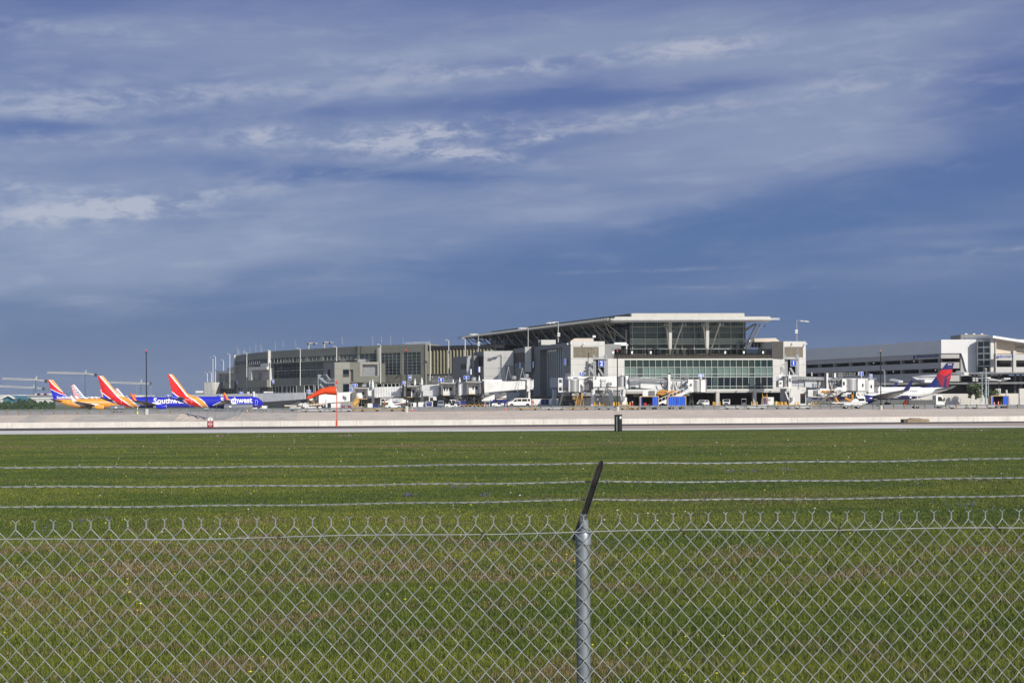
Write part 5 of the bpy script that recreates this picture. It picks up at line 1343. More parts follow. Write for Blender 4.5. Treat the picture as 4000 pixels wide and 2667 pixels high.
    if tail_title:
        tb = text_mb(tail_title, 1.35, off=.04); xform(tb, T3(5.3, -.40, H0 + 2.45)); build('airline_title', tb, A_WHT, t)
    # beacon, antenna
    mb = MB(); mb.lathe([(.5, 0), (.42, .25), (.2, .4)], (L * .50, 0, Rr + H0 - .08), 'Z', 10); build('antenna_dome', mb, LIV[paint(L * .5, 0)], t, smooth=True)
    return t
def _in(p, poly):
    c = False; n = len(poly)
    for i in range(n):
        (x1, y1), (x2, y2) = poly[i], poly[(i + 1) % n]
        if (y1 > p[1]) != (y2 > p[1]) and p[0] < (x2 - x1) * (p[1] - y1) / (y2 - y1) + x1: c = not c
    return c
_fp = [(RED, [(828, 800), (1003, 800), (988, 850), (870, 912), (772, 862)]), (CRIM, [(770, 860), (868, 915), (848, 1100), (826, 1100), (732, 900)]), (RED, [(982, 864), (966, 925), (903, 958), (903, 930)]), (CRIM, [(903, 958), (966, 925), (916, 1100), (885, 1100)])]
_fp = [(c, [((1011 - a) * .01646, 1.63 + (1088 - b) * .01614) for a, b in q]) for c, q in _fp]
def delta(x, z):
    if z > 1.72 and x < 11.5:
        for c, q in _fp:
            if _in((x, z), q): return c
        return NAVY
    if z > 1.5 and 1.5 < x < 8.5: return NAVY
    if z < -.55 - (.10 * max(0, 13 - x)) - .035 * max(0, x - 24): return NAVY
    return WHT
def place_jet(tail_px, nose_px, Y_tail, Y_nose, zg):
    a = Vector((*XY(tail_px, Y_tail), 0)); b = Vector((*XY(nose_px, Y_nose), 0)); d = b - a
    return a, math.atan2(d.y, d.x), d.length
def jet_at(name, label, tail_top_px, Y, yaw_deg, sc_=1.0, **k):
    """puts the fin's tip over tail_top_px; yaw 0 = nose to the right, positive turns the nose away from the field"""
    a = R(yaw_deg); tip = Vector((*XY(tail_top_px, Y, 1465), 0)); off = Vector((math.cos(a), math.sin(a), 0)) * (.4)
    p = tip + off * sc_; p.z = k.pop('zg'); t = make_jet(name, label, p, a, **k); t.scale = (sc_,) * 3; return t
def zground(top_py, px, Y, H): return Z(px, top_py, Y) - H
TOPH = 3.25 + 9.65
j1 = jet_at('parked_jet', 'nearest blue jet with red and orange tail, its whole length visible', 661, 442, 36, sc_=.90, zg=zground(1461.5, 667, 442, TOPH * .90), paint=heart, title='Southwest', L=35.2, WXF=.432, TXF=.68, TXW=1.02)
j2 = jet_at('parked_jet', 'blue jet with red and orange tail, half hidden behind another blue jet tail', 388, 492, 13, sc_=.96, zg=zground(1468, 394, 492, TOPH * .96), paint=heart, title='Southwest', L=35.2, WXF=.405, TXF=.695, TXW=1.02)
j3 = jet_at('parked_jet', 'orange jet with blue, red and orange tail at the far left', 193, 540, 14, sc_=.935, zg=zground(1483, 199, 540, TOPH * .935), paint=canyon, winglet=(WHT, WHT), engine=A_ORG, tail_title='Southwest', L=33.6, windows=WHT)
for px_, Y_, yt_, lab in [(281, 782, 1502.5, 'silver jet with whole striped flag tail rising behind the orange jet'), (393, 990, 1517.5, 'silver jet whose striped flag tail peeps out left of the second blue jet'), (452, 980, 1516.5, 'silver jet whose flag tail shows just right of the second red tail')]:
    jet_at('parked_jet', lab, px_, Y_, 20, zg=zground(yt_, px_, Y_, TOPH), paint=flagt, winglet=(WHT, WHT), engine=A_SIL, detail=False)
# white jet at the right, nose to the left behind the jet bridges
a = R(180 - 9); tipx = XY(3733, 378, 1416)
fin = dict(x0=1.5, c0=5.5, x1=-.15, c1=1.95, z0=1.75 * .93, z1=8.05, dors=2.6)
TH2 = 3.4 + 8.05
pj = Vector((tipx[0] - .5, 378 + .15, zground(1416.5, 3733, 378, TH2)))
j4 = make_jet('parked_jet', 'white jet with navy and red tail facing left at the right hand gate', pj, a, delta, WXF=.42, L=38.0, Rr=1.75, H0=3.4, fin=fin, winglet=(NAVY, NAVY), engine=A_NAVY, windows=SIL)
# registration and small flag on its side (the side facing the field is +y of this jet)
tb = text_mb('N125DU', .55, off=.005); xform(tb, T3(10.4, 1.615, 3.4 + .66) @ rotz(math.pi)); build('registration', tb, A_SIL, j4)
mb = MB(); mb.box(12.4, 13.6, 1.50, 1.63, 3.4 + .55, 3.4 + .95, 0); mb.box(13.05, 13.6, 1.63, 1.64, 3.4 + .75, 3.4 + .95, 1); build('flag_mark', mb, [mat('flag_pale', (.6, .3, .3), .5), A_ABL], j4)
tb = text_mb('8125', .5, off=.012); xform(tb, T3(1.0, .18, 3.4 + 7.6) @ rotz(math.pi)); build('fin_number', tb, A_WHT, j4)
# ================================================================== parking garage and buildings at the right
M_GAR = mat('garage_cladding', (.80, .80, .80), .5, var=.02, vscale=.2)
M_GARB = mat('garage_band', (.44, .43, .42), .7, var=.04, vscale=.3)
M_GJ = mat('cladding_joint', (.60, .60, .60), .6, var=0)
M_SLAT = mat('dull_band', (.24, .245, .25), .6, var=.05)
_a = Vector(XY(3120, 588)); _b = Vector(XY(3677, 500)); G1 = Fac(_a - (_b - _a).normalized() * 45, _b); zt = Z(3677, 1328.5, 500)
gar = thing('parking_garage', 'long white clad parking garage with dark open decks behind the gates at the right', 'building', (G1.A.x, G1.A.y, 1.5))
zA = Z(3677, 1380, 500); zB1 = Z(3677, 1399.5, 500); zB0 = Z(3677, 1415, 500); zC1 = Z(3677, 1438.5, 500); zC0 = Z(3677, 1455, 500); zD = Z(3677, 1480, 500)
mb = MB(); G1.box(mb, 0, G1.L, zA, zt, -30, 0, 0)
for i in range(20): z = zA + (zt - zA) * i / 20; G1.box(mb, 0, G1.L, z, z + .05, 0, .02, 1)
build('cladding', mb, [M_GAR, M_GJ], gar, world=True)
mb = MB()
for z0_, z1_ in ((zB1, zA - .02), (zC1, zB0), (zD - 3.4, zC0)): G1.box(mb, 0, G1.L, z0_, z1_, -28, -.35)
build('deck_band', mb, M_GARB, gar, world=True)
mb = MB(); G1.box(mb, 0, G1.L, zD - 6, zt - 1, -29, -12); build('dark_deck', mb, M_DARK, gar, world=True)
mb = MB(); n = 13
for i in range(n): 
    s = 3 + (G1.L - 6) * i / (n - 1); mb = MB(); G1.box(mb, s - .45, s + .45, zC0, zB1, -2.4, -1.2); build('column', mb, M_CONC, gar, world=True)
mb = MB(); rg_ = random.Random(8)
M_LAMP = mat('deck_lamp', (1, .93, .75), .5, var=0, emit=1.2)
for i in range(11):
    s = 4 + G1.L / 11 * i; lv = i % 2; z = (zB1 - .5) if lv else (zC1 - .5); mb = MB(); G1.box(mb, s, s + .35, z, z + .14, -4, -3.8); build('deck_lamp', mb, M_LAMP, gar, world=True)
# sunlit end, turned towards the field
G2 = Fac.px(3677, 499.6, 3813, 498.5, 1400); mb = MB(); sC = G2.s_(3755)
G2.box(mb, 0, G2.L, zA, zt + .15, -30, 0, 0); 
for i in range(20): z = zA + (zt - zA) * i / 20; G2.box(mb, 0, G2.L, z, z + .05, 0, .02, 1)
mb.prism([], 0, 0) if False else None
q_ = [G2.pt(sC, 0, zA), G2.pt(G2.L, 0, zA), G2.pt(G2.L, 0, zD), G2.pt(G2.s_(3788), 0, zD), G2.pt(G2.s_(3772), 0, zC1), G2.pt(G2.s_(3764), 0, zB0 + 1)]
mb.add(q_, [tuple(range(6))], 0)
build('cladding', mb, [M_GAR, M_GJ], gar, world=True)
mb = MB()
for z0_, z1_ in ((zB1, zA), (zC1, zB0), (zD - 3, zC0)): G2.box(mb, 0, sC - .5, z0_, z1_, -28, -.5)
G2.box(mb, G2.s_(3754), G2.L - .3, zD - 3, zA, -9, -.6)
build('deck_band', mb, M_GARB, gar, world=True)
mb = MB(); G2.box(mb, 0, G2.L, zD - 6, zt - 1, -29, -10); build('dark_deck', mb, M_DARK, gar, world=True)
tb = text_mb('AUSTIN-BERGSTROM INTERNATIONAL AIRPORT', 1.25, off=.035, align='LEFT'); s0 = G1.s_(3578); 
tx = max(v[0] for v in tb.v); sc_x = (G1.s_(3664) - s0) / tx; tb.v = [tuple(Vector(G1.pt(s0 + x * sc_x, -.30 - y, 0)) + Vector((0, 0, z * 1.0 + (zA + zB1) / 2 + .1))) for x, y, z in tb.v]
build('wall_lettering', tb, mat('letter_blue', (.02, .04, .25), .5, var=0), gar, world=True)
mb = MB(); c = Vector(G1.pt(G1.s_(3572), -.2, (zA + zB1) / 2 + .1)); n_ = Vector((G1.n.x, G1.n.y, 0)); mb.cyl(c, c + n_ * .1, .85, n=18, mi=0); mb.cyl(c + n_ * .1 - Vector((.1, 0, .1)), c + n_ * .14 - Vector((.1, 0, .1)), .72, n=18, mi=1)
build('wall_emblem', mb, [A_WHT, mat('letter_blue', (0, 0, 0))], gar, world=True)
# rental car building
rc = thing('rental_car_building', 'beige building with glazed stair tower and blue lettering at the right edge', 'building', (*XY(3813, 496), 1.5))
M_RC = mat('rental_beige', (.62, .53, .44), .8, var=.03, vscale=.3); M_RC2 = mat('rental_pale', (.56, .55, .52), .7, var=.03)
T1 = Fac.px(3813, 496, 3872, 493, 1400); z1 = Z(3813, 1328, 496); mb = MB(); z0 = Z(3813, 1454, 496)
T1.box(mb, 0, T1.L, z0 - 3, z1, -12, -.4); build('wall', mb, M_RC2, rc, world=True)
hs = T1.s_(3818); he = T1.s_(3868)
mb = MB(); T1.box(mb, hs, he, z0, z1 - .4, -.4, -.1); wi = build('stair_glazing', mb, M_GL_BL, rc, world=True)
mb = MB()
for t in (0, .5, 1): s = hs + (he - hs) * t; T1.box(mb, s - .15, s + .15, z0, z1 - .4, -.1, .1)
for i in range(6): z = z0 + (z1 - .4 - z0) * i / 5; T1.box(mb, hs, he, z - .25, z + .25, -.1, .08)
build('mullion', mb, M_STEEL, wi)
T2 = Fac.px(3870, 493, 4120, 499, 1400); zr = Z(3872, 1317, 493); mb = MB(); z0 = Z(3872, 1454, 493)
T2.box(mb, 0, T2.s_(3886), z0 - 3, zr, -16, 0, 0); T2.box(mb, T2.s_(3886), T2.s_(3889), z0 - 3, zr - .3, -.5, .5, 0)
zq = Z(3900, 1380, 493); T2.box(mb, T2.s_(3889), T2.L, zq, zr - .6, -16, -2.5, 1)
for x in (3900, 3983): T2.box(mb, T2.s_(x) - .06, T2.s_(x) + .06, zq, zr, -2.5, -2.4, 2)
T2.box(mb, T2.s_(3987), T2.L, Z(3990, 1359, 493), Z(3990, 1347, 493), -2.5, -2.35, 2)
build('wall', mb, [M_RC2, M_RC, mat('beige_joint', (.36, .32, .27), .7, var=0)], rc, world=True)
mb = MB(); zE = Z(3872, 1311.5, 493); zw = Z(4000, 1332, 493)
a = T2.pt(-1.5, 3.5, zE); mb.hexa([T2.pt(-.5, 2.2, zE - .8), T2.pt(T2.L, 2.2, zw - 2.4), T2.pt(T2.L, -18, zw - 2.4), T2.pt(-.5, -18, zE - .8)], [T2.pt(-.5, 2.2, zE), T2.pt(T2.L, 2.2, zw - 1.6), T2.pt(T2.L, -18, zw - 1.6), T2.pt(-.5, -18, zE)])
mb.hexa([T1.pt(-1, -8, z1 - .1), T1.pt(T1.L + .2, .6, zE - 1.0), T1.pt(T1.L, -14, zE - 1.0), T1.pt(-1, -14, z1)], [T1.pt(-1, -8, z1 + .5), T1.pt(T1.L + .2, .6, zE - .2), T1.pt(T1.L, -14, zE - .2), T1.pt(-1, -14, z1 + .5)])
build('roof', mb, M_WHITE, rc, world=True)
mb = MB(); a, b = P(3753, 1330, 508), P(3860, 1306, 508); mb.box(a.x, b.x, 508, 520, a.z - 1, b.z); 
build('roof_plant', mb, mat('plant_grey', (.20, .195, .19), .7, var=.05), rc, world=True)
for x in (3774, 3805, 3836): mb = MB(); a, b = P(x - 5, 1306, 510), P(x + 6, 1302, 510); mb.hexa([(a.x, 510, a.z), (b.x, 510, a.z), (b.x, 512, a.z), (a.x, 512, a.z)], [(a.x + .15, 510.2, b.z), (b.x - .15, 510.2, b.z), (b.x - .15, 511.8, b.z), (a.x + .15, 511.8, b.z)]); build('roof_vent', mb, M_WHITE2, rc, world=True)
T3_ = Fac.px(3889, 489, 4120, 495, 1400); mb = MB()
zz = lambda y: Z(3900, y, 489)
T3_.box(mb, 0, T3_.L, zz(1406.5), zz(1383), -1.2, 0, 0); T3_.box(mb, 0, T3_.L, zz(1455), zz(1433), -1.2, 0, 0); T3_.box(mb, T3_.s_(3955), T3_.s_(3966), zz(1455), zz(1369), -1, .5, 0); T3_.box(mb, 0, T3_.s_(3893), zz(1455), zz(1380), -1, .02, 0)
build('deck_band', mb, mat('deck_grey', (.46, .455, .44), .7, var=.03), rc, world=True)
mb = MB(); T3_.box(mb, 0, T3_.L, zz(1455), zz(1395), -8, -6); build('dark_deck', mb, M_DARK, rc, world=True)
tb = text_mb('RENTAL CAR FACILITY', 1.25, off=.04, align='LEFT'); tx = max(v[0] for v in tb.v); s0 = T3_.s_(3904); k = (T3_.s_(3954) - s0) / tx
tb.v = [T3_.pt(s0 + x * k, .03 - y, z * 1.0 + zz(1393)) for x, y, z in tb.v]; build('wall_lettering', tb, mat('letter_blue', (0, 0, 0)), rc, world=True)
mb = MB(); c = Vector(T3_.pt(T3_.s_(3896), .05, zz(1394.5))); mb.cyl(c, c + Vector((0, -.1, 0)), .55, n=18, mi=1); mb.cyl(c + Vector((-.25, -.1, 0)), c + Vector((-.1, -.14, 0)), .34, n=14, mi=0); build('wall_emblem', mb, [A_WHT, mat('letter_blue', (0, 0, 0))], rc, world=True)
# elevated roadway with canopies
road = thing('elevated_roadway', 'dark two level roadway with thin canopy roofs in front of the rental car building', 'bridge', (*XY(3800, 455), 2))
RW = Fac.px(3380, 462, 4150, 446, 1480); zr_ = lambda y: Z(3800, y, RW.Y_(3800))
mb = MB(); RW.box(mb, 0, RW.L, zr_(1500), zr_(1493), -14, 0, 0)
q0 = RW.s_(3700); RW.box(mb, q0, RW.L, zr_(1461) , zr_(1455), -16, .5, 0)
build('deck', mb, M_SLAT, road, world=True)
mb = MB(); RW.box(mb, RW.s_(3760), RW.L, zr_(1536), zr_(1466), -15, -13); RW.box(mb, RW.s_(3480), RW.s_(3760), zr_(1493), zr_(1487), -15, -13); RW.box(mb, RW.s_(3400), RW.L, zr_(1538), zr_(1500), -13.5, -13, 0); build('dark_backing', mb, M_CHAR, road, world=True)
for x in (3800, 3817, 3868, 3905, 3968, 3990):
    mb = MB(); s = RW.s_(x, 1500); RW.box(mb, s - .3, s + .3, zr_(1540), zr_(1460), -3, -2.4); build('column', mb, M_STEEL_D, road, world=True)
for pts_, th in (([(3742, 1455), (3775, 1460)], 1.0), ([(3483, 1483), (3519, 1490)], .6), ([(3862, 1478), (3910, 1487)], .35), ([(3910, 1487), (3935, 1478)], .35), ([(3826, 1477), (3862, 1475)], .35), ([(3830, 1484), (3905, 1486)], .2)):
    mb = MB(); mb.bar(P(pts_[0][0], pts_[0][1], 449), P(pts_[1][0], pts_[1][1], 447), 3.0, th); build('canopy', mb, M_WHITE2, road, world=True)
M_TENT = mat('white_membrane', (.80, .80, .78), .5, var=.02)
mb = MB(); a, b, c, d = P(3583, 1483, 470), P(3624, 1471, 478), P(3672, 1468, 480), P(3700, 1480, 470); mb.add([a, b, c, d, a + Vector((0, 6, 1)), b + Vector((0, 6, .5)), c + Vector((0, 6, .5)), d + Vector((0, 6, 1))], [(0, 1, 2, 3), (0, 1, 5, 4), (1, 2, 6, 5), (2, 3, 7, 6), (4, 5, 6, 7)]); build('canopy', mb, M_TENT, road, world=True)
mb = MB(); a, b = P(3612, 1494, 452), P(3628, 1482, 452); mb.box(a.x, a.x + 4, 452, 456, a.z, b.z); build('booth', mb, M_WHITE, road, world=True)
for i, x in enumerate((3804, 3816)):
    for yk in range(4): mb = MB(); a, b = P(x - 5 + 2 * (yk % 2), 1477 + yk * 4, 452), P(x + 5, 1474.5 + yk * 4, 452); mb.box(a.x, b.x, 452, 452.2, a.z, b.z); build('road_sign', mb, M_WHITE2, road, world=True)
# pale wall, service yard fence, parked car, lamp posts, tree
YW = Fac.px(3560, 420, 4150, 428, 1560); zy = lambda y: Z(3800, y, 423)
yw = thing('yard_wall', 'low pale block wall behind the right hand service yard', 'wall', (*XY(3800, 423), 1.8)); mb = MB()
YW.box(mb, 0, YW.L, 1.5, zy(1537), -.4, 0); 
for x0, x1 in ((3888, 3907), (3980, 3999)): YW.box(mb, YW.s_(x0), YW.s_(x1), 1.5, zy(1518), -.5, .3)
YW.box(mb, YW.s_(3929), YW.s_(3934), 1.5, zy(1523), -.5, .2)
build('wall', mb, mat('block_wall', (.52, .50, .46), .85, var=.03, vscale=.3), yw, world=True)
YF = Fac.px(3440, 396, 4150, 402, 1570); zy2 = lambda y: Z(3800, y, 399)
yf = thing('mesh_fence', 'thin grey mesh fence with slim posts in front of the pale yard wall', 'fence', (*XY(3800, 399), 1.8))
mb = MB(); ns = 60
for i in range(int(YF.L / .9)): mb.bar(YF.pt(i * .9, 0, 1.9), YF.pt(i * .9, 0, zy2(1557)), .012, .012)
for z in np.linspace(2.1, zy2(1557), 5): mb.bar(YF.pt(0, 0, z), YF.pt(YF.L, 0, z), .02, .02)
build('mesh', mb, M_STEEL, yf, world=True)
for i in range(18): mb = MB().cyl(YF.pt(i * 2.9, 0, 1.7), YF.pt(i * 2.9, 0, zy2(1556)), .045, n=6); build('post', mb, M_STEEL_D, yf, world=True)
# ================================================================== jet bridges
M_JB = mat('bridge_white', (.78, .78, .77), .45, var=.05, vscale=.6, streak=.12)
M_JBG = mat('bridge_grey', (.50, .51, .54), .5, var=.05)
M_CAN = mat('canopy_grey', (.16, .155, .15), .8, var=.12)
M_BAR = mat('barrel_metal', (.52, .52, .52), .35, .55, var=.03)
M_UND = mat('under_gear', (.05, .048, .045), .7, var=.3)
M_BUMP = mat('bumper_wood', (.55, .33, .16), .8, var=.15)
def quad(mb, q, Y0, Y1, d, mi=0):
    """q: photo corners lower left, lower right, upper right, upper left; Y0/Y1 distance of the left/right edge; d depth"""
    Ys = (Y0, Y1, Y1, Y0); f = [P(a, b, Y) for (a, b), Y in zip(q, Ys)]; k = [v + Vector((v.x / v.y * d, d, 0)) for v in f]
    mb.hexa([f[0], f[1], k[1], k[0]], [f[3], f[2], k[2], k[3]], mi); return mb
def rect(mb, x0, x1, y0, y1, Y, d, mi=0): return quad(mb, [(x0, y1), (x1, y1), (x1, y0), (x0, y0)], Y, Y, d, mi)
def tunnel(t, q, Y0, Y1, corr=0, nm='tunnel', m=None, d=2.7):
    mb = quad(MB(), q, Y0, Y1, d)
    if corr:
        for i in range(corr):
            a, b = (i + .12) / corr, (i + .62) / corr
            def L(t_, lo): 
                Y = Y0 + (Y1 - Y0) * t_; x = (q[0][0] + (q[1][0] - q[0][0]) * t_) if lo else (q[3][0] + (q[2][0] - q[3][0]) * t_)
                y = (q[0][1] + (q[1][1] - q[0][1]) * t_ - 1.5) if lo else (q[3][1] + (q[2][1] - q[3][1]) * t_ + 1.5)
                return P(x, y, Y)
            f = [L(a, 1), L(b, 1), L(b, 0), L(a, 0)]; o = Vector((0, -.14, 0)); s = (f[1] - f[0]) * .22
            mb.add(f + [f[0] + o + s, f[1] + o - s, f[2] + o - s, f[3] + o + s], [(4, 5, 6, 7), (0, 4, 7, 3), (5, 1, 2, 6), (3, 7, 6, 2), (0, 1, 5, 4)])
    e = MB(); quad(e, [(q[0][0], q[0][1] + .9), (q[1][0], q[1][1] + .9), (q[1][0], q[1][1] - .2), (q[0][0], q[0][1] - .2)], Y0 - .16, Y1 - .16, .3)
    p = build(nm, mb, m or M_JB, t, world=True); build('floor_beam', e, M_UND, p, world=True); return p
def cable_loops(t, pts, Y, r=.06):
    for k, (x0, x1, y0, y1) in enumerate(pts):
        mb = MB(); mb.tube([P(x0 + (x1 - x0) * i / 12, y0 + (y1 - y0) * (1 - (2 * i / 12 - 1) ** 2) ** .6, Y - .02 * i) for i in range(13)], r, 5); build('cable', mb, M_BLACK, t, world=True)
def hood_cab(t, x0, x1, y0, y1, Y, bumper=True, wins=((.42, .50), (.60, .74)), open_left=False):
    """cab seen from its aircraft side: dark folding hood round a white wall with door and window"""
    w, h = x1 - x0, y1 - y0
    mb = MB(); rect(mb, x0, x1, y0, y0 + h * .13, Y, 2.4, 0); quad(mb, [(x0, y1 - h * .12), (x0 + w * .17, y1 - h * .05), (x0 + w * .15, y0 + h * .12), (x0, y0 + h * .1)], Y, Y, 2.2, 0)
    quad(mb, [(x1 - w * .13, y1 - h * .05), (x1, y1 - h * .10), (x1, y0 + h * .1), (x1 - w * .12, y0 + h * .12)], Y, Y, 2.2, 0); c = build('folding_hood', mb, M_CAN, t, world=True)
    mb = MB(); rect(mb, x0 + w * .12, x1 - w * .1, y0 + h * .12, y1 - h * .06, Y + 1.6, 2.2); build('cab_wall', mb, M_JB, t, world=True)
    mb = MB(); rect(mb, x0 - w * .02, x1 + w * .02, y0 - 1.6, y0 + .3, Y - .1, 3.2); build('cab_roof', mb, M_WHITE, t, world=True)
    for a, b in wins: mb = MB(); rect(mb, x0 + w * a, x0 + w * b, y0 + h * .34, y0 + h * .60, Y + 1.5, .1); build('cab_window', mb, M_GL_DK, t, world=True)
    if open_left: mb = MB(); rect(mb, x0 + w * .17, x0 + w * .52, y0 + h * .22, y1 - h * .06, Y + 1.45, .12); build('doorway', mb, M_DARK, t, world=True)
    mb = MB(); rect(mb, x0 + w * .14, x0 + w * (.62 if bumper else .95), y1 - h * .07, y1 - h * .02, Y - .1, .5); build('bumper', mb, M_BUMP, t, world=True)
    mb = MB(); rect(mb, x0 + w * .1, x1, y1 - h * .02, y1 + h * .05, Y + .2, 3); build('floor_beam', mb, M_UND, t, world=True)
def barrel_cab(t, x0, x1, x2, y0, y1, Y, win=True, lettering=True, bellows=None, m=None):
    """cab seen from the side: ribbed round barrel from x0 to x1 then a white box to x2"""
    a, b = P(x0, y1, Y), P(x1, y0, Y); cx = (a.x + b.x) / 2; r = (b.x - a.x) / 2 * 1.0; mb = MB()
    mb.lathe([(r, a.z), (r, b.z)], (cx, Y + r * .75, 0), 'Z', 40); build('barrel', mb, M_BAR, t, world=True, smooth=True)
    mb = MB(); rect(mb, x0 - 3.5, x0 + .5, y0 - 1, y1 + 1, Y, 2.6); rect(mb, x1 - .5, x2, y0 - 1, y1 + 1, Y, 2.8); build('cab_wall', mb, m or M_JB, t, world=True)
    mb = MB(); mb.lathe([(r * 1.02, b.z - .05), (r * 1.04, b.z + .10)], (cx, Y + r * .75, 0), 'Z', 30); rect(mb, x0 - 4, x2 + 1, y0 - 2.5, y0 - 1, Y - .1, 3); build('cab_roof', mb, M_WHITE, t, world=True)
    mb = MB(); mb.lathe([(r * .95, a.z - .35), (r * .98, a.z)], (cx, Y + r * .75, 0), 'Z', 30); rect(mb, x0 - 3, x2, y1 + 1, y1 + 3, Y + .1, 2.5); build('floor_beam', mb, M_UND, t, world=True)
    if win: mb = MB(); xm = (x1 + x2) / 2; rect(mb, xm - 2.6, xm + 2.6, y0 + (y1 - y0) * .40, y0 + (y1 - y0) * .66, Y - .04, .1); build('cab_window', mb, M_GL_DK, t, world=True)
    if bellows:
        bx0, bx1, by0, by1 = bellows; mb = MB(); n = 7
        for i in range(n):
            xa = bx0 + (bx1 - bx0) * i / n; xb = bx0 + (bx1 - bx0) * (i + .8) / n; rect(mb, xa, xb, by0 + i * .5, by1 + i * .35, Y + .1 - .10 * (i % 2), 2.6)
        build('bellows', mb, M_CAN, t, world=True)
def pole(t, x, y0, y1, Y, r, m=None, nm='support_column'): return build(nm, MB().cyl(P(x, y1, Y), P(x, y0, Y), r, n=14), m or M_WHITE2, t, world=True, smooth=True)
def beacon(t, x, y, Y, s=1.0):
    p = P(x, y, Y); mb = MB(); s = s * .72; mb.lathe([(.30 * s, 0), (.30 * s, .3 * s), (.22 * s, .35 * s), (.24 * s, .9 * s), (.12 * s, 1.1 * s), (.10 * s, 1.5 * s), (.02, 1.6 * s)], p, 'Z', 10); build('beacon', mb, M_WHITE, t, world=True, smooth=True)
def railing(t, x0, x1, y0, y1, Y, n=8, m=None):
    mb = MB()
    for i in range(n + 1): x = x0 + (x1 - x0) * i / n; mb.bar(P(x, y1, Y), P(x, y0, Y), .05, .05)
    for k in (0, .5): mb.bar(P(x0, y0 + (y1 - y0) * k, Y), P(x1, y0 + (y1 - y0) * k, Y), .05, .05)
    build('roof_railing', mb, m or M_STEEL, t, world=True)
def stair(t, x0, y0, x1, y1, Y, w=1.1, m=None, rail=True, nstep=14):
    mb = MB(); a, b = P(x0, y0, Y), P(x1, y1, Y)
    for o in (0, w): mb.bar(a + Vector((0, o, 0)), b + Vector((0, o, 0)), .12, .38)
    for i in range(nstep): c = a + (b - a) * (i + .5) / nstep; mb.bar(c, c + Vector((0, w, 0)), .34, .07)
    if rail:
        u = Vector((0, 0, 1.0))
        for o in (0, w):
            mb.bar(a + u + Vector((0, o, 0)), b + u + Vector((0, o, 0)), .07, .07)
            for i in range(8): c = a + (b - a) * i / 7 + Vector((0, o, 0)); mb.bar(c, c + u, .05, .05)
    return build('service_stair', mb, m or M_STEEL, t, world=True)
def clutter(t, x0, x1, y0, y1, Y, n, seed, cols, nm='under_gear'):
    """machinery hanging under a bridge: hydraulic legs, boxes and hoses"""
    rg = random.Random(seed); mb = MB()
    for i in range(n):
        x, y = rg.uniform(x0, x1), rg.uniform(y0, y1); k = rg.random(); Yq = Y + rg.uniform(0, 2.2); mi = rg.randrange(len(cols))
        if k < .45: a = rg.uniform(-1.2, 1.2); mb.bar(P(x, y, Yq), P(x + a * 8, y + rg.uniform(4, 14), Yq + rg.uniform(-.8, .8)), rg.uniform(.07, .2), rg.uniform(.07, .2), mi=mi)
        elif k < .8: w, h = rg.uniform(2, 6), rg.uniform(2, 6); rect(mb, x, x + w, y, y + h, Yq, rg.uniform(.3, .9), mi)
        else: mb.tube([P(x + j * 2, y + 1.5 * math.sin(j * 1.3 + i), Yq) for j in range(4)], .05, 5, mi)
    return build(nm, mb, cols, t, world=True)
def legs(t, x, y0, y1, Y, m=None, spread=10):
    mb = MB()
    for o in (-1, 1): mb.bar(P(x + o * spread * .5, y0, Y + 1), P(x + o * spread * .5, y1, Y + 1), .38, .38); mb.cyl(P(x + o * spread, y1 - 7, Y - .2), P(x + o * spread * .3, y0, Y), .14, n=6)
    rect(mb, x - spread, x + spread, y1 - 6, y1 - 2, Y + .4, 1.2); g = build('drive_column', mb, m or M_WHITE2, t, world=True)
    for o in (-1, 1): p = P(x + o * spread * .9, y1 - 5, Y + .6); p.z = max(p.z, gz(p.x, p.y) + .52); build('wheel', MB().lathe([(.25, -.2), (.5, -.18), (.5, .18), (.25, .2)], p, 'X', 14), M_BLACK, g, world=True)
BG = 'jet bridges along the terminal'
def bridge(label, x, Y): return thing('jet_bridge', label, 'jet bridge', P(x, 1588, Y), 0, BG)

# gate 1
t = bridge('jet bridge of gate 1 with hanging black cables, at the right end', 3200, 330); Y = 330
pole(t, 3060, 1518, 1583, 336, .75, M_STEEL); mb = MB(); rect(mb, 3031, 3062, 1469, 1512, 333, 2.5); build('link_box', mb, M_JBG, t, world=True)
mb = MB(); rect(mb, 3044, 3056, 1461, 1480, 331, .3); rect(mb, 3042, 3058, 1485, 1511, 330.5, 1.5); build('equipment_cabinet', mb, M_WHITE, t, world=True)
mb = MB(); rect(mb, 3046, 3053, 1492, 1500, 330.4, .1); build('vent_panel', mb, M_CAN, t, world=True)
a, b = P(3064, 1510, Y), P(3081, 1469, Y); mb = MB().lathe([((b.x - a.x) / 2, a.z), ((b.x - a.x) / 2, b.z)], ((a.x + b.x) / 2, Y + .6, 0), 'Z', 30); build('rotunda', mb, M_BAR, t, world=True, smooth=True)
mb = MB(); rect(mb, 3081, 3090, 1465, 1517, Y - .4, 3); rect(mb, 3062, 3117, 1465, 1468.5, Y - .3, 3); build('rotunda_frame', mb, M_JB, t, world=True)
tunnel(t, [(3093, 1506), (3122, 1508), (3122, 1472), (3093, 1470)], Y, Y - .3, m=M_JBG); tunnel(t, [(3121, 1509), (3146, 1511), (3146, 1475), (3121, 1472)], Y - .4, Y - .6, m=M_JBG); tunnel(t, [(3145, 1512), (3287, 1520), (3287, 1479), (3145, 1471)], Y - .9, Y - 2, m=mat('bridge_shade', (.60, .61, .63), .4, var=.03))
mb = MB()
for k, (ya, yb) in enumerate(((1470, 1478), (1475, 1483), (1479, 1486))): mb.bar(P(3092, ya, Y - 1.2), P(3285, yb, Y - 2.3), .12, .22)
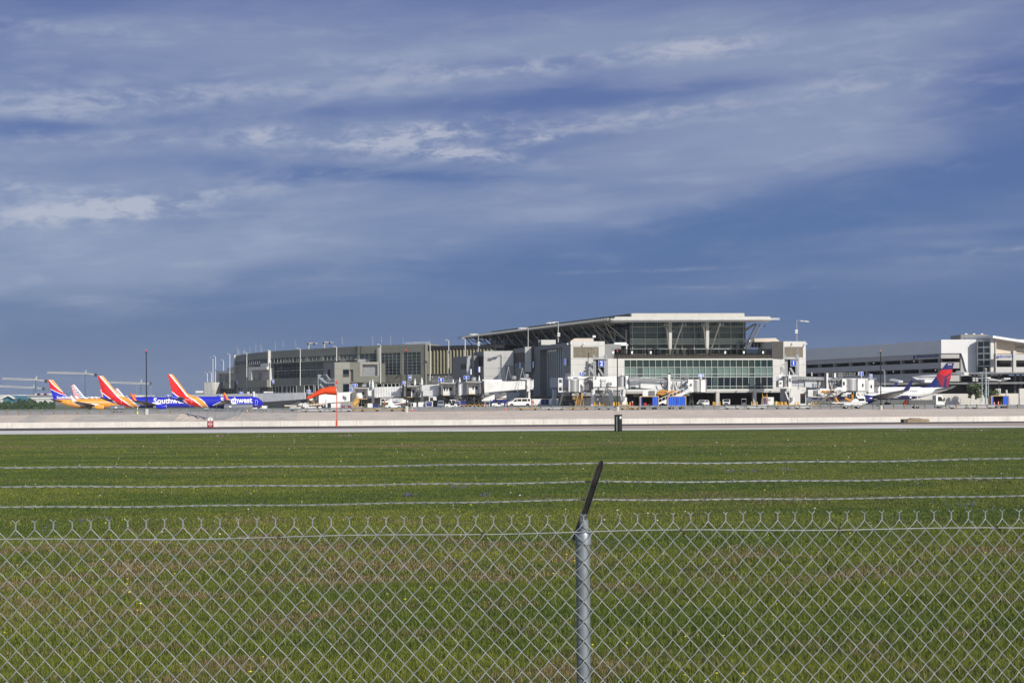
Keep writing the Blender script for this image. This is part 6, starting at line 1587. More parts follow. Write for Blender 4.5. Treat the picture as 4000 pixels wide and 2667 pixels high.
for i in range(18): x = 3100 + i * 10; mb.bar(P(x, 1470 + i * .42, Y - 1.4 - .05 * i), P(x, 1480 + i * .42, Y - 1.4 - .05 * i), .1, .1)
build('cable_tray', mb, M_STEEL, t, world=True)
cable_loops(t, [(3196, 3214, 1484, 1512), (3223, 3235, 1484, 1517), (3238, 3248, 1484, 1520), (3250, 3270, 1484, 1511), (3268, 3284, 1484, 1509), (3192, 3208, 1484, 1519)], Y - 2.3, .09)
for x in (3232, 3262): mb = MB(); rect(mb, x - 3.5, x + 3.5, 1456, 1523 if x == 3232 else 1475, Y - 2.6, .8); build('lift_post', mb, M_WHITE, t, world=True); mb = MB(); rect(mb, x - 4, x + 4, 1452.5, 1456, Y - 2.7, 1); build('lift_cap', mb, M_CHAR, t, world=True)
for x, y in ((3083, 1464), (3171, 1468)): beacon(t, x, y, Y - 1, .8)
railing(t, 3222, 3340, 1457, 1470, Y - .5, 16); railing(t, 3276, 3291, 1456, 1480, Y - 2.4, 4); build('antenna', MB().cyl(P(3297.5, 1470, Y), P(3297.5, 1441, Y), .035, n=4), M_STEEL, t, world=True)
barrel_cab(t, 3306, 3351, 3390, 1480, 1526, Y - 4, bellows=(3378, 3390, 1482, 1525))
mb = MB(); rect(mb, 3290, 3303, 1478, 1529, Y - 4.1, 2.4); build('cab_wall', mb, M_JB, t, world=True); mb = MB(); rect(mb, 3294, 3300, 1491, 1504, Y - 4.2, .1); build('cab_window', mb, M_GL_DK, t, world=True)
mb = MB()
for i in range(9): rect(mb, 3308 + i * 4.6, 3310.5 + i * 4.6, 1501, 1505, Y - 4.06, .05)
build('faint_lettering', mb, M_STEEL, t, world=True)
stair(t, 3193, 1579, 3268, 1523, Y - 5, m=M_CAN); mb = MB(); mb.tube([P(3258, 1528, Y - 5), P(3266, 1521, Y - 5), P(3276, 1519, Y - 5), P(3287, 1521, Y - 5)], [.35, .45, .5, .5], 10); build('stair_cover', mb, M_WHITE, t, world=True, smooth=True)
legs(t, 3335, 1532, 1584, Y - 3, M_UND); clutter(t, 3215, 3340, 1527, 1568, Y - 2, 70, 3, [M_UND, M_CAN, M_STEEL_D, M_ORNG, M_UND])
for pth in ([(3211, 1528), (3219, 1531), (3232, 1529), (3240, 1534)], [(3244, 1526), (3256, 1530), (3268, 1530)], [(3262, 1552), (3266, 1562), (3275, 1572), (3262, 1580)], [(3300, 1554), (3312, 1562), (3328, 1566), (3342, 1574)], [(3328, 1540), (3330, 1556), (3326, 1574)]):
    mb = MB().tube([P(a, b, Y - 3.3) for a, b in pth], .32, 8); build('air_hose', mb, M_ORNG, t, world=True, smooth=True)
mb = MB(); rect(mb, 3080, 3104, 1550, 1574, Y + .5, 1.5); build('power_cabinet', mb, M_WHITE, t, world=True)
for x in (3082, 3093): mb = MB().lathe([(.30, 0), (.3, .9)], P(x, 1566, Y + .1), 'Z', 10); build('meter', mb, M_STEEL, t, world=True)
mb = MB(); mb.bar(P(3068, 1528, Y), P(3079, 1560, Y), .3, .3); mb.bar(P(3094, 1515, Y), P(3088, 1552, Y), .5, .5); mb.bar(P(3135, 1525, Y), P(3165, 1553, Y), .35, .5); mb.bar(P(3138, 1527, Y), P(3160, 1527, Y), .3, .3); build('brace', mb, M_WHITE2, t, world=True)
mb = MB(); rect(mb, 3158, 3168, 1545, 1583, Y, 1.2); build('support_column', mb, M_JB, t, world=True)
mb = MB(); rect(mb, 3156, 3206, 1522, 1549, Y - 2, 2); build('air_unit', mb, M_WHITE2, t, world=True); mb = MB(); rect(mb, 3177, 3195, 1525, 1546, Y - 2.1, .1); build('vent_panel', mb, M_CAN, t, world=True)
mb = MB(); rect(mb, 3126, 3146, 1537, 1558, Y + 3, 1); rect(mb, 3126, 3146, 1556, 1576, Y + 2, 1, 1); build('tool_box', mb, [mat('brown_box', (.30, .21, .16), .8), M_STEEL_D], t, world=True)
gate_sign('1', 3366, 1459, Y - 3.5, .68, .80, 'small blue number 1 on the roof of the right hand jet bridge', pole=.7)
mb = MB(); rect(mb, 3352, 3360, 1452, 1466, Y - 3.2, .4); build('sign_side', mb, M_WHITE, t, world=True)
# gate 3
t = bridge('jet bridge cab of gate 3 behind the gate 1 cab, by the white jet', 3410, 336); barrel_cab(t, 3385, 3393, 3414, 1484, 1532, 334, bellows=(3414, 3431, 1486, 1534)); tunnel(t, [(3280, 1524), (3390, 1530), (3390, 1492), (3280, 1486)], 345, 336); railing(t, 3392, 3424, 1476, 1483, 335, 8)
stair(t, 3264, 1560, 3300, 1528, 334, m=M_CAN); mb = MB(); rect(mb, 3320, 3384, 1530, 1536, 334, 2); build('service_platform', mb, M_WHITE2, t, world=True); clutter(t, 3320, 3380, 1534, 1550, 335, 20, 14, [M_UND, M_CAN, M_WHITE2])
gate_sign('3', 3402, 1468, 333, .68, .78, 'small blue number 3 on the jet bridge beside the white jet', pole=.7)

# gate 2
t = bridge('jet bridge of gate 2 sloping down in front of the green window wall', 2570, 330); Y = 332
mb = MB(); rect(mb, 2317, 2408, 1470, 1511, 340, 3); build('link_tunnel', mb, M_JB, t, world=True)
mb = MB(); rect(mb, 2350, 2367, 1490, 1512, 339.5, .4); rect(mb, 2348, 2369, 1479, 1488, 339.6, .3); rect(mb, 2378, 2391, 1489, 1510, 339, .8); build('equipment_cabinet', mb, M_WHITE2, t, world=True); mb = MB(); rect(mb, 2381, 2389, 1495, 1503, 338.9, .1); build('vent_panel', mb, M_CAN, t, world=True)
mb = MB(); rect(mb, 2320, 2410, 1511, 1514, 340.2, 2.6); build('floor_beam', mb, M_UND, t, world=True)
a, b = P(2416, 1511, Y), P(2444, 1471, Y); mb = MB().lathe([((b.x - a.x) / 2, a.z), ((b.x - a.x) / 2, b.z), ((b.x - a.x) / 2 + .1, b.z + .05), (.2, b.z + .3)], ((a.x + b.x) / 2, Y + .9, 0), 'Z', 36); build('rotunda', mb, M_BAR, t, world=True, smooth=True)
mb = MB(); rect(mb, 2444, 2454, 1467, 1518, Y - .4, 3.2); rect(mb, 2399, 2416, 1470, 1511, Y + 1, 3); build('rotunda_frame', mb, M_JB, t, world=True)
beacon(t, 2431, 1466, Y + .5, .9); beacon(t, 2339, 1470, 339, .8)
for x in (2317, 2386, 2433): pole(t, x, 1520, 1585, 340 if x != 2433 else 333.5, .48); mb = MB().lathe([(.95, 0), (.5, .8)], P(x, 1590, 340 if x != 2433 else 333.5), 'Z', 16); build('column_foot', mb, M_WHITE2, t, world=True)
tunnel(t, [(2459, 1508), (2482, 1511), (2482, 1475), (2459, 1473)], Y, Y - .4); tunnel(t, [(2481, 1512), (2503, 1515), (2503, 1473), (2481, 1475)], Y - .5, Y - .8); tunnel(t, [(2502, 1515), (2688, 1534), (2688, 1484), (2502, 1473)], Y - 1.2, Y - 3)
mb = MB()
for ya, yb in ((1475, 1488), (1480, 1489), (1486, 1492)): mb.bar(P(2460, ya, Y - 1.3), P(2605 if ya > 1476 else 2675, yb - 2, Y - 2.9), .12, .25)
for i in range(9): x = 2470 + i * 24; mb.bar(P(x, 1472 + i * 1.3, Y - 1.5 - .15 * i), P(x, 1478 + i * 1.3, Y - 1.5 - .15 * i), .1, .1)
build('cable_tray', mb, M_STEEL, t, world=True)
cable_loops(t, [(2580, 2610, 1490, 1518), (2582, 2609, 1491, 1514), (2617, 2627, 1490, 1519), (2632, 2641, 1491, 1525), (2642, 2662, 1490, 1516), (2664, 2678, 1490, 1508)], Y - 3.1, .07)
mb = MB(); rect(mb, 2610, 2619, 1461, 1530, Y - 3.3, .9); build('lift_post', mb, M_WHITE, t, world=True); mb = MB(); rect(mb, 2609, 2620, 1457, 1461, Y - 3.4, 1.1); build('lift_cap', mb, M_CHAR, t, world=True)
railing(t, 2586, 2690, 1463, 1482, Y - 1, 14); railing(t, 2676, 2689, 1464, 1486, Y - 3.2, 4)
barrel_cab(t, 2708, 2738, 2756, 1484, 1530, Y - 5, win=False, m=M_JB); mb = MB(); rect(mb, 2688, 2706, 1481, 1528, Y - 5.1, 2.5); build('cab_wall', mb, M_JB, t, world=True); mb = MB(); rect(mb, 2695, 2703, 1498, 1508, Y - 5.2, .1); build('cab_window', mb, M_CAN, t, world=True)
mb = MB(); quad(mb, [(2754, 1532), (2760, 1530), (2762, 1482), (2756, 1480)], Y - 5, Y - 4.6, 2.4); build('bellows', mb, M_CAN, t, world=True); mb = MB().ball(P(2687, 1503, Y - 5.6), .42, 12); build('convex_mirror', mb, M_WHITE, t, world=True, smooth=True)
mb = MB()
for i in range(7): rect(mb, 2711 + i * 3.1, 2713 + i * 3.1, 1507, 1510, Y - 5.06, .05)
build('faint_lettering', mb, M_STEEL, t, world=True)
mb = MB(); quad(mb, [(2510, 1546), (2564, 1551), (2565, 1525), (2512, 1522)], Y - 3, Y - 3.2, 2); rect(mb, 2506, 2567, 1521, 1524, Y - 3.1, 2.2); build('air_unit', mb, M_WHITE, t, world=True); mb = MB(); rect(mb, 2535, 2558, 1526, 1547, Y - 3.3, .1); build('vent_panel', mb, M_CAN, t, world=True)
for pth in ([(2567, 1540), (2576, 1530), (2590, 1527), (2606, 1530)], [(2612, 1535), (2620, 1530), (2640, 1531), (2660, 1533)], [(2575, 1538), (2586, 1541), (2600, 1536)], [(2626, 1540), (2632, 1548)]): mb = MB().tube([P(a, b, Y - 3.3) for a, b in pth], .30, 8); build('air_hose', mb, M_ORNG, t, world=True, smooth=True)
st_ = stair(t, 2572, 1577, 2672, 1533, Y - 6, m=M_WHITE); mb = MB(); quad(mb, [(2600, 1578), (2700, 1527), (2700, 1519), (2585, 1572)], Y - 7, Y - 7, .3); mb.tube([P(2660, 1541, Y - 6.6), P(2680, 1530, Y - 6.6), P(2697, 1523, Y - 6.6)], [.3, .5, .55], 10); build('stair_cover', mb, M_WHITE, t, world=True)
legs(t, 2700, 1536, 1584, Y - 3, M_UND, 7); mb = MB(); rect(mb, 2672, 2694, 1537, 1545, Y - 5, 1.5); build('machinery_box', mb, M_CAN, t, world=True)
mb = MB(); rect(mb, 2431, 2449, 1552, 1582, Y, 1.3); build('power_cabinet', mb, M_WHITE, t, world=True)
for x in (2427, 2436): mb = MB().lathe([(.30, 0), (.32, .9)], P(x, 1563, Y - .4), 'Z', 10); build('meter', mb, M_STEEL, t, world=True)
mb = MB(); mb.bar(P(2419, 1528, Y), P(2428, 1556, Y), .25, .25); mb.bar(P(2440, 1520, Y), P(2436, 1553, Y), .6, .6); mb.tube([P(2426, 1522, Y - .4), P(2422, 1540, Y - .4), P(2430, 1560, Y - .4)], .09, 6); build('brace', mb, M_WHITE2, t, world=True)
clutter(t, 2325, 2376, 1518, 1545, 342, 22, 5, [M_STEEL_D, M_STEEL, M_CAN])
for lb, x in (('small blue number 2 on the gate 2 bridge, left of the white divider', 2732), ('small blue number 2 on the gate 2 bridge, right of the white divider', 2746)): gate_sign('2', x, 1467, Y - 5.5, .42, .70, lb)
mb = MB(); rect(mb, 2736.5, 2741.5, 1461, 1482, Y - 5.4, .3); build('sign_post', mb, M_WHITE, t, world=True)

# gate 4
t = bridge('jet bridge of gate 4 with round metal cab and open grey bellows', 2250, 345); Y = 346
mb = quad(MB(), [(2148, 1512), (2222, 1513), (2222, 1472), (2148, 1476)], Y + 8, Y + 1, 3); build('tunnel', mb, mat('bridge_side_shade', (.36, .37, .42), .5, var=.03), t, world=True)  # bluish grey paints the shaded left side of the tunnel
barrel_cab(t, 2225, 2261, 2279, 1483, 1530, Y - 2, bellows=(2282, 2300, 1480, 1526))
mb = MB(); quad(mb, [(2300, 1527), (2319, 1522), (2318, 1476), (2300, 1480)], Y - 2.2, Y - 1, .2); build('bellows', mb, mat('bellows_inner', (.30, .27, .26), .8, var=.2, vscale=3), t, world=True)
mb = MB(); quad(mb, [(2281, 1481), (2318, 1476), (2310, 1471), (2296, 1473)], Y - 2.4, Y - 1.2, 1.4); build('folding_hood', mb, M_CAN, t, world=True)
mb = MB(); rect(mb, 2218, 2300, 1470, 1479, Y - 1, 3); build('cab_roof', mb, M_WHITE, t, world=True); beacon(t, 2240, 1465, Y, .9); railing(t, 2210, 2228, 1459, 1484, Y - 2, 5)
mb = MB()
for x in (2182, 2196): mb.bar(P(x, 1530, Y - 1), P(x, 1478, Y - 1), .18, .18)
for y in (1479, 1498, 1504, 1529): mb.bar(P(2181, y, Y - 1), P(2197, y, Y - 1), .22, .35)
rect(mb, 2183, 2196, 1503, 1512, Y - 1, .6); rect(mb, 2196, 2220, 1526, 1530, Y - 1, 1.5); build('service_lift', mb, M_WHITE, t, world=True); railing(t, 2200, 2219, 1512, 1528, Y - 1.2, 5, M_STEEL_D)
pole(t, 2165, 1522, 1585, Y + 6, .55, mat('column_lilac', (.34, .37, .42), .6, var=.04)); legs(t, 2235, 1534, 1584, Y, M_UND)
stair(t, 2186, 1584, 2200, 1534, Y - 1, 1.4, M_STEEL_D, nstep=12); clutter(t, 2205, 2290, 1534, 1566, Y, 34, 6, [M_UND, M_CAN, M_TERB]); mb = MB(); rect(mb, 2236, 2244, 1535, 1543, Y - 2, .6); build('machinery_box', mb, M_WHITE2, t, world=True)
for x in (2240,): mb = MB(); rect(mb, x - 3, x + 4, 1546, 1560, Y - 1.5, 1); build('yellow_panel', mb, mat('dim_orange', (.30, .17, .05), .7), t, world=True)
gate_sign('4', 2271, 1460.5, Y - 3, .88, .68, 'small blue number 4 on the roof of the round metal cab', pole=.6)

# gate 6
t = bridge('jet bridge of gate 6 with ribbed tunnel leading right to the slate blocks', 1950, 368); Y = 372
tunnel(t, [(1892, 1534), (1962, 1527), (1962, 1486), (1892, 1487)], Y - 1, Y + 2, 18); tunnel(t, [(1962, 1527), (2010, 1523), (2010, 1489), (1962, 1489)], Y + 2.5, Y + 5, 12); tunnel(t, [(2010, 1523), (2055, 1520), (2055, 1488), (2010, 1488)], Y + 5, Y + 8, 10)
hood_cab(t, 1822, 1880, 1491, 1541, Y - 3); mb = MB(); rect(mb, 1801, 1816, 1490, 1540, Y - 1.5, 2.5); build('cab_wall', mb, mat('bridge_side_shade', (.36, .37, .42)), t, world=True); mb = MB(); rect(mb, 1815, 1821, 1492, 1541, Y - 2, 2.5); build('cab_wall', mb, M_JBG, t, world=True)
mb = MB(); rect(mb, 2058, 2070, 1480, 1528, Y + 7, 2); rect(mb, 2077, 2085, 1482, 1521, Y + 9, 1.5); build('rotunda_frame', mb, M_WHITE, t, world=True); mb = MB(); rect(mb, 2069, 2078, 1482, 1521, Y + 8.5, 2); build('rotunda', mb, M_JBG, t, world=True)
mb = MB(); rect(mb, 1884, 1960, 1482, 1487, Y + 3, .2); rect(mb, 2032, 2072, 1477, 1482, Y + 7, 2, 0); build('roof_panel', mb, M_WHITE, t, world=True)
for x, y, Yq in ((1851, 1487, Y - 1), (2008, 1482, Y + 5), (2057, 1474, Y + 8)): mb = MB().lathe([(.55, 0), (.62, .1), (.62, .8), (.45, .95)], P(x, y, Yq), 'Z', 16); build('roof_unit', mb, M_BAR, t, world=True, smooth=True)
beacon(t, 1872, 1487, Y - 2, 1.2); beacon(t, 1796, 1500, Y, 1.5)
for x in (2058, 1862): legs(t, x, 1530, 1584, Y + 2, M_UND, 6)
pole(t, 2063, 1528, 1583, Y + 8, .6); mb = MB(); mb.tube([P(1960, 1530, Y - 1), P(1955, 1540, Y - 1), P(1946, 1530, Y - 1)], .09, 5); mb.tube([P(1880, 1495, Y - 3), P(1884, 1520, Y - 3), P(1881, 1545, Y - 3)], .12, 5); mb.tube([P(1888, 1500, Y - 3), P(1890, 1525, Y - 3), P(1892, 1550, Y - 3)], .1, 5); build('cable', mb, M_BLACK, t, world=True)
clutter(t, 1800, 1890, 1544, 1574, Y - 2, 48, 7, [M_UND, M_CAN, mat('weed_green', (.10, .12, .03), .8), M_UND]); mb = MB(); rect(mb, 1800, 1880, 1543, 1550, Y - 1, 3); build('floor_beam', mb, M_UND, t, world=True)
mb = MB(); rect(mb, 1882, 1932, 1540, 1566, Y + 2, 2.5); rect(mb, 1930, 1978, 1532, 1554, Y + 6, 2); build('ground_unit', mb, M_JB, t, world=True); mb = MB(); rect(mb, 1932, 1978, 1553, 1562, Y + 6, 1); build('ground_unit', mb, mat('brown_box', (.3, .21, .16)), t, world=True)
for i, x in enumerate((1949, 1986, 2040)):
    a = [(1949, 1437), (1986, 1435), (2040, 1440)][i]; mb = MB(); mb.cyl(P(a[0], a[1], Y + 6), P(a[0] - (0 if i == 0 else 20), 1530 if i else 1490, Y + 3), .09, n=6); mb.cyl(P(a[0], a[1], Y + 6), P(a[0] + (9 if i == 0 else 22), 1487 if i == 0 else 1520, Y + 5), .06, n=6); mb.ball(P(a[0], a[1], Y + 6), .22, 6); build('hose_derrick', mb, M_STEEL, t, world=True)
gate_sign('6', 1822, 1474, Y - 3, 1.3, .82, 'blue number 6 board, rightmost of the two raised boards by the dark louvers', pole=.6)
# gate 8
t = bridge('jet bridge of gate 8, its cab just left of the gate 6 bridge', 1740, 380); Y = 384
tunnel(t, [(1652, 1548), (1711, 1546), (1711, 1501), (1652, 1504)], Y, Y - 1, 14); hood_cab(t, 1722, 1779, 1496, 1546, Y - 4, wins=((.22, .30), (.40, .47), (.58, .74)))
mb = MB(); rect(mb, 1711, 1717, 1498, 1530, Y - 1, 2); build('tunnel_end', mb, M_WHITE, t, world=True); mb = MB(); rect(mb, 1716, 1722, 1510, 1550, Y - 2, 2); build('bellows', mb, M_CAN, t, world=True); beacon(t, 1770, 1494, Y - 2, .9)
railing(t, 1690, 1790, 1484, 1496, Y, 12); mb = MB(); rect(mb, 1773, 1796, 1513, 1540, Y - 1, 2); rect(mb, 1774, 1782, 1524, 1532, Y - 1.1, .1, 1); build('machinery_box', mb, [M_WHITE2, M_CAN], t, world=True)
pole(t, 1796, 1500, 1545, Y - 2, .5); clutter(t, 1725, 1800, 1550, 1574, Y - 3, 34, 8, [M_UND, M_CAN, mat('weed_green', (0, 0, 0)), M_WHITE2]); legs(t, 1750, 1550, 1584, Y - 1, M_UND, 8)
mb = MB(); rect(mb, 1676, 1708, 1548, 1551, Y - 2, 1.5); rect(mb, 1676, 1679, 1551, 1572, Y - 2, .4); rect(mb, 1692, 1706, 1552, 1563, Y - 2.2, .8); build('ground_unit', mb, M_WHITE, t, world=True)
gate_sign('8', 1723, 1483, Y - 4, 1.45, .86, 'blue number 8 board in front of the olive fins', pole=.6)
# gate 10
t = bridge('jet bridge of gate 10 with an open dark doorway and a worker in it', 1600, 388); Y = 392
tunnel(t, [(1465, 1553), (1566, 1551), (1566, 1509), (1465, 1512)], Y + 2, Y, 16); hood_cab(t, 1578, 1632, 1507, 1553, Y - 4, wins=((.60, .74),), open_left=True); mb = MB(); rect(mb, 1566, 1577, 1509, 1550, Y - 1, 2.2); build('bellows', mb, M_CAN, t, world=True)
mb = MB(); rect(mb, 1565, 1571, 1509, 1530, Y - 1.4, .5); rect(mb, 1633, 1652, 1504, 1550, Y - 1, 2.5); build('tunnel_end', mb, M_JB, t, world=True)
beacon(t, 1621, 1502, Y - 2, 1.5); beacon(t, 1648, 1502, Y - 2, 1.7); pole(t, 1650, 1505, 1572, Y - 3, .35); mb = MB(); mb.tube([P(1641, 1512, Y - 1.4), P(1643, 1530, Y - 1.4), P(1640, 1548, Y - 1.4)], .12, 5); build('cable', mb, M_BLACK, t, world=True)
clutter(t, 1585, 1650, 1556, 1572, Y - 3, 26, 9, [M_UND, M_CAN, M_YEL2, M_UND]); legs(t, 1610, 1556, 1584, Y - 1, M_UND, 8); railing(t, 1587, 1601, 1488, 1507, Y - 1, 4)
gate_sign('10', 1580, 1495, Y - 4, 1.2, .82, 'blue number 10 board beside the black mast', pole=.6)
# gate 12 and 14
t = bridge('jet bridge of gate 12 with its cab square to the field', 1410, 396); Y = 400
tunnel(t, [(1437, 1556), (1475, 1556), (1475, 1513), (1437, 1515)], Y, Y, 0); hood_cab(t, 1384, 1437, 1515, 1560, Y - 4, wins=((.58, .72),), bumper=False); mb = MB(); rect(mb, 1396, 1414, 1533, 1555, Y - 2.6, .1); build('door_panel', mb, A_WHT, t, world=True)
beacon(t, 1445, 1512, Y, 1.6); beacon(t, 1456, 1512, Y - 1, 1.9); pole(t, 1457, 1512, 1573, Y - 3, .4); railing(t, 1420, 1468, 1497, 1512, Y + 1, 6, M_WHITE); mb = MB(); rect(mb, 1414, 1431, 1502, 1510, Y, 1.5); build('roof_unit', mb, M_STEEL, t, world=True)
clutter(t, 1390, 1450, 1562, 1578, Y - 3, 34, 10, [M_UND, M_CAN, M_BUMP, M_STEEL_D]); legs(t, 1412, 1562, 1586, Y - 1, M_UND, 8)
stair(t, 1380, 1584, 1400, 1562, Y - 5, 1.0, M_YEL2, nstep=6)
gate_sign('12', 1386, 1504, Y - 4, 1.35, .80, 'blue number 12 board above the number 14 board', pole=.5)
t = bridge('jet bridge of gate 14 seen behind the windsock', 1350, 412); Y = 416
tunnel(t, [(1245, 1576), (1373, 1567), (1373, 1531), (1245, 1537)], Y - 6, Y, 20); mb = MB(); rect(mb, 1373, 1385, 1533, 1572, Y - 1, 2.4); build('bellows', mb, M_CAN, t, world=True); pole(t, 1275, 1560, 1590, Y - 8, .3)
gate_sign('14', 1374, 1521.5, Y - 5, 1.25, .78, 'blue number 14 board below the number 12 board', pole=.5)
# gate 15 and 16
t = bridge('long ribbed jet bridge of gate 15 in front of the curved concourse', 1100, 430); Y = 442
tunnel(t, [(985, 1573), (1195, 1559), (1195, 1533), (985, 1537)], Y + 26, Y + 8, 44); hood_cab(t, 1203, 1240, 1537, 1566, Y - 14, wins=((.3, .4), (.55, .75))); pole(t, 991, 1529, 1560, Y + 24, .45)
mb = MB(); quad(mb, [(1215, 1566), (1232, 1585), (1238, 1585), (1222, 1560)], Y - 14, Y - 14, .5); build('brace', mb, M_CAN, t, world=True); mb = MB(); rect(mb, 938, 985, 1544, 1552, Y + 30, 2); build('cab_roof', mb, M_STEEL, t, world=True)
clutter(t, 1200, 1262, 1566, 1584, Y - 14, 40, 11, [M_UND, M_BUMP, M_YEL2, M_WHITE2]); legs(t, 1150, 1562, 1586, Y - 6, M_UND, 8); mb = MB(); rect(mb, 1030, 1068, 1529, 1534, Y + 24, 2); rect(mb, 965, 975, 1530, 1537, Y + 26, 1.5); build('roof_unit', mb, M_WHITE2, t, world=True)
mb = quad(MB(), [(1110, 1588), (1170, 1588), (1205, 1560), (1190, 1560)], Y - 10, Y - 10, 1); build('brace', mb, M_STEEL_D, t, world=True)
gate_sign('15', 1206, 1527.5, Y - 14, 1.1, .72, 'blue number 15 board left of the windsock', pole=.4)
t = bridge('pale jet bridge of gate 16 behind the nearest blue jet', 860, 490); Y = 505
tunnel(t, [(740, 1556), (985, 1560), (985, 1537), (740, 1541)], Y, Y - 22, 40); beacon(t, 865, 1546, Y - 12, .7)
gate_sign('16', 941.5, 1534.5, Y - 30, 1.25, .75, 'blue number 16 board above the nose of the nearest blue jet', pole=.4)
t = bridge('pale jet bridge behind the rear blue jet', 690, 560); Y = 560
tunnel(t, [(590, 1560), (720, 1560), (720, 1547), (590, 1551)], Y, Y - 4, 22); gate_sign('18', 656, 1546, Y - 6, 1.5, .95, 'blue number 18 board above the body of the rear blue jet', pole=.4)
gate_sign('19', 492, 1548.5, 575, 1.1, .75, 'partly hidden blue number 19 board behind the second blue jet', pole=.4)
# ================================================================== guardrail, masts, poles, windsock, signs
M_WOOD = mat('guardrail_wood', (.23, .20, .14), .85, var=.15, vscale=3)
M_RAILM = mat('guardrail_steel', (.33, .37, .39), .45, .45, var=.10, vscale=.6, streak=.1)
M_RAILS = mat('guardrail_post_steel', (.26, .30, .32), .5, .4, var=.1)
gr = thing('guardrail', 'steel guardrail on wooden posts along the top of the concrete slope', 'guardrail', (0, rail_y(0), gz(0, rail_y(0))))
def rpt(px, o=0.0):
    u = (px - 2000) / F; Y = 245.0 / (1 - .1 * u) + o; return u * Y, Y
def ztop(x): return gz(x, rail_y(x)) + .76
mb = MB(); xr = [-150 + i * 1.9 for i in range(166)]
for (dz, dy) in ((-.02, 0), (-.09, -.06), (-.16, 0), (-.23, -.06), (-.31, 0)): pass
prof_ = [(-.0, .0), (-.07, -.06), (-.14, .02), (-.21, -.06), (-.30, .0)]
n5 = 5; vv = []
for x in xr:
    for dz, dy in prof_: vv.append((x, rail_y(x) - .12 + dy, ztop(x) + dz))
mb.add(vv, [(i * 5 + j, (i + 1) * 5 + j, (i + 1) * 5 + j + 1, i * 5 + j + 1) for i in range(len(xr) - 1) for j in range(4)])
build('rail_beam', mb, M_RAILM, gr, world=True)
x = -112.0; pxs = []
p0 = 27.0
u = p0
posts = []
xx = rpt(27)[0] - 1.905 * 0
k = 0
while xx < 96:
    posts.append(xx); xx += 1.8955
gap0, gap1 = rpt(738)[0], rpt(955)[0]
for xx in posts[:100]:
    if gap0 < xx < gap1: continue
    y = rail_y(xx); z = az_(xx, y); mb = MB().box(xx - .10, xx + .10, y - .28, y - .10 + .02, z - .2, ztop(xx) + .07); build('post', mb, M_WOOD, gr, world=True)
for px_ in (742, 775, 811, 840, 893, 917, 938, 957):
    xx, y = rpt(px_); z = az_(xx, y - .5); z = .95 if 800 < px_ < 900 else z; mb = MB().box(xx - .11, xx + .11, y - .34, y - .10, z - .3, ztop(xx) + .03); build('post', mb, M_RAILS, gr, world=True)
for (a, b) in ((745, 775), (779, 805), (809, 838), (842, 868), (871, 890), (897, 915), (919, 936)):
    xa, ya = rpt(a); xb, yb = rpt(b); mb = MB(); mb.bar((xa, ya - .42, ztop(xa) - .17), (xb, yb - .42, ztop(xb) - .17), .16, .30); build('rail_segment', mb, mat('guardrail_dull', (.15, .18, .20), .5, .4, var=.1), gr, world=True)
# four black obstruction light masts on concrete piers
M_PIER = mat('mast_pier', (.50, .49, .46), .85, var=.05, streak=.15)
MG = 'black obstruction masts along the guardrail'
for px_, yt, yb, y2, lab in [(572.5, 1372, 1597, 1621, 'black mast with red top light in front of the blue jets'), (1588, 1370, 1586, 1613, 'black mast with red top light beside the blue number 10 board'), (2412.5, 1373, 1587, 1612, 'black mast with red top light right of the big number 2'), (3441, 1373, 1583, 1607.5, 'black mast with side arm in front of the white jet')]:
    Y = rpt(px_)[1] - .8; t = thing('light_mast', lab, 'mast', P(px_, y2, Y), 0, MG)
    a, b, c = P(px_, y2 + 3, Y), P(px_, yb, Y), P(px_, yt, Y)
    build('pier', MB().lathe([(.30, a.z - .3), (.30, b.z), (.27, b.z + .03)], (a.x, Y, 0), 'Z', 22), M_PIER, t, world=True, smooth=True)
    mb = MB(); mb.lathe([(.20, b.z + .03), (.20, b.z + .15), (.105, b.z + .18), (.085, c.z)], (a.x, Y, 0), 'Z', 12); build('pole', mb, M_BLACK if px_ > 0 else M_BLACK, t, world=True, smooth=True)
    mb = MB(); mb.box(a.x - (.5 if px_ > 3000 else .22), a.x + .12, Y - .06, Y + .06, c.z - .30, c.z - .22); build('arm', mb, M_BLACK, t, world=True)
    build('lamp', MB().lathe([(.07, c.z), (.09, c.z + .05), (.09, c.z + .22), (.05, c.z + .30)], (a.x, Y, 0), 'Z', 10), mat('red_lamp', (.75, .05, .03), .3, var=0, emit=.5) if px_ < 3000 else mat('amber_lamp', (.6, .3, .2), .4, var=0), t, world=True)
